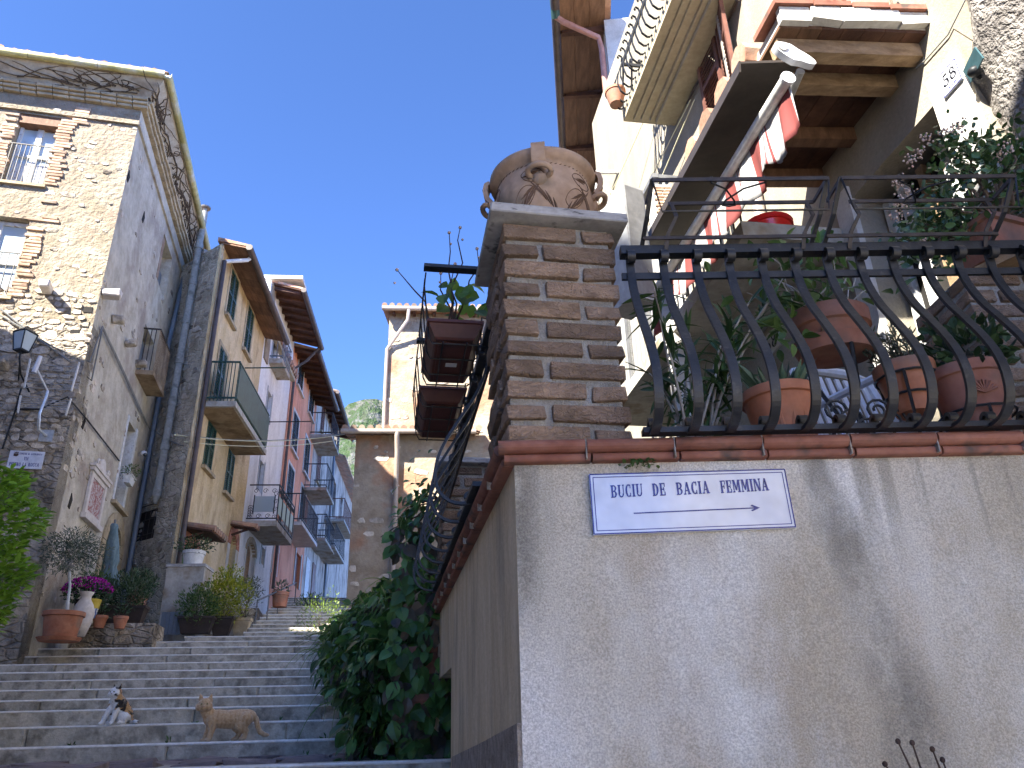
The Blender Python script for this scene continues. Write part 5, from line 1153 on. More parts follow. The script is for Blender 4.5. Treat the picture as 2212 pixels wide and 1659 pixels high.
D1 = (D1[0], D1[1], 4.0, D1[3]); D2 = (D2[0], D2[1], 4.2, D2[3])
EVZ = R.at(c3(815, 620), .62)[1]
wall_holes(R, 0, Y1, 3.4, EVZ + .12, [W1, W2, W3, W4, W5, D1 + (.35,), D2 + (.3,)], .22, None).build('wall', mt['yellow'], yh)
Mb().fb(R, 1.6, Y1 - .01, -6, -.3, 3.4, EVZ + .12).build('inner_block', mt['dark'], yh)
for wv in (W1, W2): closed_shutters(R, wv, yh, 'greenpaint', 'sandstone', 'sandstone', 'bluegreen')
closed_shutters(R, W3, yh, 'greenpaint', 'sandstone', None, 'bluegreen')
for wv in (W4, W5): closed_shutters(R, wv, yh, 'greenpaint', None, 'sandstone', None, 18)
eave(R, -.05, Y1 + .05, .62, EVZ, yh, 'wood', 13, None, .2, back=.12)
Mb().sprism(R, [(-2.5, EVZ + .95), (-.13, EVZ + .24), (-.13, EVZ + .30), (-2.5, EVZ + 1.05)], 1.15, Y1).build('roof', mt['roof'], yh)
# stone return beside the old house and its flue
ge = LS.p(5.35, -.02, 0); gc = R.p(-.02, -.02, 0); gdir = gc - ge; GL_ = gdir.length
GR = Fr((ge.x, ge.y), math.degrees(math.atan2(gdir.x, gdir.y)), 1)
Mb().fb(GR, -.15, GL_ - .01, -.08, 0, 2.6, EVZ + .15).build('stone_return', mt['returnwall'], yh)
Mb().fb(R, -.03, .10, -.05, .012, 3.5, EVZ + .1).build('quoin', mt['yellow'], yh)
rubble(GR, .05, GL_ - .1, 3.6, 12.8, yh, .09, .2, .40, (), 21, .09)
grw = (GR.at(c4(5, 1000))[0], GR.at(c4(130, 1000))[0], GR.at(c4(60, 1200))[1], GR.at(c4(60, 990))[1])
wg = Mb().fb(GR, grw[0], grw[1], -.05, .004, grw[2], grw[3]).build('window', mt['dark'], yh)
for k in range(4): Mb().fb(GR, grw[0] + .05 + k * (grw[1] - grw[0] - .1) / 3, grw[0] + .07 + k * (grw[1] - grw[0] - .1) / 3, .006, .02, grw[2], grw[3]).build('grille_bar', mt['ironbrown'], wg)
for k in range(3): Mb().fb(GR, grw[0], grw[1], .021, .03, grw[2] + .1 + k * .33, grw[2] + .12 + k * .33).build('grille_bar', mt['ironbrown'], wg)
fl = [GR.at(q, .12) for q in (c4(85, 905), c4(100, 850), c3(290, 740), c3(440, 60))]
flp = thing('flue_pipe', 'tall grey jointed flue pipe climbing beside the ochre house', 'flue', GR.p(fl[0][0], .12, fl[0][1]))
fs = (fl[1][0] + fl[2][0]) / 2; ftop = GR.at(c3(440, 60), .12)
fb_ = fl[0][1]; n = 7
for k in range(n):
    z0_, z1_ = fb_ + .1 + (ftop[1] - fb_ - .1) * k / n, fb_ + .1 + (ftop[1] - fb_ - .1) * (k + 1) / n
    Mb().tube([GR.p(fs, .12, z0_ + .004), GR.p(fs, .12, z1_)], .085, 14).build('pipe_length', mt['fibre'], flp, True)
    Mb().tube([GR.p(fs, .12, z0_ - .06), GR.p(fs, .12, z0_ + .08)], .105, 14).build('collar', mt['fibre'], flp, True)
Mb().tube([GR.p(fs, .12, fb_ - .12), GR.p(fs, .12, fb_ + .05)], [.04, .095], 14).build('end_cap', mt['fibre'], flp, True)
Mb().tube([GR.p(fs, .12, ftop[1] + .005), GR.p(fs, .12, ftop[1] + .12)], .05, 12).build('cowl_neck', mt['fibre'], flp)
Mb().lathe(GR.p(fs, .12, ftop[1] + .12), [(.13, 0), (.14, .03), (.02, .06)], 14).build('cowl', mt['greymetal'], flp)
# brown downpipe at the corner
bz0 = R.at((362, 1268), .1)[1]
Mb().tube([R.p(.35, .62, EVZ + .0), R.p(.3, .55, EVZ - .12), R.p(.03, .12, EVZ - .35)], .05, 10).build('gutter_branch', mt['whitemetal'], yh, True)
Mb().tube([R.p(.0, .10, EVZ - .36), R.p(.0, .10, bz0)], .055, 10).build('downpipe', mt['brownpipe'], yh, True)
Mb().tube([R.p(0, .10, bz0 - .3), R.p(0, .10, bz0 + .02)], [.08, .06], 10).build('pipe_shoe', mt['zinc'], yh, True)
# balcony
bf = R.at(c4(950, 575), .80); bn = R.at(c4(640, 38), .80)
bzz = (bf[1] + bn[1]) / 2 + .1
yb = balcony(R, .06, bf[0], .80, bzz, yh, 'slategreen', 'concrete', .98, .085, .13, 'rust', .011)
Mb().fb(R, .1, bf[0] - .02, .785, .792, bzz + .1, bzz + .93).build('balustrade_screen', mt['greenpaint'], yb)
Mb().tube([R.p(bf[0] * .12, .80, bzz + 1.0), R.p(bf[0] * .12, 1.75, bzz + 1.02)], .015, 6).build('line_arm', mt['greenpaint'], yb)
Mb().tube([R.p(bf[0] - .05, .80, bzz + .8), R.p(bf[0] - .05, 1.9, bzz + .82)], .015, 6).build('line_arm', mt['ironbrown'], yb)
# tiled door canopies and arched doors
def canopy(F, a, b, o, z, parent):
    t = Mb().sprism(F, [(.003, z + .10), (o, z), (o, z + .04), (.003, z + .14)], a, b).build('door_canopy', mt['wooddark'], parent)
    n = int((b - a) / .15)
    tm = mesh_of('canopy_tile', Mb().tube([(0, o + .05, z + .085), (0, .02, z + .19)], [.07, .06], 8), mt['roof'])
    for k in range(n): piece('canopy_tile', tm, F.mat(a + .08 + k * (b - a - .1) / (n - 1), 0, 0), t)
    for e in (a + .12, b - .16): Mb().bar([F.p(e, .02, z - .12), F.p(e, o - .2, z + .02)], F.u, .04, .03).build('canopy_strut', mt['wooddark'], t)
k1a, k1b = R.at(c4(430, 1090), 0), R.at(c4(640, 1225), .62)
canopy(R, D1[0] - .25, k1b[0], .62, k1b[1] - .02, yh)
k2b = R.at(c4(885, 1140), .62); canopy(R, D2[0] - .2, k2b[0], .62, k2b[1] - .02, yh)
def arch(F, d, rise, parent, mat, n=11, wd=.26):
    m_, hw_, zs_ = (d[0] + d[1]) / 2, (d[1] - d[0]) / 2, d[3] - rise
    for k in range(n):
        a0, a1 = math.pi * k / n, math.pi * (k + 1) / n - .03
        Mb().fprism(F, [(m_ + hw_ * math.cos(a0), zs_ + rise * math.sin(a0)), (m_ + hw_ * math.cos(a1), zs_ + rise * math.sin(a1)), (m_ + (hw_ + wd) * math.cos(a1), zs_ + (rise + wd) * math.sin(a1)), (m_ + (hw_ + wd) * math.cos(a0), zs_ + (rise + wd) * math.sin(a0))], -.08, .025).build('arch_brick', mt[mat], parent)
    for sd in (-1, 1): Mb().fb(F, *sorted((m_ + sd * hw_, m_ + sd * (hw_ + wd * .8))), -.08, .015, d[2], zs_).build('door_jamb', mt['offwhite'], parent)
arch(R, D1, .35, yh, 'archbrick'); arch(R, D2, .3, yh, 'archbrick')
for k in range(4): Mb().fb(R, D1[0] + k * (D1[1] - D1[0]) / 4 + .003, D1[0] + (k + 1) * (D1[1] - D1[0]) / 4 - .003, -.2, -.16 + .002 * k, D1[2], D1[3]).build('door_board', mt['greendoor'], yh)
Mb().fb(R, D2[0], D2[1], -.2, -.16, D2[2], D2[3]).build('door', mt['bluegreen'], yh)
# ---- white house
wh = thing('white_house', 'white stucco house with small iron balconies between the ochre and red houses', 'house', R.p(6.7, -1, 5))
Y2 = R.at(c4(1085, 500))[0]
we = R.at(c3(1215, 860), .95); WE = we[1]
V1 = q4(R, (c3(940, 1095), c3(978, 1180), c3(960, 1400), c3(925, 1400))); V2 = q4(R, (c4(962, 75), c4(998, 120), c4(975, 305), c4(945, 285))); V3 = q4(R, (c4(905, 595), c4(938, 640), c4(915, 850), c4(880, 830)))
DW = q4(R, (c4(812, 1205), c4(880, 1260), c4(850, 1450), c4(785, 1430))); DW = (DW[0], DW[1], DW[2] - .6, DW[3])
DG = q4(R, (c4(1045, 1250), c4(1122, 1290), c4(1110, 1540), c4(1035, 1520))); DG = (DG[0], min(DG[1], Y2 - .1), DG[2], DG[3])
V4 = q4(R, (c4(920, 1255), c4(945, 1280), c4(930, 1395), c4(905, 1380)))
holes = [V1, V2, V3, DW + (.3,), DG + (.35,), V4]
wall_holes(R, Y1 + .003, Y2, 3.5, WE + .25, holes, .2, 5).build('wall', mt['white'], wh)
for v in (V1, V2, V3, V4):
    Mb().fb(R, v[0] + .02, v[1] - .02, -.15, -.1, v[2] + .02, v[3] - .02).build('window', mt['zinc'], wh)
    for x0, x1 in ((v[0] - .09, v[0]), (v[1], v[1] + .09)): Mb().fb(R, x0, x1, .001, .015, v[2] - .05, v[3] + .1).build('window_trim', mt['lightmetal'], wh)
eave(R, Y1 + .2, Y2 - .02, .95, WE, wh, 'wooddark', 9, 'wooddark', .25, 'brownpipe', .5)
Mb().fb(R, Y1 + .003, Y2, .002, .16, WE - 1.35, WE - 1.2).build('cornice', mt['creamtrim'], wh)
tmc = mesh_of('cornice_tile', Mb().tube([(0, .24, -.02), (0, 0, .08)], [.09, .08], 8), mt['roof'])
for k in range(18): piece('cornice_tile', tmc, R.mat(Y1 + .1 + k * (Y2 - Y1 - .15) / 17, 0, WE - 1.16), wh)
# sunlit gable masonry rising over the ochre roof
gb_ = Fr(R.p(Y1 + .18, .0, 0), -5.4 + 90, 1)
Mb().fb(R, Y1 + .12, Y1 + .6, -1.6, .05, EVZ - .5, WE + .2).build('gable_wall', mt['farstone'], wh)
Mb().fb(R, Y1 + .05, Y1 + .75, -2.4, .95, WE + .35, WE + .47).build('verge', mt['offwhite'], wh)
v1b = balcony(R, V1[0] - .3, V1[1] + .35, .42, V1[2] + .02, wh, 'zinc', 'concrete', .85, .14, .16, None, .009)
fbn, fbf = R.at(c4(1010, 1040), .85), R.at(c4(1145, 1225), .85)
bzw = (fbn[1] + fbf[1]) / 2 + .05
# balcony with frosted panels and scrollwork
w0_, w1_ = Y1 + .35, fbf[0]
sl2 = Mb().fb(R, w0_, w1_, .002, .85, bzw - .16, bzw).build('balcony_slab', mt['concrete'], wh)
for z_ in (bzw + 1.02, bzw + .05):
    Mb().fb(R, w0_, w1_, .82, .85, z_, z_ + .03).build('balcony_rail', mt['iron'], sl2); Mb().fb(R, w0_, w0_ + .03, .0, .819, z_, z_ + .03).build('balcony_rail', mt['iron'], sl2)
for e in [w0_ + k * (w1_ - w0_) / 4 for k in range(5)]: Mb().fb(R, e - .015, e + .015, .822, .848, bzw, bzw + 1.02).build('balcony_post', mt['iron'], sl2)
for k in range(4):
    a0 = w0_ + (k + .15) * (w1_ - w0_) / 4; a1 = w0_ + (k + .85) * (w1_ - w0_) / 4
    Mb().fb(R, a0, a1, .83, .84, bzw + .22, bzw + .72).build('frosted_panel', mt['frost'], sl2)
    for q in range(4):
        c0 = R.p(a0 + (q + .5) * (a1 - a0) / 4, .835, bzw + .87)
        Mb().tube([c0 + R.u * (.09 * math.cos(t * .7)) * (1 - t / 16) + Vector((0, 0, .09 * math.sin(t * .7) * (1 - t / 16))) for t in range(12)], .009, 5).build('scroll', mt['iron'], sl2)
Mb().fb(R, w0_ + .008, w0_ + .018, .18, .72, bzw + .25, bzw + .70).build('frosted_panel', mt['frost'], sl2)
for x0, x1, z0_, z1_ in ((.15, .18, .2, .74), (.72, .75, .2, .74)): Mb().fb(R, w0_ + .004, w0_ + .022, x0, x1, bzw + z0_, bzw + z1_).build('balcony_post', mt['iron'], sl2)
for q in range(14):
    tt = q / 13; oo, zz = (.08, .1 + .9 * tt) if q < 5 else ((.8, .1 + .9 * (q - 5) / 4) if q < 9 else (.2 + .5 * (q - 9) / 4, .86 if q % 2 else .13))
    c0 = R.p(w0_ + .012, min(oo, .76), bzw + zz)
    Mb().tube([c0 + R.n * (.075 * math.cos(t * .7)) * (1 - t / 16) + Vector((0, 0, .075 * math.sin(t * .7) * (1 - t / 16))) for t in range(12)], .008, 5).build('scroll', mt['iron'], sl2)
arch(R, DW, .3, wh, 'sandstone', 9, .16); arch(R, DG, .35, wh, 'offwhite', 9, .14)
Mb().fb(R, DW[0], DW[1], -.18, -.14, DW[2], DW[3]).build('door', mt['woodlight'], wh)
for k in range(2):
    dd = Mb().fb(R, DG[0] + k * (DG[1] - DG[0]) / 2 + .01, DG[0] + (k + 1) * (DG[1] - DG[0]) / 2 - .01, -.18, -.13, DG[2], DG[3]).build('door', mt['greymetal'], wh)
    for j in range(4): Mb().fb(R, DG[0] + k * (DG[1] - DG[0]) / 2 + .09, DG[0] + (k + 1) * (DG[1] - DG[0]) / 2 - .09, -.13, -.115, DG[2] + .2 + j * .5, DG[2] + .6 + j * .5).build('door_panel', mt['greymetal'], dd)
# ---- red house
rh = thing('red_house', 'salmon red stucco house with black shutters further up the steps', 'house', R.p(11, -1, 5.5))
Y3 = R.at(c4(1280, 800))[0]
re_ = R.at(c3(1310, 1270), .85); RE = re_[1]
cols_ = [(Y2 + .18 * (Y3 - Y2), Y2 + .38 * (Y3 - Y2)), (Y2 + .66 * (Y3 - Y2), Y2 + .86 * (Y3 - Y2))]
rowz = [(R.at(c3(1160, 1600))[1], R.at(c3(1165, 1250))[1]), (R.at(c4(1160, 560))[1], R.at(c4(1175, 260))[1]), (R.at(c4(1125, 950))[1], R.at(c4(1140, 660))[1])]
RW = [(a, b, z0_, z1_) for a, b in cols_ for z0_, z1_ in rowz]
RD = q4(R, (c4(1175, 1300), c4(1215, 1330), c4(1190, 1560), c4(1150, 1560)))
wall_holes(R.sub(0, .01), Y2 + .003, Y3, 4, RE + .18, RW + [RD], .18, 5).build('wall', mt['red'], rh)
for v in RW: closed_shutters(R.sub(0, .01), v, rh, 'blackpaint', 'offwhite', 'offwhite', None, 14)
Mb().fb(R, RD[0], RD[1], -.14, -.1, RD[2], RD[3]).build('door', mt['brownpaint'], rh)
for x0, x1 in ((RD[0] - .14, RD[0] - .002), (RD[1] + .002, RD[1] + .14)): Mb().fb(R, x0, x1, .012, .04, RD[2], RD[3] + .1).build('door_jamb', mt['offwhite'], rh)
eave(R, Y2 + .02, Y3 - .02, .85, RE, rh, 'wooddark', 8, 'wooddark', .22, 'brownpipe', .55)
Mb().tube([R.p(Y2 - .1, .95, WE), R.p(Y2 + .0, .5, WE - .5), R.p(Y2 + .06, .10, WE - .8), R.p(Y2 + .06, .10, 6)], .05, 8).build('downpipe', mt['brownpipe'], rh, True)
rbn, rbf = R.at(c4(1160, 985), .8), R.at(c4(1335, 1262), .8)
balcony(R, Y2 + .25, rbf[0], .8, rbf[1] + .12, rh, 'ironbrown', 'offwhite', .95, .13, .12)
# ---- grey house and the pale house at the end of the row
gy = thing('grey_stone_house', 'grey stone house with brown shutters beyond the red house', 'house', R.p(17, -1, 6))
Y4 = R.at(c4(1440, 700))[0]; GE = R.at(c4(1525, 230), .8)[1]
gcol = [(Y3 + .25 * (Y4 - Y3), Y3 + .42 * (Y4 - Y3))]
GW = [(gcol[0][0], gcol[0][1], R.at(c4(1360, 380))[1], R.at(c4(1365, 140))[1]), (gcol[0][0], gcol[0][1], R.at(c4(1335, 770))[1], R.at(c4(1345, 510))[1])]
GDr = q4(R, (c4(1270, 1360), c4(1300, 1390), c4(1290, 1520), c4(1262, 1520)))
wall_holes(R, Y3 + .003, Y4, 4.5, GE + .18, GW, .18, 5).build('wall', mt['grey'], gy)
for v in GW: closed_shutters(R, v, gy, 'brownpaint', None, 'sandstone', None, 12)
Mb().fb(R, Y3 + .6, Y3 + 1.5, .002, .03, 6.0, 8.3).build('door', mt['whitepaint'], gy); Mb().fb(R, Y3 + 2.2, Y3 + 3.0, .002, .035, 6.2, 8.4).build('door', mt['brownpaint'], gy)
eave(R, Y3 + .02, Y4 + .6, .8, GE, gy, 'wooddark', 8, 'wooddark', .22, 'brownpipe', .6)
Mb().tube([R.p(Y4 - .2, .12, GE - .3), R.p(Y4 - .2, .12, 6.5)], .06, 8).build('downpipe', mt['zinc'], gy, True)
balcony(R, Y3 + .3, Y3 + 3.0, .75, R.at(c4(1430, 1270), .75)[1] + .15, gy, 'iron', 'concrete', .95, .16)
ph_ = thing('pale_house', 'pale rendered house with stacked balconies at the end of the row', 'house', R.p(25, -1, 7))
Y5 = Y4 + 11; PEZ = GE - .9
wall_holes(R, Y4 + .003, Y5, 5, PEZ, [(Y4 + 1.2, Y4 + 2.1, 11.6, 13.4), (Y4 + 4, Y4 + 4.9, 11.6, 13.4), (Y4 + 1.2, Y4 + 2.1, 14.8, 16.4)], .2, 5).build('wall', mt['grey'], ph_)
for v in ((Y4 + 1.2, Y4 + 2.1, 11.6, 13.4), (Y4 + 4, Y4 + 4.9, 11.6, 13.4), (Y4 + 1.2, Y4 + 2.1, 14.8, 16.4)): Mb().fb(R, v[0] + .02, v[1] - .02, -.14, -.1, v[2], v[3]).build('window', mt['glass'], ph_)
for q, (p_, ln, rl) in enumerate(((c4(1500, 575), 2.4, 'ironbrown'), (c4(1460, 945), 2.2, 'iron'), (c4(1540, 1390), 3.4, 'iron'), (c4(1600, 1200), 3.6, 'brownpaint'))):
    e = R.at(p_, .9); balcony(R, e[0] - ln, e[0], .9, e[1] + .12, ph_, rl, 'concrete', .95, .2)
Mb().sprism(R, [(-2, PEZ + 1), (.55, PEZ + .02), (.55, PEZ + .1), (-2, PEZ + 1.1)], Y4 + .65, Y5).build('roof', mt['roof'], ph_)
# ---- clothes lines crossing the lane
for q, (p0, p1_, r0_, r1_) in enumerate((((c4(255, 408)), c4(1545, 400), 17.2, 20.5), (c4(255, 412), c4(1550, 408), 17.2, 20.5), (c4(330, 465), c4(1615, 432), 17.3, 20.5))):
    A0, B0 = atR(p0, r0_), atR(p1_, r1_); pts = [A0.lerp(B0, t / 10) - Vector((0, 0, .18 * 4 * (t / 10) * (1 - t / 10))) for t in range(11)]
    tag(Mb().tube(pts, .009, 5).build('overhead_line', mt['rope'] if q else mt['cablegrey'], None, True, org=A0), ('upper grey wire strung across the steps', 'upper pale line strung across the steps', 'lower pale line strung across the steps')[q], 'line')
# ---- black cables over the old house
for q, pp_ in enumerate(([(LF, 0, 235, .06), (LF, 330, 500, .06), (LF, 560, 660, .06), (LS, 760, 835, .06), (LS, 850, 400, .06), (LS, 1220, 1200, .05)], [(LF, 0, 290, .05), (LF, 450, 560, .05), (LS, 745, 680, .05), (LS, 850, 385, .05), (LS, 1000, 700, .05), (LS, 1240, 1235, .05)], [(LF, 175, 900, .03), (LF, 130, 1075, .03), (LF, 20, 1400, .03)], [(LF, 130, 1070, .04), (LF, 330, 1072, .04), (LS, 560, 970, .04), (LS, 700, 1130, .04), (LS, 990, 1500, .04)])):
    P = []
    for F_, x_, y_, o_ in pp_: a, z = F_.at(c2(x_, y_), o_); P.append(F_.p(a, o_, z))
    tag(Mb().tube(P, .014, 6).build('wall_cable', mt['cable'] if q > 1 else mt['cablegrey'], None, True, org=P[0]), ('upper grey cable crossing the old house below the lantern', 'second grey cable crossing the old house wall', 'black cable dropping beside the street name plate', 'black cable running from the aerial down the side wall')[q], 'cable')
# cable from the old house to the ochre house
A0, B0 = LS.p(LS.at(c2(1240, 1230))[0], .05, LS.at(c2(1240, 1230))[1]), R.p(R.at(c4(385, 515))[0], .1, R.at(c4(385, 515))[1])
tag(Mb().tube([A0.lerp(B0, t / 6) - Vector((0, 0, .3 * (t / 6) * (1 - t / 6) * 4 * .3)) for t in range(7)], .016, 6).build('wall_cable', mt['cablegrey'], None, True, org=A0), 'sagging cable from the zinc pipe to the ochre house corner', 'cable')

# ================================================================== FAR: sunlit house closing the lane
fp0 = atY((836, 800), 21.0); FH = Fr((fp0.x, fp0.y), 85, 1); FZ = FH.at((900, 672), .35)[1]
fh = thing('sunlit_stone_house', 'sunlit pale stone house closing the top of the lane', 'house', FH.p(2, -2, 5))
wall_holes(FH, 0, 7.5, 4, FZ + .1, [], .2, 6).build('wall', mt['farstone'], fh)
for k in range(10): Mb().sprism(FH, [(.003, FZ + .10), (.36, FZ), (.36, FZ + .03), (.003, FZ + .13)], -.1 + k * .6, -.1 + (k + 1) * .6 - .01).build('eave_board', mt['wood'], fh)
for k in range(10): Mb().sprism(FH, [(.003, FZ + .0), (.30, FZ - .06), (.31, FZ - .003), (.003, FZ + .095)], .12 + k * .62, .20 + k * .62).build('rafter', mt['wooddark'], fh)
gut(FH, -.2, 6.4, .42, FZ + .05, .07).build('gutter', mt['greigepipe'], fh)
ftm = mesh_of('roof_tile', Mb().tube([(0, .05, .0), (0, -.5, .13)], [.085, .075], 8), mt['roof'])
for k in range(28): piece('roof_tile', ftm, FH.mat(-.12 + k * .225, .42, FZ + .13 + random.uniform(-.008, .008)), fh)
Mb().sprism(FH, [(.40, FZ + .07), (.38, FZ + .10), (-3, FZ + 1.2), (-3, FZ + 1.1)], -.2, 6.4).build('roof', mt['roof'], fh)
Mb().tube([FH.p(.62, .42, FZ), FH.p(.60, .42, FZ - .35), FH.p(.10, .10, FZ - 1.0), FH.p(-.02, .08, FZ - 1.2), FH.p(-.02, .08, 6)], .055, 8).build('downpipe', mt['greigepipe'], fh, True)
rubble(FH, .05, 5.2, FZ - 5.0, FZ - .15, fh, .12, .26, .16, (), 31, .08)
lo0 = atY((766, 1000), 19.3); LO = Fr((lo0.x, lo0.y), 85, 1); LZ = LO.at((830, 935), .3)[1]
lo = thing('lower_stone_house', 'low stone house with tiled roof and gutter below the sunlit house', 'house', LO.p(2, -.5, 4))
wall_holes(LO, 0, 6.5, 3.5, LZ + .05, [], .2, 1.5).build('wall', mt['farstone'], lo)
gut(LO, -.35, 3.2, .42, LZ, .065).build('gutter', mt['greigepipe'], lo)
for k in range(17): piece('roof_tile', ftm, LO.mat(-.25 + k * .22, .40, LZ + .09 + random.uniform(-.008, .008)), lo)
for k in range(6): Mb().sprism(LO, [(.003, LZ + .06), (.36, LZ - .02), (.36, LZ + .01), (.003, LZ + .09)], -.3 + k * .6, -.3 + (k + 1) * .6 - .01).build('eave_board', mt['wood'], lo)
Mb().sprism(LO, [(.38, LZ + .02), (.38, LZ + .07), (-1.6, LZ + .62), (-1.6, LZ + .5)], -.35, 3.2).build('roof', mt['roof'], lo)
dpx = LO.at((857, 1000), .15)[0]
Mb().tube([LO.p(dpx, .42, LZ), LO.p(dpx, .42, LZ - .15), LO.p(dpx, .12, LZ - .5), LO.p(dpx, .12, 4)], .065, 10).build('downpipe', mt['greigepipe'], lo, True)
rubble(LO, .05, 3.2, LZ - 4.5, LZ - .1, lo, .12, .26, .14, (), 33, .07)
# ================================================================== mountain beyond
mm = Mb(); nx, ny = 110, 60
for i in range(nx):
    for j in range(ny):
        x = -480 + i * 8.0; y = 330 + j * 7.0; t = j / (ny - 1)
        h = 40 + 175 * math.sin(min(t * 1.25, 1) * math.pi / 2) + 55 * noise.fractal(Vector((x * .008, y * .008, 2)), 1, 2, 4) + 14 * noise.fractal(Vector((x * .05, y * .05, 5)), 1, 2, 4)
        mm.v.append(Vector((x, y, h * 1.08 * (1 - .10 * max(0, (x + 110) / 300)))))
mm.f = [(i * ny + j, (i + 1) * ny + j, (i + 1) * ny + j + 1, i * ny + j + 1) for i in range(nx - 1) for j in range(ny - 1)]
mt['hill'] = M('rocky wooded slope', (.04, .052, .028), (.13, .125, .11), .10, bump=1, bscale=.4, bdist=4, cc=(.035, .06, .02), ccs=.16, cct=(.44, .54), detail=7, lo=.42, hi=.60)
struct(mm.build('mountain', mt['hill'], None, 2))
# ================================================================== PLANTS
def leaf_geo(L, W, fold=.25, droop=.15):
    vs = [(0, 0, 0)]; fs = []
    for t, w in ((.22, .72), (.5, 1.0), (.78, .66)):
        z = -droop * L * t * t
        vs += [(-W / 2 * w, L * t, z + fold * W / 2 * w), (0, L * t, z), (W / 2 * w, L * t, z + fold * W / 2 * w)]
    vs.append((0, L, -droop * L))
    fs = [(0, 2, 1), (0, 3, 2), (1, 2, 5, 4), (2, 3, 6, 5), (4, 5, 8, 7), (5, 6, 9, 8), (7, 8, 10), (8, 9, 10)]
    return vs, fs
def orient(pos, d, up):
    d = Vector(d).normalized(); up = Vector(up); x = d.cross(up)
    x = x.normalized() if x.length > 1e-4 else d.orthogonal().normalized(); z = x.cross(d)
    m = Matrix((x, d, z)).transposed().to_4x4(); m.translation = pos; return m
def put_leaf(mb, pos, d, up, geo, s=1.0):
    m = orient(pos, d, up) @ Matrix.Diagonal((s, s, s, 1)); mb.add([m @ Vector(v) for v in geo[0]], geo[1])
def leaf_mesh(name, geo, mat): return mesh_of(name, Mb().add(*geo), mat)
RV = random.Random(99)
def rv(s=1.0): return Vector((RV.gauss(0, s), RV.gauss(0, s), RV.gauss(0, s)))
def bush(mb, c, r, n, geo, up=.4, out=1.0, sc=(.7, 1.2), shell=.55, squash=(1, 1, 1), lump=.25):
    """leaves spread through an ellipsoidal crown with an uneven outline"""
    c = Vector(c)
    for _ in range(n):
        d = rv().normalized(); k = (1 - shell * RV.random() ** 1.5) * (1 + lump * noise.noise(d * 2.3 + c))
        p = c + Vector((d.x * r * squash[0], d.y * r * squash[1], d.z * r * squash[2])) * k
        put_leaf(mb, p, d * out + rv(.6) + Vector((0, 0, up)), rv() + Vector((0, 0, .6)), geo, RV.uniform(*sc))
def stems(mb, base, tips, r, seg=4, wob=.04):
    for t in tips:
        P = [Vector(base).lerp(Vector(t), i / seg) + (rv(wob) if 0 < i < seg else Vector()) for i in range(seg + 1)]
        mb.tube(P, [r * (1 - .7 * i / seg) for i in range(seg + 1)], 5)
# ---- vine covered bank beside the steps
E0, E1 = Vector((-.66, 5.5, 0)), Vector((-3.12, 14.6, 0)); VU = (E1 - E0).normalized(); VN = Vector((-VU.y, VU.x, 0)); VLn = (E1 - E0).length
def vine_top(t): return 2.62 + .92 * t + .12 * noise.noise(Vector((t * 9, 0, 4))) - .55 * max(0, .07 - t) / .07
def vine_bot(t): return 1.15 + 1.75 * t
def vsurf(t, h, e=0):     # h 0 bottom .. 1 top of the left face, >1 over the top
    zt, zb = vine_top(t), vine_bot(t); b = .22 * noise.noise(Vector((t * 11, h * 2.5, 1))) + .10 * noise.noise(Vector((t * 30, h * 7, 3)))
    if h <= 1: o = .12 + b + .28 * math.sin(min(h, 1) * math.pi) - .10 * (1 - h); z = zb + (zt - zb) * h
    else: o = .15 + b - (h - 1) * 1.4; z = zt + .12 * math.sin((h - 1) * math.pi) + b * .4
    return E0 + VU * (t * VLn) + VN * (o + e) + Vector((0, 0, z))
vn = thing('creeper_hedge', 'dark green creeper tumbling over the bank beside the steps', 'creeper', (E0.x - .1, E0.y + .6, 1.2))
core = Mb(); nt_, nh = 36, 14
for i in range(nt_ + 1):
    for j in range(nh + 1): core.v.append(vsurf(i / nt_, j / nh * 1.7, -.16))
core.f = [(i * (nh + 1) + j, (i + 1) * (nh + 1) + j, (i + 1) * (nh + 1) + j + 1, i * (nh + 1) + j + 1) for i in range(nt_) for j in range(nh)]
b0 = len(core.v); core.v += [E0 - VN * 1.3 + Vector((0, 0, 0)), E0 - VN * 1.3 + Vector((0, 0, 2.6))]
core.f.append(tuple([j for j in range(nh + 1)] + [b0 + 1, b0]))
core.build('inner_mass', mt['vine'], vn, 2)
gv = leaf_geo(.098, .07, .22, .25); gvs = leaf_geo(.075, .05, .2, .2)
jm, jl, jp = Mb(), Mb(), Mb()
for _ in range(8800):
    t = RV.random() ** 1.35; h = RV.random() * 1.65; p = vsurf(t, h, RV.uniform(-.10, .13))
    d = VN * RV.uniform(.1, .8) + Vector((0, 0, -.65 if h < .95 else -.1)) + rv(.45)
    up = VN + Vector((0, 0, .8)) + rv(.35)
    tgt = jm
    if (h > .5 and noise.noise(Vector((t * 8, h * 3, 8))) > .02 and RV.random() < .7) or RV.random() < .05: tgt = jl
    if t < .12 and noise.noise(Vector((t * 20, h * 4, 2))) > .1 and RV.random() < .6: tgt = jp
    put_leaf(tgt, p, d, up, gv if tgt is jm else gvs, RV.uniform(.75, 1.3))
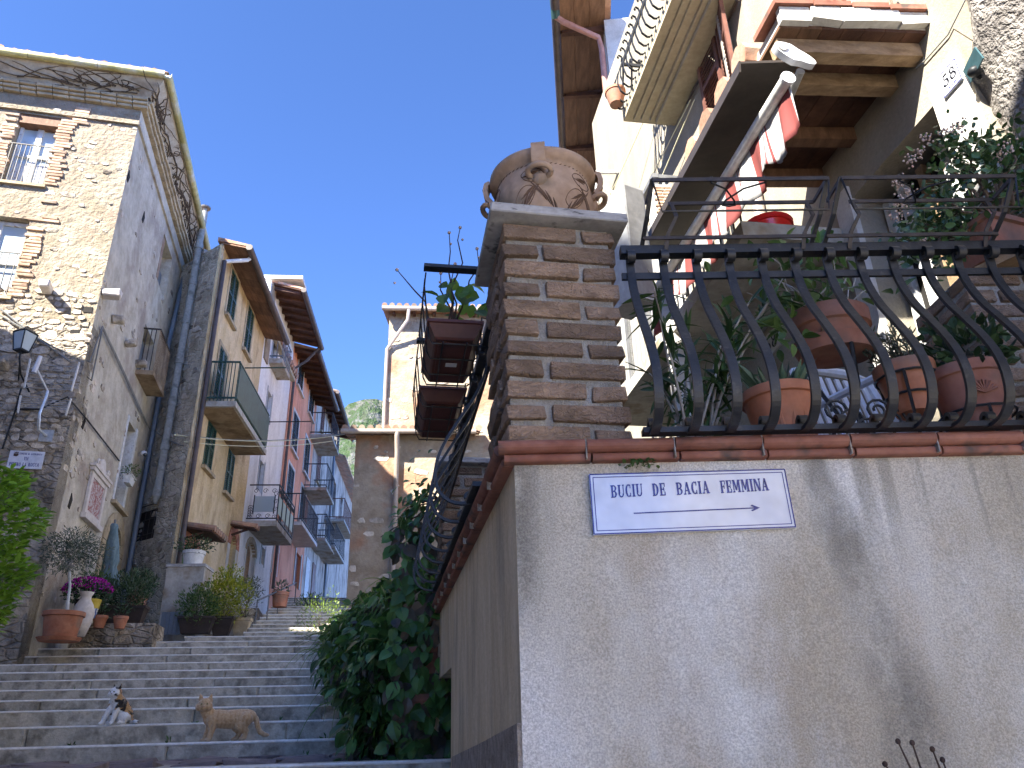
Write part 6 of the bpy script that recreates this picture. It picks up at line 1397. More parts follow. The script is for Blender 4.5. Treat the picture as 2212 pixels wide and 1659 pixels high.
# near end of the bank, facing the viewer
for _ in range(1100):
    a, h = RV.random(), RV.random(); p = E0 + VN * (.25 - a * 1.0) + VU * (-.15 - .22 * math.sin(h * 3) - .1 * RV.random()) + Vector((0, 0, 1.0 + h * 2.0))
    put_leaf(jm if RV.random() < .7 else jp, p, -VU * .4 + VN * .2 + Vector((0, 0, -.8)) + rv(.4), -VU + Vector((0, 0, .7)) + rv(.3), gv, RV.uniform(.8, 1.35))
jm.build('foliage', mt['vine'], vn, kind='stuff', recalc=False); jl.build('young_foliage', mt['vinelight'], vn, kind='stuff', recalc=False); jp.build('purple_foliage', mt['vinepurple'], vn, kind='stuff', recalc=False)
lmv = [leaf_mesh('leaf', leaf_geo(.115, .082, .2, .3), mt['vineo']), leaf_mesh('leaf', leaf_geo(.095, .062, .3, .2), mt['vineo'])]
for _ in range(290):
    t = RV.random() ** 2.2 * .55; h = RV.uniform(.05, 1.3); p = vsurf(t, h, RV.uniform(.08, .18))
    piece('leaf', RV.choice(lmv), orient(p, VN * .4 + Vector((0, 0, -.8)) + rv(.4), VN - VU * .3 + Vector((0, 0, .5)) + rv(.3)) @ Matrix.Diagonal((*[RV.uniform(.8, 1.3)] * 3, 1)), vn)
tr_ = Mb()
for _ in range(42):
    t = RV.random() ** 1.5 * .9; h = RV.uniform(.3, 1.1); p = vsurf(t, h, .1); P = [p]; d = VN * .6 - VU * .4 + Vector((0, 0, .3)) + rv(.3)
    for i in range(7): d = d + Vector((0, 0, -.22)) + rv(.12); P.append(P[-1] + d.normalized() * .07)
    tr_.tube(P, [.005 - .0005 * i for i in range(8)], 4)
tr_.build('tendrils', mt['vinelight'], vn, kind='stuff')
# ---- dark hanging branch against the far house
bc = atY((905, 1110), 5.2); hb = thing('hanging_branch', 'dark leafy branch hanging against the pale far house', 'branch', bc)
sb_ = Mb(); tipl = [atY(q, 5.2) for q in ((868, 1085), (850, 1115), (875, 1150), (915, 1165), (900, 1060), (930, 1050), (822, 1160))]
stems(sb_, atY((945, 1080), 5.3), tipl, .008, 5, .015); sb_.build('stem', mt['twig'], hb)
lmd = leaf_mesh('leaf', leaf_geo(.075, .04, .2, .35), mt['vineo'])
for _ in range(130):
    q = (RV.gauss(908, 26), RV.gauss(1108, 38)); p = atY(q, RV.uniform(5.0, 5.4))
    piece('leaf', lmd, orient(p, Vector((-.5, -.2, -.5)) + rv(.45), Vector((0, -.5, 1)) + rv(.4)) @ Matrix.Diagonal((*[RV.uniform(.7, 1.2)] * 3, 1)), hb)
# ---- round leaved plant in the side flower boxes
lp_ = thing('flower_box_plant', 'round leaved plant with bare twigs growing from the side flower box', 'plant', TS.p(.7, .13, 3.12))
sb_ = Mb(); tw_ = [atY(q, 2.85) for q in (c8(100, 295), c8(410, 75), c8(475, 45), c8(445, 260), c8(360, 315), c8(575, 170))]
stems(sb_, TS.p(.75, .12, 3.1), tw_, .006, 6, .012); sb_.build('twigs', mt['twig'], lp_)
lml = [leaf_mesh('leaf', leaf_geo(.085, .062, .2, .2), mt['lemon']), leaf_mesh('leaf', leaf_geo(.07, .055, .3, .3), mt['lemon'])]
for q in ((530, 385), (400, 400), (355, 460), (470, 400), (440, 440), (395, 460), (490, 510), (410, 515), (560, 540), (600, 500), (590, 460), (500, 590), (600, 620), (480, 600), (445, 500), (520, 470), (380, 440), (605, 570), (550, 500), (470, 560), (620, 640), (580, 580), (430, 420), (515, 430)):
    p = atY(c8(*q), RV.uniform(2.75, 3.0))
    piece('leaf', RV.choice(lml), orient(p, Vector((0, -.2, .2)) + rv(.8), Vector((0, -1, .3)) + rv(.5)) @ Matrix.Diagonal((*[RV.uniform(.8, 1.25)] * 3, 1)), lp_)
bud = Mb()
for t_ in tw_: bud.ball(t_, .008, 6, 5); bud.ball(t_ + rv(.01) - Vector((0, 0, .05)), .006, 6, 5)
bud.build('buds', mt['palepink'], lp_)
# ---- pots
def pot(name, label, c, r, h, mat='terracotta', taper=.72, rim=.03, n=24, saucer=False, group=None, cat='pot', sx=1, sy=1, rot=0, ribs=0):
    t = thing(name, label, cat, c, group)
    pr = [(r * taper * .9, 0), (r * taper, 0), (r * .97, h - rim * 1.4), (r * 1.06, h - rim * 1.3), (r * 1.07, h - .004), (r * 1.05, h), (r * .94, h), (r * .92, h - .03), (r * .9, h - .04)]
    Mb().lathe(c, pr, n, sx, sy, rot).build('body', mt[mat], t, True)
    Mb().lathe(Vector(c) + Vector((0, 0, h - .045)), [(.001, 0), (r * .9, 0), (r * .9, .008), (.001, .012)], n, sx, sy, rot).build('soil', mt['soil'], t)
    if ribs:
        for k in range(ribs):
            a = 2 * math.pi * k / ribs; dv = Vector((math.cos(a), math.sin(a), 0)); r0, r1 = r * (taper + (.97 - taper) * .1), r * (taper + (.97 - taper) * .62)
            Mb().tube([Vector(c) + dv * r0 + Vector((0, 0, h * .1)), Vector(c) + dv * (r0 + r1) / 2 + Vector((0, 0, h * .4)), Vector(c) + dv * r1 + Vector((0, 0, h * .62))], [r * .09, r * .08, r * .015], 6).build('flute', mt[mat], t, True)
    if saucer: Mb().lathe(Vector(c) - Vector((0, 0, .012)), [(r * taper * 1.0, 0), (r * taper * 1.25, 0), (r * taper * 1.42, .05), (r * taper * 1.36, .05), (r * taper * 1.2, .0105), (.01, .0105)], n, sx, sy, rot).build('saucer', mt[mat], t, True)
    return t
def box_planter(F, label, a0, a1, o0, o1, z, h, mat, name='planter_box', group=None):
    t = thing(name, label, 'planter', F.p((a0 + a1) / 2, (o0 + o1) / 2, z), group); mb = Mb(); e = .07 * h / .3
    def rg(i, zz): return [F.p(a0 + i, o0 + i, zz), F.p(a1 - i, o0 + i, zz), F.p(a1 - i, o1 - i, zz), F.p(a0 + i, o1 - i, zz)]
    rs = [rg(e, z), rg(.012, z + h * .86), rg(-.005, z + h * .87), rg(-.008, z + h), rg(.012, z + h), rg(.02, z + h * .85)]
    mb.add([v for r in rs for v in r], [(0, 1, 2, 3), (20, 21, 22, 23)] + [(i * 4 + k, i * 4 + (k + 1) % 4, (i + 1) * 4 + (k + 1) % 4, (i + 1) * 4 + k) for i in range(5) for k in range(4)])
    mb.build('box', mt[mat], t); return t
# terrace pots behind the railing
ap = pot('aloe_pot', 'orange fluted terracotta pot of aloe behind the railing', T.p(.885, -.17, 2.385), .118, .215, 'terracotta', .66, .025, ribs=16)
la = leaf_mesh('leaf', leaf_geo(.15, .026, .5, -.25), mt['aloe'])
for k in range(46):
    a = RV.random() * 6.28; p = T.p(.885, -.17, 2.58) + Vector((math.cos(a), math.sin(a), 0)) * RV.uniform(0, .07)
    piece('leaf', la, orient(p, Vector((math.cos(a) * RV.uniform(.3, 1.4), math.sin(a) * RV.uniform(.3, 1.4), RV.uniform(.5, 1))), Vector((0, 0, 1)) + rv(.2)) @ Matrix.Diagonal((*[RV.uniform(.6, 1.1)] * 3, 1)), ap)
oc = T.p(1.225, -.40, 2.86)
op_ = pot('oval_pot', 'large oval terracotta pot on a scrolled iron stand behind the railing', oc, .125, .165, 'terradark', .80, .05, saucer=True, sx=1.12, sy=.9)
for k in range(3):
    a = .6 + 2.1 * k; dv = Vector((math.cos(a), math.sin(a), 0)); b_ = T.p(1.225, -.40, 0)
    Mb().tube([b_ + dv * .11 + Vector((0, 0, 2.85)), b_ + dv * .10 + Vector((0, 0, 2.76)), b_ + dv * .04 + Vector((0, 0, 2.62)), b_ + dv * .12 + Vector((0, 0, 2.42)), b_ + dv * .15 + Vector((0, 0, 2.302))], .008, 6).build('stand_leg', mt['iron'], op_, True)
for k in range(5):
    c0 = T.p(1.14 + .05 * k, -.33, 2.60 - .035 * (k % 3)); Mb().tube([c0 + T.u * (.045 * math.cos(t * .6)) * (1 - t / 22) + Vector((0, 0, .045 * math.sin(t * .6) * (1 - t / 22))) for t in range(17)], .005, 5).build('stand_scroll', mt['iron'], op_)
sgp = [leaf_mesh('leaf', leaf_geo(.085, .04, .25, .3), mt['sage']), leaf_mesh('leaf', leaf_geo(.06, .032, .25, .3), mt['sage'])]
sb_ = Mb(); stems(sb_, oc + Vector((0, 0, .14)), [oc + Vector((RV.uniform(-.28, .2), RV.uniform(-.12, .12), RV.uniform(.25, .45))) for _ in range(12)], .006, 5, .02); sb_.build('stem', mt['barkpale'], op_)
for _ in range(170):
    p = oc + Vector((RV.gauss(-.06, .13), RV.gauss(0, .09), RV.uniform(.15, .45)))
    if RV.random() < .25: p = oc + Vector((RV.gauss(-.17, .05), RV.gauss(-.03, .05), RV.uniform(.0, .25)))
    piece('leaf', RV.choice(sgp), orient(p, rv(.7) + Vector((0, 0, .1)), Vector((0, -.3, 1)) + rv(.5)) @ Matrix.Diagonal((*[RV.uniform(.7, 1.2)] * 3, 1)), op_)
rc_ = T.p(1.425, -.34, 2.585)
rp = pot('rosemary_pot', 'moulded terracotta pot of rosemary held in an iron ring', rc_, .098, .185, 'terracotta', .62, .035)
for z_, r_ in ((.06, .085), (.135, .103)): Mb().tube([rc_ + Vector((r_ * math.cos(t * .35), r_ * math.sin(t * .35), z_)) for t in range(19)], .005, 5, False).build('iron_ring', mt['iron'], rp)
for k in range(3): dv = Vector((math.cos(2.1 * k), math.sin(2.1 * k), 0)); Mb().tube([rc_ + dv * .105 + Vector((0, 0, .135)), rc_ + dv * .09 + Vector((0, 0, -.02)), rc_ + dv * .12 + Vector((0, 0, -.28))], .006, 5).build('stand_leg', mt['iron'], rp)
mb = Mb(); gr_ = leaf_geo(.032, .006, .1, .1); sb_ = Mb()
for k in range(26):
    d = Vector((RV.gauss(0, .35), RV.gauss(0, .3), 1)).normalized(); L_ = RV.uniform(.12, .24); b_ = rc_ + Vector((RV.gauss(0, .03), RV.gauss(0, .03), .15)); sb_.tube([b_, b_ + d * L_], [.003, .001], 4)
    for q in range(26): put_leaf(mb, b_ + d * L_ * (q + 2) / 28, d * .6 + rv(.6), rv(), gr_, 1)
sb_.build('stem', mt['bark'], rp); mb.build('foliage', mt['olive'], rp, kind='stuff', recalc=False)
sc0 = T.p(1.615, -.30, 2.50)
spt = pot('shell_pot', 'wide terracotta pot with a shell emblem behind the railing', sc0, .125, .225, 'terradark', .74, .03)
emb = Mb()
for k in range(9):
    a = rad(20 + 17.5 * k); nrm = -unit(0); c0 = sc0 + Vector((-.02, -.112, .10)); emb.tube([c0, c0 + Vector((math.cos(a) * .045, -.004, math.sin(a) * .045))], [.002, .005], 5)
emb.build('shell_emblem', mt['terradark'], spt)
Mb().tube([sc0 + Vector((.121 * math.cos(t * .35), .121 * math.sin(t * .35), .055)) for t in range(19)], .005, 5, False).build('iron_ring', mt['iron'], spt)
for k in range(3): dv = Vector((math.cos(2.1 * k + .3), math.sin(2.1 * k + .3), 0)); Mb().tube([sc0 + dv * .122 + Vector((0, 0, .055)), sc0 + dv * .13 + Vector((0, 0, -.20))], .006, 5).build('stand_leg', mt['iron'], spt)
mb = Mb(); bush(mb, sc0 + Vector((.02, 0, .30)), .14, 260, leaf_geo(.05, .03), squash=(1.1, .9, .9)); mb.build('foliage', mt['darkgreen'], spt, kind='stuff', recalc=False)
# oleander between the pillar and the aloe
ol = thing('oleander', 'tall oleander with narrow leaves behind the railing next to the pillar', 'shrub', T.p(.66, -.30, 2.31))
sb_ = Mb(); lo_ = [leaf_mesh('leaf', leaf_geo(.15, .022, .35, .25), mt['oleander']), leaf_mesh('leaf', leaf_geo(.12, .02, .3, .1), mt['oleander'])]
pot('oleander_pot', 'dark tub of the oleander hidden behind the railing', T.p(.66, -.42, 2.302), .16, .12, 'plasticbrown', .8)
for k in range(13):
    b_ = T.p(.66 + RV.uniform(-.05, .05), -.42 + RV.uniform(-.05, .05), 2.40); tip = T.p(RV.uniform(.42, 1.12), RV.uniform(-.62, -.20), RV.uniform(2.78, 3.12)); P = [b_.lerp(tip, i / 6) + Vector((0, 0, .07 * math.sin(i / 6 * 3.1))) for i in range(7)]
    sb_.tube(P, [.007 - .0007 * i for i in range(7)], 5)
    for q in range(20):
        f = RV.uniform(.3, 1.02); i = min(int(f * 6), 5); p = P[i].lerp(P[i + 1], f * 6 - i); dd = (tip - b_).normalized()
        piece('leaf', RV.choice(lo_), orient(p, dd * RV.uniform(.0, .8) + rv(.55), Vector((0, -.4, 1)) + rv(.4)) @ Matrix.Diagonal((*[RV.uniform(.7, 1.15)] * 3, 1)), ol)
sb_.build('stem', mt['barkpale'], ol)
# jade plant in its box on a plank and brick pier
jo = -.62
jc = T.p(T.at((2130, 470), jo)[0], jo, T.at((2130, 490), jo)[1])
PFJ = Fr(T.p(T.at((2125, 700), -.55)[0] + .02, -.62, 0), 88, 1)
brick_pillar(PFJ, 2.31, 'sunless brick pier at the right behind the shell pot', 14, cap=False)
plk = Mb(); A0, B0 = T.p(T.at((2150, 560), -.66)[0] - .06, -.5, 3.352), T.p(T.at((2212, 520), -.66)[0] + .5, -.95, 3.352)
plk.bar([A0, B0], Vector((0, 0, 1)), .035, .28); tag(plk.build('plank', mt['woodlight'], None, org=A0), 'weathered plank shelf under the jade plant box', 'plank')
jb = box_planter(Fr((jc.x, jc.y), 70, 1), 'terracotta box holding the jade plant', -.16, .24, -.12, .12, 3.372, .17, 'terradark', 'jade_planter')
jd = thing('jade_plant', 'big jade plant with fleshy leaves and faded pink flower heads', 'plant', jc + Vector((0, 0, .1)))
sb_ = Mb(); tips = []
JB = Vector((jc.x + .03, jc.y, 3.53))
for k in range(34):
    q = (RV.uniform(1945, 2225), RV.uniform(285, 560)); Y_ = jc.y + RV.uniform(-.28, .25)
    if q[1] > 470 and q[0] > 2060: q = (q[0] - 110, q[1])
    if q[1] < 360 and q[0] < 2010: q = (q[0] + 90, q[1] + 20)
    tips.append(atY(q, Y_))
stems(sb_, JB, tips, .013, 5, .03); sb_.build('stem', mt['bark'], jd)
lj = [leaf_mesh('leaf', leaf_geo(.045, .028, .12, -.1), mt['jade']), leaf_mesh('leaf', leaf_geo(.036, .024, .12, -.1), mt['jade'])]
cnt = 0; jf = Mb()
for t_ in tips:
    ax = (t_ - JB).normalized() + Vector((0, 0, .5))
    for q in range(9):
        d = rv(.8) + ax * .5; piece('leaf', RV.choice(lj), orient(t_ + rv(.022), d, ax + rv(.3)) @ Matrix.Diagonal((*[RV.uniform(.7, 1.2)] * 3, 1)), jd)
    for q in range(48): put_leaf(jf, t_ + rv(.062) - ax * .03, rv(.8) + ax * .4, ax + rv(.4), leaf_geo(.04, .026, .12, -.1), RV.uniform(.7, 1.15))
mt['jadej'] = leafm('jade leaves', (.04, .09, .03), (.085, .15, .05), .1, .3)
jf.build('foliage', mt['jadej'], jd, kind='stuff', recalc=False)
fl_ = Mb()
for q in ((1945, 395), (1960, 415), (1968, 345), (2000, 300), (2040, 285), (1940, 440), (2070, 275), (2180, 320), (1985, 330), (1935, 465), (2165, 335), (1990, 520)):
    c0 = atY((q[0] + RV.uniform(-5, 5), q[1]), jc.y - .2)
    for _ in range(26): fl_.ball(c0 + rv(.014), RV.uniform(.003, .006), 5, 4)
fl_.build('flower_heads', mt['palepink'], jd, kind='stuff')
# white plastic chair
chs, cho = 1.78, -1.05
CHF = Fr(T.p(chs, cho, 0), 70, 1)
chr_ = thing('plastic_chair', 'white plastic garden chair behind the pots', 'chair', CHF.p(0, 0, 2.31))
for a in (-.24, .24):
    for o_ in (-.22, .22): Mb().tube([CHF.p(a, o_, 2.305), CHF.p(a * .92, o_ * .9, 2.72)], .02, 8).build('leg', mt['whiteplastic'], chr_)
    Mb().tube([CHF.p(a, -.24, 2.72), CHF.p(a * 1.02, -.30, 3.02), CHF.p(a * .95, -.36, 3.22)], .022, 8).build('back_post', mt['whiteplastic'], chr_, True)
    Mb().tube([CHF.p(a, .22, 2.72), CHF.p(a * 1.05, .20, 2.95), CHF.p(a * 1.05, -.26, 2.97)], .02, 8).build('armrest', mt['whiteplastic'], chr_, True)
for k in range(9): Mb().fb(CHF, -.22 + k * .05, -.19 + k * .05, -.22, .23, 2.715, 2.735).build('seat_slat', mt['whiteplastic'], chr_)
for k in range(8): Mb().bar([CHF.p(-.19 + k * .054, -.25, 2.75), CHF.p(-.19 + k * .054, -.355, 3.20)], CHF.u, .026, .012).build('back_slat', mt['whiteplastic'], chr_)
Mb().tube([CHF.p(-.23, -.36, 3.21), CHF.p(-.12, -.37, 3.25), CHF.p(.12, -.37, 3.25), CHF.p(.23, -.36, 3.21)], .024, 8).build('top_rail', mt['whiteplastic'], chr_, True)
# red tub on the lower balcony
rt_ = H.at((1660, 478), .40)
rtb = pot('red_tub', 'bright red plastic tub in the sun under the porch roof', H.p(rt_[0] + .03, .40, 4.692), .17, .18, 'redplastic', .78, .03, cat='tub')
# weed in the coping and bare twigs at the foot of the wall
wd = thing('wall_weed', 'tuft of small weeds growing above the ceramic sign', 'weed', T.p(.36, .02, 2.30))
mb = Mb()
for k in range(60): put_leaf(mb, T.p(.36 + RV.gauss(0, .028), .02 + RV.uniform(0, .02), 2.302 + RV.uniform(-.012, .012)), rv(.8) + T.n, Vector((0, 0, 1)), leaf_geo(.016, .01), RV.uniform(.6, 1.3))
mb.build('foliage', mt['midgreen'], wd, kind='stuff', recalc=False)
bt = thing('bare_shrub', 'bare reddish twigs with buds at the foot of the terrace wall', 'shrub', T.p(.95, .35, 0.0))
sb_ = Mb(); bb = T.p(.92, .30, 1.28)
tp_ = [T.p(T.at(q, .28)[0], .28, T.at(q, .28)[1]) for q in (d8(1680, 1272), d8(1740, 1278), d8(1825, 1305), d8(1868, 1350), d8(1625, 1368))]
stems(sb_, bb, tp_, .006, 4, .004); sb_.tube([T.p(.95, .30, 0), bb], [.012, .007], 6)
for t_ in tp_: sb_.ball(t_, .0065, 6, 5); sb_.ball(t_.lerp(bb, .35), .005, 6, 5)
sb_.build('twigs', mt['twig'], bt)
# ---- laurel at the left edge of the picture
lc = atR((-128, 1205), 7.6); lr = thing('laurel_shrub', 'bright green laurel shrub at the left edge', 'shrub', (lc.x, lc.y, .9))
mb = Mb(); gl_ = leaf_geo(.095, .034, .2, .2)
def laurel_p():
    h = RV.random(); r = (.34 + .24 * math.sin(h * 2.8) ) * (1 + .22 * noise.noise(Vector((h * 6, 1, 2)))) * (.62 + .45 * RV.random() ** .5); a = RV.uniform(0, 6.28)
    p = Vector((lc.x + math.cos(a) * r, lc.y + math.sin(a) * r, lc.z - .74 + h * 1.46)); return p, Vector((math.cos(a), math.sin(a), .35))
for _ in range(5200): p, d = laurel_p(); put_leaf(mb, p, d + rv(.5), Vector((0, 0, 1)) + rv(.4), gl_, RV.uniform(.7, 1.2))
mb.build('foliage', mt['laurel'], lr, kind='stuff', recalc=False)
ll = leaf_mesh('leaf', leaf_geo(.105, .036, .2, .2), mt['laurelo'])
for _ in range(170):
    p, d = laurel_p(); p = Vector((lc.x, lc.y, p.z)) + (p - Vector((lc.x, lc.y, p.z))) * 1.12; piece('leaf', ll, orient(p, d + rv(.4), Vector((0, 0, 1)) + rv(.4)), lr)
sb_ = Mb(); stems(sb_, (lc.x, lc.y, .3), [Vector((lc.x + RV.uniform(-.3, .3), lc.y + RV.uniform(-.3, .3), lc.z + RV.uniform(0, .7))) for _ in range(8)], .02, 4, .04); sb_.build('stem', mt['bark'], lr)
# ---- pots along the steps: landing and low walls they stand on
struct(Mb().prism([(-8.6, 15.0), (-5.12, 15.6), (-5.9, 19.0), (-8.6, 19)], 1.5, NOSE[13].z - .004).build('landing', mt['steps']))
bank = struct(Mb().prism([(-8.4, 17.6), (-5.85, 17.8), (-8.3, 29), (-9.5, 29)], 2.0, 4.32).build('upper_landing', mt['rubbledark']))
rubble(Fr((-8.4, 17.58), 85.5, 1), 1.2, 2.55, 3.4, 4.28, bank, .12, .25, .8, (), 41, .1)
def on(px_, z): return atZ(px_, z)
zL = NOSE[13].z; z12, z11, z10 = NOSE[12].z, NOSE[11].z, NOSE[10].z
def at_az(px_, R_, z): p = atR(px_, R_); return Vector((p.x, p.y, z))
op = pot('olive_pot', 'large terracotta pot with saucer holding the clipped olive tree', at_az((125, 1393), 13.35, z10 + .02), .265, .40, 'terracotta', .80, .05, saucer=True)
oc_ = Vector(op.location); ot = thing('olive_tree', 'small olive tree with a round grey green crown and white painted stem', 'tree', oc_ + Vector((.03, 0, .36)))
ct = atR((157, 1192), 13.35)
Mb().tube([oc_ + Vector((.04, 0, .34)), oc_.lerp(ct, .5) + Vector((.03, 0, .15)), ct - Vector((0, 0, .25))], [.022, .019, .016], 8).build('trunk', mt['whitepaint'], ot, True)
mb = Mb(); bush(mb, ct, .40, 2700, leaf_geo(.06, .013, .15, .1), .25, .8, squash=(1.12, 1, .86), shell=.8, lump=.35); mb.build('crown', mt['olive'], ot, kind='stuff', recalc=False)
sb_ = Mb(); stems(sb_, ct - Vector((0, 0, .27)), [ct + rv(.18) for _ in range(14)], .009, 4, .02); sb_.build('branches', mt['barkpale'], ot)
vz = at_az((168, 1382), 13.9, z11 + .0)
Mb
va_ = tag(Mb().lathe(vz, [(.06, 0), (.085, 0), (.14, .18), (.165, .34), (.13, .46), (.085, .54), (.075, .60), (.11, .66), (.10, .66), (.06, .6)], 20).build('vase', mt['marble'], None, 2, org=vz), 'tall cream ceramic vase behind the olive pot', 'vase')
cyc = at_az((178, 1335), 14.25, z12 + .22); cy = pot('cyclamen_pot', 'pot of magenta flowers behind the olive tree', cyc, .16, .22, 'plasticbrown')
mb = Mb(); bush(mb, cyc + Vector((0, 0, .34)), .30, 420, leaf_geo(.06, .04), squash=(1.2, 1, .6)); mb.build('foliage', mt['darkgreen'], cy, kind='stuff', recalc=False)
mb = Mb()
for _ in range(620):
    d = rv().normalized(); d.z = abs(d.z); p = cyc + Vector((0, 0, .36)) + Vector((d.x * .36, d.y * .3, d.z * .21)); put_leaf(mb, p, d + rv(.6), d + rv(.3), leaf_geo(.035, .024), RV.uniform(.7, 1.3))
mb.build('flowers', mt['purple'], cy, kind='stuff', recalc=False)
tin = at_az((190, 1345), 14.0, z12 + .14); tn = thing('flower_tin', 'painted tin with blue and white stripes and a yellow top band', 'tin', tin)
mt['tinstripe'] = M('blue white painted tin', (.10, .14, .30), (.55, .57, .60), 30, bump=0, lo=.48, hi=.52, stretch=(1, 1, .05)); mt['tinyellow'] = M('yellow painted tin', (.45, .32, .04), (.55, .42, .08), 12, bump=0)
Mb().lathe(tin, [(.09, 0), (.115, .14), (.11, .14), (.08, .01)], 20).build('lower_band', mt['tinstripe'], tn, True); Mb().lathe(tin + Vector((0, 0, .142)), [(.115, 0), (.135, .14), (.12, .14), (.09, .01)], 20).build('upper_band', mt['tinyellow'], tn, True)
for q, (px_, lab) in enumerate((((209, 1377), 'small terracotta pot of succulents nearer the olive pot'), ((254, 1377), 'small terracotta pot of succulents further from the olive pot'))):
    p_ = pot('small_pot', lab, at_az(px_, 14.05, z12 + .002), .105, .19, 'terracotta', .68, .035, group='small pots on the step')
    mb = Mb(); bush(mb, Vector(p_.location) + Vector((0, 0, .24)), .10, 90, leaf_geo(.07, .018), .8); mb.build('foliage', mt['darkgreen'], p_, kind='stuff', recalc=False)
QF = Fr((0, 0), 82, 1)
def planter_at(px_, R_, z, w_, d_, h_, mat, label, leafmat, n, r, geo, up=.6, sq=(1.3, .8, .9), lift=.12, az=80):
    p = at_az(px_, R_, z); F_ = Fr((p.x, p.y), az, 1); t = box_planter(F_, label, -w_ / 2, w_ / 2, -d_ / 2, d_ / 2, z, h_, mat, 'planter_box')
    Mb().fb(F_, -w_ / 2 + .03, w_ / 2 - .03, -d_ / 2 + .03, d_ / 2 - .03, z + h_ * .8, z + h_ * .86).build('soil', mt['soil'], t)
    mb = Mb(); bush(mb, p + Vector((0, 0, h_ + lift)), r, n, geo, up, squash=sq, lump=.5); mb.build('foliage', mt[leafmat], t, kind='stuff', recalc=False)
    sb_ = Mb(); stems(sb_, p + Vector((0, 0, h_ * .85)), [p + Vector((RV.uniform(-r, r) * sq[0] * .8, RV.uniform(-.15, .15), h_ + RV.uniform(.1, r * 1.3))) for _ in range(10)], .008, 4, .03); sb_.build('stem', mt['bark'], t)
    return t
planter_at((258, 1352), 14.6, z12 + .12, .78, .3, .30, 'plasticbrown', 'dark brown trough with two leafy shrubs below the parasol', 'darkgreen', 1600, .34, leaf_geo(.06, .022), .9, (1.25, .7, 1.05), .2)
planter_at((422, 1365), 15.75, zL, .62, .3, .30, 'plasticbrown', 'dark brown square planter with green shrub on the landing', 'midgreen', 1900, .36, leaf_geo(.055, .02), .9, (1.1, .8, 1.0), .2)
planter_at((478, 1365), 16.0, zL, .42, .32, .34, 'plasticbrown', 'tall brown planter with the yellow green shrub', 'yelgreen', 2900, .42, leaf_geo(.055, .022), .7, (.95, .8, 1.15), .42)
planter_at((520, 1360), 16.3, zL, .36, .3, .36, 'sandstone', 'pale stone tub with thin grey green plant at the foot of the upper steps', 'olive', 360, .30, leaf_geo(.05, .012), .9, (.9, .8, 1.2), .3)
_lg = at_az((258, 1352), 14.6, 0); LGF = Fr((_lg.x, _lg.y), 80, 1)
tag(Mb().fb(LGF, -.62, .62, -.35, .30, z11 - .3, z12 + .118).build('stone_ledge', mt['rubbledark'], None, org=LGF.p(0, 0, z11)), 'low stone ledge under the dark trough at the old house wall', 'ledge')
bp_ = at_az((366, 1364), 15.9, zL); BF = Fr((bp_.x, bp_.y), 84, 1)
hd_ = thing('blue_hatch', 'small blue grey boarded hatch leaning beside the brown planters', 'hatch', BF.p(0, 0, zL))
for k in range(5): Mb().fb(BF, -.18 + k * .075, -.11 + k * .075, -.04, -.002 * k, zL, zL + .40).build('board', mt['zinc'], hd_)
pl0 = at_az((378, 1330), 16.4, zL); PB = Fr((pl0.x, pl0.y), 84, 1)
pb = thing('stone_block', 'grey stone block carrying the white pot', 'block', PB.p(0, 0, zL)); Mb().fb(PB, -.28, .42, -.6, 0, zL - .3, 4.72).build('body', mt['concrete'], pb); Mb().fb(PB, -.30, .44, -.62, .02, 4.722, 4.78).build('top_slab', mt['cap'], pb)
wp = pot('white_pot', 'white pot with dark shrub on the stone block by the green door', PB.p(.10, -.28, 4.782), .21, .30, 'whitepaint', .8, .05)
mb = Mb(); bush(mb, PB.p(.10, -.28, 5.18), .30, 520, leaf_geo(.06, .025), .5, squash=(1.2, 1, .55), lump=.5); mb.build('foliage', mt['darkgreen'], wp, kind='stuff', recalc=False)
tp_p = at_az((606, 1286), 18.6, 4.325); tpp = pot('parapet_pot', 'terracotta pot on the low wall beside the upper steps', tp_p, .18, .33, 'terracotta', .82, .06)
mb = Mb(); bush(mb, tp_p + Vector((0, 0, .42)), .16, 130, leaf_geo(.10, .016), 1.0); mb.build('foliage', mt['darkgreen'], tpp, kind='stuff', recalc=False)
for q, (px_, R_, z_, r_, lm_, lab) in enumerate((((536, 1275), 18.2, 4.33, .30, 'olive', 'grey green wispy plant on the low wall by the brown door'), ((668, 1275), 20.5, 4.33, .32, 'midgreen', 'leafy green plant at the top of the upper steps'), ((702, 1290), 15.2, 3.3, .50, 'ferngreen', 'feathery yellow green shrub behind the creeper'), ((300, 1280), 15.3, 3.9, .26, 'darkgreen', 'dark plant beside the closed parasol'), ((205, 1285), 14.9, 3.75, .24, 'midgreen', 'small green plant left of the closed parasol'))):
    p = at_az(px_, R_, z_); t = thing('potted_plant', lab, 'plant', p); mb = Mb(); bush(mb, p + Vector((0, 0, .3)), r_, 700, leaf_geo(.06, .018), .7, squash=(1, 1, .95), lump=.5); mb.build('foliage', mt[lm_], t, kind='stuff', recalc=False)
    sb_ = Mb(); stems(sb_, p, [p + Vector((RV.uniform(-.2, .2), RV.uniform(-.2, .2), RV.uniform(.3, .5))) for _ in range(8)], .007, 4, .02); sb_.build('stem', mt['bark'], t)
    if q in (3, 4): Mb().lathe(p - Vector((0, 0, .25)), [(.10, 0), (.12, 0), (.15, .26), (.16, .26), (.16, .3), (.13, .3), (.12, .2), (.01, .2)], 16).build('pot', mt['terradark'], t, True)
# terracotta wall pots under the creeper by the side wall
for q, (y_, lab) in enumerate(((1425, 'upper terracotta wall pot in the shade of the side wall'), (1530, 'lower terracotta wall pot in the shade of the side wall'))):
    p = atY((916 - q * 6, y_ + 30), 5.3 - .05 * q); t = pot('wall_pot', lab, p, .10, .16, 'terradark', .7, .03, group='wall pots')
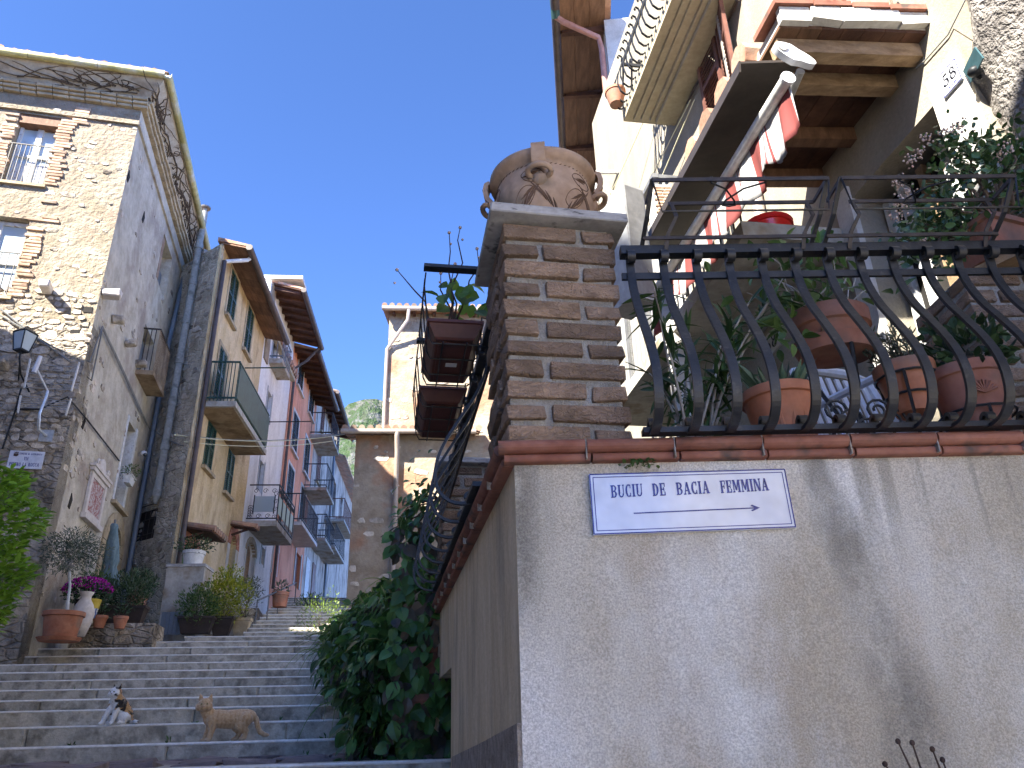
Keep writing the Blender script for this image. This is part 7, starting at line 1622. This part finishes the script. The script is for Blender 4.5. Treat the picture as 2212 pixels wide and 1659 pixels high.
# railing at the top of the steps
rl = thing('step_handrail', 'thin iron handrail beside the upper flight of steps', 'handrail', at_az((560, 1330), 16.5, zL))
A0, B0 = at_az((556, 1300), 16.6, zL + .75), at_az((640, 1262), 21.0, zL + 1.9)
Mb().tube([A0, B0], .018, 6).build('rail', mt['greymetal'], rl)
for k in range(5): P = A0.lerp(B0, k / 4); Mb().tube([P, P - Vector((0, 0, .8))], .014, 6).build('post', mt['greymetal'], rl)

# ---- weeds in the joints of the steps
wm = Mb()
for _ in range(70):
    k = RV.randint(0, 9); p = NOSE[k]; nx = NOSE[k + 1]; x = RV.uniform(-3.5, 4.6) if RV.random() < .5 else RV.uniform(2.6, 4.6)
    c0 = Vector((nx.x, nx.y, p.z)) + su * (x - 2.0) + sn * .02
    for q in range(RV.randint(4, 12)): put_leaf(wm, c0 + rv(.012), Vector((0, 0, .8)) + rv(.6) + sn * .4, sn + rv(.4), leaf_geo(.045, .014), RV.uniform(.5, 1.1))
wo = wm.build('step_weeds', mt['midgreen'], None, kind='stuff', recalc=False); tag(wo, 'small weeds growing in the joints of the steps', 'weeds')

wbx = LS.at(c5(1065, 165), .14); WB = LS.sub(wbx[0], 0)
wb = box_planter(WB, 'small white window box with greenery on the tall side window', -.2, .2, .06, .24, wbx[1] - .1, .17, 'whitepaint', 'window_box')
mb = Mb(); bush(mb, WB.p(.05, .15, wbx[1] + .18), .17, 260, leaf_geo(.05, .016), .5, squash=(1.1, .8, .9)); mb.build('foliage', mt['midgreen'], wb, kind='stuff', recalc=False)
# ================================================================== CATS
def cat_body(name, balls, loc, heading, mat, label, ears, eyes, nose, pitch=0, voxel=.0055):
    root_m = Matrix.Translation(loc) @ Matrix.Rotation(heading, 4, 'Z')
    bm = bmesh.new()
    for chain in balls:
        for (p0, r0), (p1_, r1) in zip(chain, chain[1:]):
            n = max(2, int((Vector(p1_) - Vector(p0)).length / (min(r0, r1) * .35)) + 1)
            for i in range(n + 1):
                f = i / n; c = Vector(p0).lerp(Vector(p1_), f); r = r0 + (r1 - r0) * f
                bmesh.ops.create_icosphere(bm, subdivisions=2, radius=r, matrix=Matrix.Translation(c))
    for b, tip, wv in ears:
        b, tip, wv = Vector(b), Vector(tip), Vector(wv); q = (tip - b).cross(wv).normalized() * .011
        vs_ = [bm.verts.new(v) for v in (b - wv, b + wv, b + q * 2, b - q, tip)]
        for f in ((0, 1, 4), (1, 2, 4), (2, 0, 4), (0, 3, 1)): bm.faces.new([vs_[i] for i in f])
        bmesh.ops.convex_hull(bm, input=vs_)
    me = bpy.data.meshes.new(name); bm.to_mesh(me); bm.free()
    o = bpy.data.objects.new(name, me); COL.objects.link(o)
    md = o.modifiers.new('r', 'REMESH'); md.mode = 'VOXEL'; md.voxel_size = voxel
    sm = o.modifiers.new('s', 'SMOOTH'); sm.factor = .5; sm.iterations = 2
    dg = bpy.context.evaluated_depsgraph_get(); m2 = bpy.data.meshes.new_from_object(o.evaluated_get(dg)); o.modifiers.clear(); o.data = m2
    for v in m2.vertices: v.co += v.normal * (.0035 * noise.noise(v.co * 95) + .002 * noise.noise(v.co * 210))
    m2.materials.clear(); m2.materials.append(mat); m2.polygons.foreach_set('use_smooth', [True] * len(m2.polygons))
    o.matrix_world = root_m; ORG[o.name] = Vector(); tag(o, label, 'cat')
    for e in eyes:
        eb_ = Mb().ball(e, .0065, 8, 6); x = mesh_of('eye', eb_, mt['cateye'], True); c = bpy.data.objects.new('eye', x); COL.objects.link(c); c.parent = o
    x = mesh_of('nose', Mb().ball(nose, .005, 8, 6), mt['catnose'], True); c = bpy.data.objects.new('nose', x); COL.objects.link(c); c.parent = o
    return o
mt['cateye'] = glass_mat('cat eye', (.16, .15, .04), .1); mt['catnose'] = glass_mat('cat nose', (.35, .15, .12), .4)
def fur(name, kind):
    m = bpy.data.materials.new(name); m.use_nodes = True; T_ = m.node_tree; N = T_.nodes; L = T_.links; B = N['Principled BSDF']; B.inputs['Roughness'].default_value = .85; B.inputs['Specular IOR Level'].default_value = .15
    B.inputs['Sheen Weight'].default_value = .4
    tc = N.new('ShaderNodeTexCoord'); O = tc.outputs['Object']
    def nz(s, d=3, dist=0.):
        x = N.new('ShaderNodeTexNoise'); x.inputs['Scale'].default_value = s; x.inputs['Detail'].default_value = d; x.inputs['Distortion'].default_value = dist; L.new(O, x.inputs['Vector']); return x.outputs['Fac']
    def ss(v, a, b):
        x = N.new('ShaderNodeMapRange'); x.interpolation_type = 'SMOOTHSTEP'; x.inputs[1].default_value = a; x.inputs[2].default_value = b; L.new(v, x.inputs[0]); return x.outputs[0]
    def mx(f, a, b):
        x = N.new('ShaderNodeMix'); x.data_type = 'RGBA'; L.new(f, x.inputs[0])
        for i, v in ((6, a), (7, b)):
            if isinstance(v, tuple): x.inputs[i].default_value = col(v)
            else: L.new(v, x.inputs[i])
        return x.outputs[2]
    if kind == 'ginger':
        wv = N.new('ShaderNodeTexWave'); wv.inputs['Scale'].default_value = 9; wv.inputs['Distortion'].default_value = 5; wv.inputs['Detail'].default_value = 2; wv.inputs['Detail Scale'].default_value = 1.5; L.new(O, wv.inputs['Vector'])
        c = mx(ss(wv.outputs['Fac'], .30, .9), (.55, .36, .19), (.47, .28, .13)); c = mx(ss(nz(40), .4, .7), c, (.56, .38, .22))
        sp = N.new('ShaderNodeSeparateXYZ'); L.new(O, sp.inputs[0]); c = mx(ss(sp.outputs[2], .06, .0), c, (.56, .42, .28))
    else:
        sp = N.new('ShaderNodeSeparateXYZ'); L.new(O, sp.inputs[0])
        c = mx(ss(nz(14, 2, .5), .50, .54), (.025, .022, .02), (.42, .24, .09)); 
        a = N.new('ShaderNodeMath'); a.operation = 'MULTIPLY_ADD'; a.inputs[1].default_value = .9; L.new(nz(9, 2), a.inputs[0]); L.new(sp.outputs[0], a.inputs[2])
        b = N.new('ShaderNodeMath'); b.operation = 'MULTIPLY_ADD'; b.inputs[1].default_value = -.9; L.new(sp.outputs[2], b.inputs[0]); L.new(a.outputs[0], b.inputs[2])
        c = mx(ss(b.outputs[0], .30, .345), c, (.72, .70, .67))
    L.new(c, B.inputs['Base Color'])
    bp = N.new('ShaderNodeBump'); bp.inputs['Strength'].default_value = .5; bp.inputs['Distance'].default_value = .004; L.new(nz(120, 2), bp.inputs['Height']); L.new(bp.outputs[0], B.inputs['Normal'])
    return m
def leg(*a): return list(a)
gx = atR((487, 1597), 7.62); gz = NOSE[1].z + .001
# ginger cat walking to the left, head turned to the viewer (x forward, y to its left)
S = 1.10
def sc(p, r): return (tuple(S * v for v in p), S * r)
gin = [
 [sc((.125, 0, .168), .060), sc((.07, 0, .162), .070), sc((.0, 0, .156), .070), sc((-.075, 0, .158), .073), sc((-.135, 0, .168), .066), sc((-.17, 0, .176), .045)],
 [sc((.125, 0, .175), .056), sc((.160, .006, .215), .050), sc((.178, .016, .248), .044)],
 [sc((.180, .018, .262), .054), sc((.186, .032, .260), .052)], [sc((.189, .064, .247), .025), sc((.190, .071, .243), .019)],
 [sc((.155, .048, .248), .031), sc((.160, .056, .246), .028)], [sc((.222, .036, .248), .031), sc((.220, .044, .246), .028)],
 [sc((.115, .036, .148), .044), sc((.108, .042, .098), .028), sc((.118, .042, .048), .021), sc((.120, .042, .020), .020), sc((.138, .046, .013), .017)],
 [sc((.115, -.036, .148), .044), sc((.125, -.040, .098), .028), sc((.145, -.040, .048), .021), sc((.150, -.040, .020), .019), sc((.167, -.038, .013), .017)],
 [sc((-.125, .036, .155), .060), sc((-.095, .046, .105), .044), sc((-.140, .046, .072), .023), sc((-.132, .046, .022), .019), sc((-.108, .048, .013), .017)],
 [sc((-.125, -.036, .155), .060), sc((-.080, -.046, .105), .044), sc((-.105, -.046, .068), .023), sc((-.085, -.046, .022), .019), sc((-.06, -.046, .013), .017)],
 [sc((-.180, 0, .185), .024), sc((-.215, .0, .155), .022), sc((-.228, .008, .105), .021), sc((-.248, .018, .062), .020), sc((-.285, .026, .040), .019), sc((-.310, .03, .038), .013)]]
H_ = lambda p: tuple(S * v for v in p)
cat_body('ginger_cat', gin, (gx.x, gx.y, gz), rad(180 + 24), fur('ginger fur', 'ginger'), 'ginger cat standing on the steps looking at the viewer',
         [(H_((.152, .026, .296)), H_((.138, .034, .356)), H_((.025, .004, .010))), (H_((.212, .018, .298)), H_((.232, .022, .356)), H_((.025, .002, -.010)))],
         [H_((.170, .083, .268)), H_((.210, .079, .268))], H_((.191, .090, .248)))
kx = atR((250, 1559), 8.35); kz = NOSE[2].z + .001; S = 1.12
cal = [
 [sc((-.060, 0, .075), .075), sc((-.045, 0, .10), .078), sc((-.01, 0, .145), .066), sc((.025, 0, .185), .052), sc((.040, 0, .215), .042)],
 [sc((.045, 0, .235), .046), sc((.052, 0, .240), .044)], [sc((.078, .010, .229), .025), sc((.086, .013, .225), .019)], [sc((.064, .024, .226), .028), sc((.066, .024, .226), .026)], [sc((.070, -.020, .226), .028), sc((.07, -.02, .226), .026)],
 [sc((.020, .028, .165), .042), sc((.045, .034, .11), .024), sc((.062, .036, .05), .018), sc((.068, .036, .016), .017), sc((.086, .038, .011), .015)],
 [sc((.020, -.028, .165), .042), sc((.050, -.036, .11), .024), sc((.078, -.044, .05), .018), sc((.088, -.046, .016), .017), sc((.106, -.048, .011), .015)],
 [sc((-.055, .045, .075), .055), sc((-.01, .062, .055), .040), sc((-.02, .066, .018), .020), sc((.03, .068, .013), .016)],
 [sc((-.055, -.045, .075), .055), sc((-.01, -.062, .055), .040), sc((-.02, -.066, .018), .020), sc((.03, -.068, .013), .016)],
 [sc((-.105, .02, .035), .026), sc((-.10, .09, .022), .018), sc((-.06, .16, .016), .015), sc((-.03, .20, .014), .012)]]
cat_body('calico_cat', cal, (kx.x, kx.y, kz), rad(-112), fur('calico fur', 'calico'), 'white calico cat sitting upright on the steps',
         [(H_((.044, .028, .272)), H_((.042, .044, .318)), H_((.004, .020, .006))), (H_((.044, -.026, .272)), H_((.042, -.042, .318)), H_((.004, .020, -.006)))],
         [H_((.090, .026, .244)), H_((.093, -.008, .244))], H_((.104, .015, .230)))
SH1, SH2, SH3 = 10.9, 16.2, 12.2
# ================================================================== unseen houses behind the viewpoint, sized to shade the lane, the last to bounce sunlight
def unseen_house(x0, x1, y0, y1, h, label, m='cream'):
    t = thing('house', label, 'house', ((x0 + x1) / 2, (y0 + y1) / 2, 0))
    Mb().prism([(x0, y0), (x1, y0), (x1, y1), (x0, y1)], -1, h).build('wall', mt[m], t)
    cx = (x0 + x1) / 2; e = .0
    Mb().add([(x0 - e, y0, h + .003), (x1 + e, y0, h + .003), (x1 + e, y1, h + .003), (x0 - e, y1, h + .003), (cx, y0, h + .5), (cx, y1, h + .5)], [(0, 1, 4), (2, 3, 5), (0, 4, 5, 3), (1, 2, 5, 4), (3, 2, 1, 0)]).build('roof', mt['roof'], t)
    for k in range(3):
        xx = x0 + (k + .5) * (x1 - x0) / 3
        for z_ in (1.5, 4.4):
            Mb().prism([(xx - .45, y1 - .02), (xx + .45, y1 - .02), (xx + .45, y1 + .03), (xx - .45, y1 + .03)], z_, z_ + 1.5).build('window', mt['glass'], t)
    return t
unseen_house(-4.65, -1.35, -7, -3.2, SH1, 'unseen plain stucco house across the lane behind the viewpoint, sized to shade the terrace', 'cream')
unseen_house(-7.0, -4.68, -8.6, -3.4, 12.4, 'narrow unseen stucco house behind the viewpoint between two others, sized to shade the lane', 'yellow')
unseen_house(-14.8, -7.02, -9, -3.42, 16.2, 'tallest unseen stucco house behind the viewpoint, sized to shade the steps', 'yellow')
unseen_house(-21, -10.2, -3.3, 2.5, 16.2, 'tall unseen stucco house left of the viewpoint, sized to shade the steps', 'grey')
unseen_house(-21, -9.7, 2.6, 7.2, SH3, 'unseen stucco house left of the viewpoint, sized to shade the lower old stone house', 'grey')
unseen_house(5.2, 12, -16, 0.6, 9.0, 'unseen cream stucco house added on the right behind the viewpoint to bounce sunlight', 'cream')  # added to throw sunlight back onto the shaded terrace wall
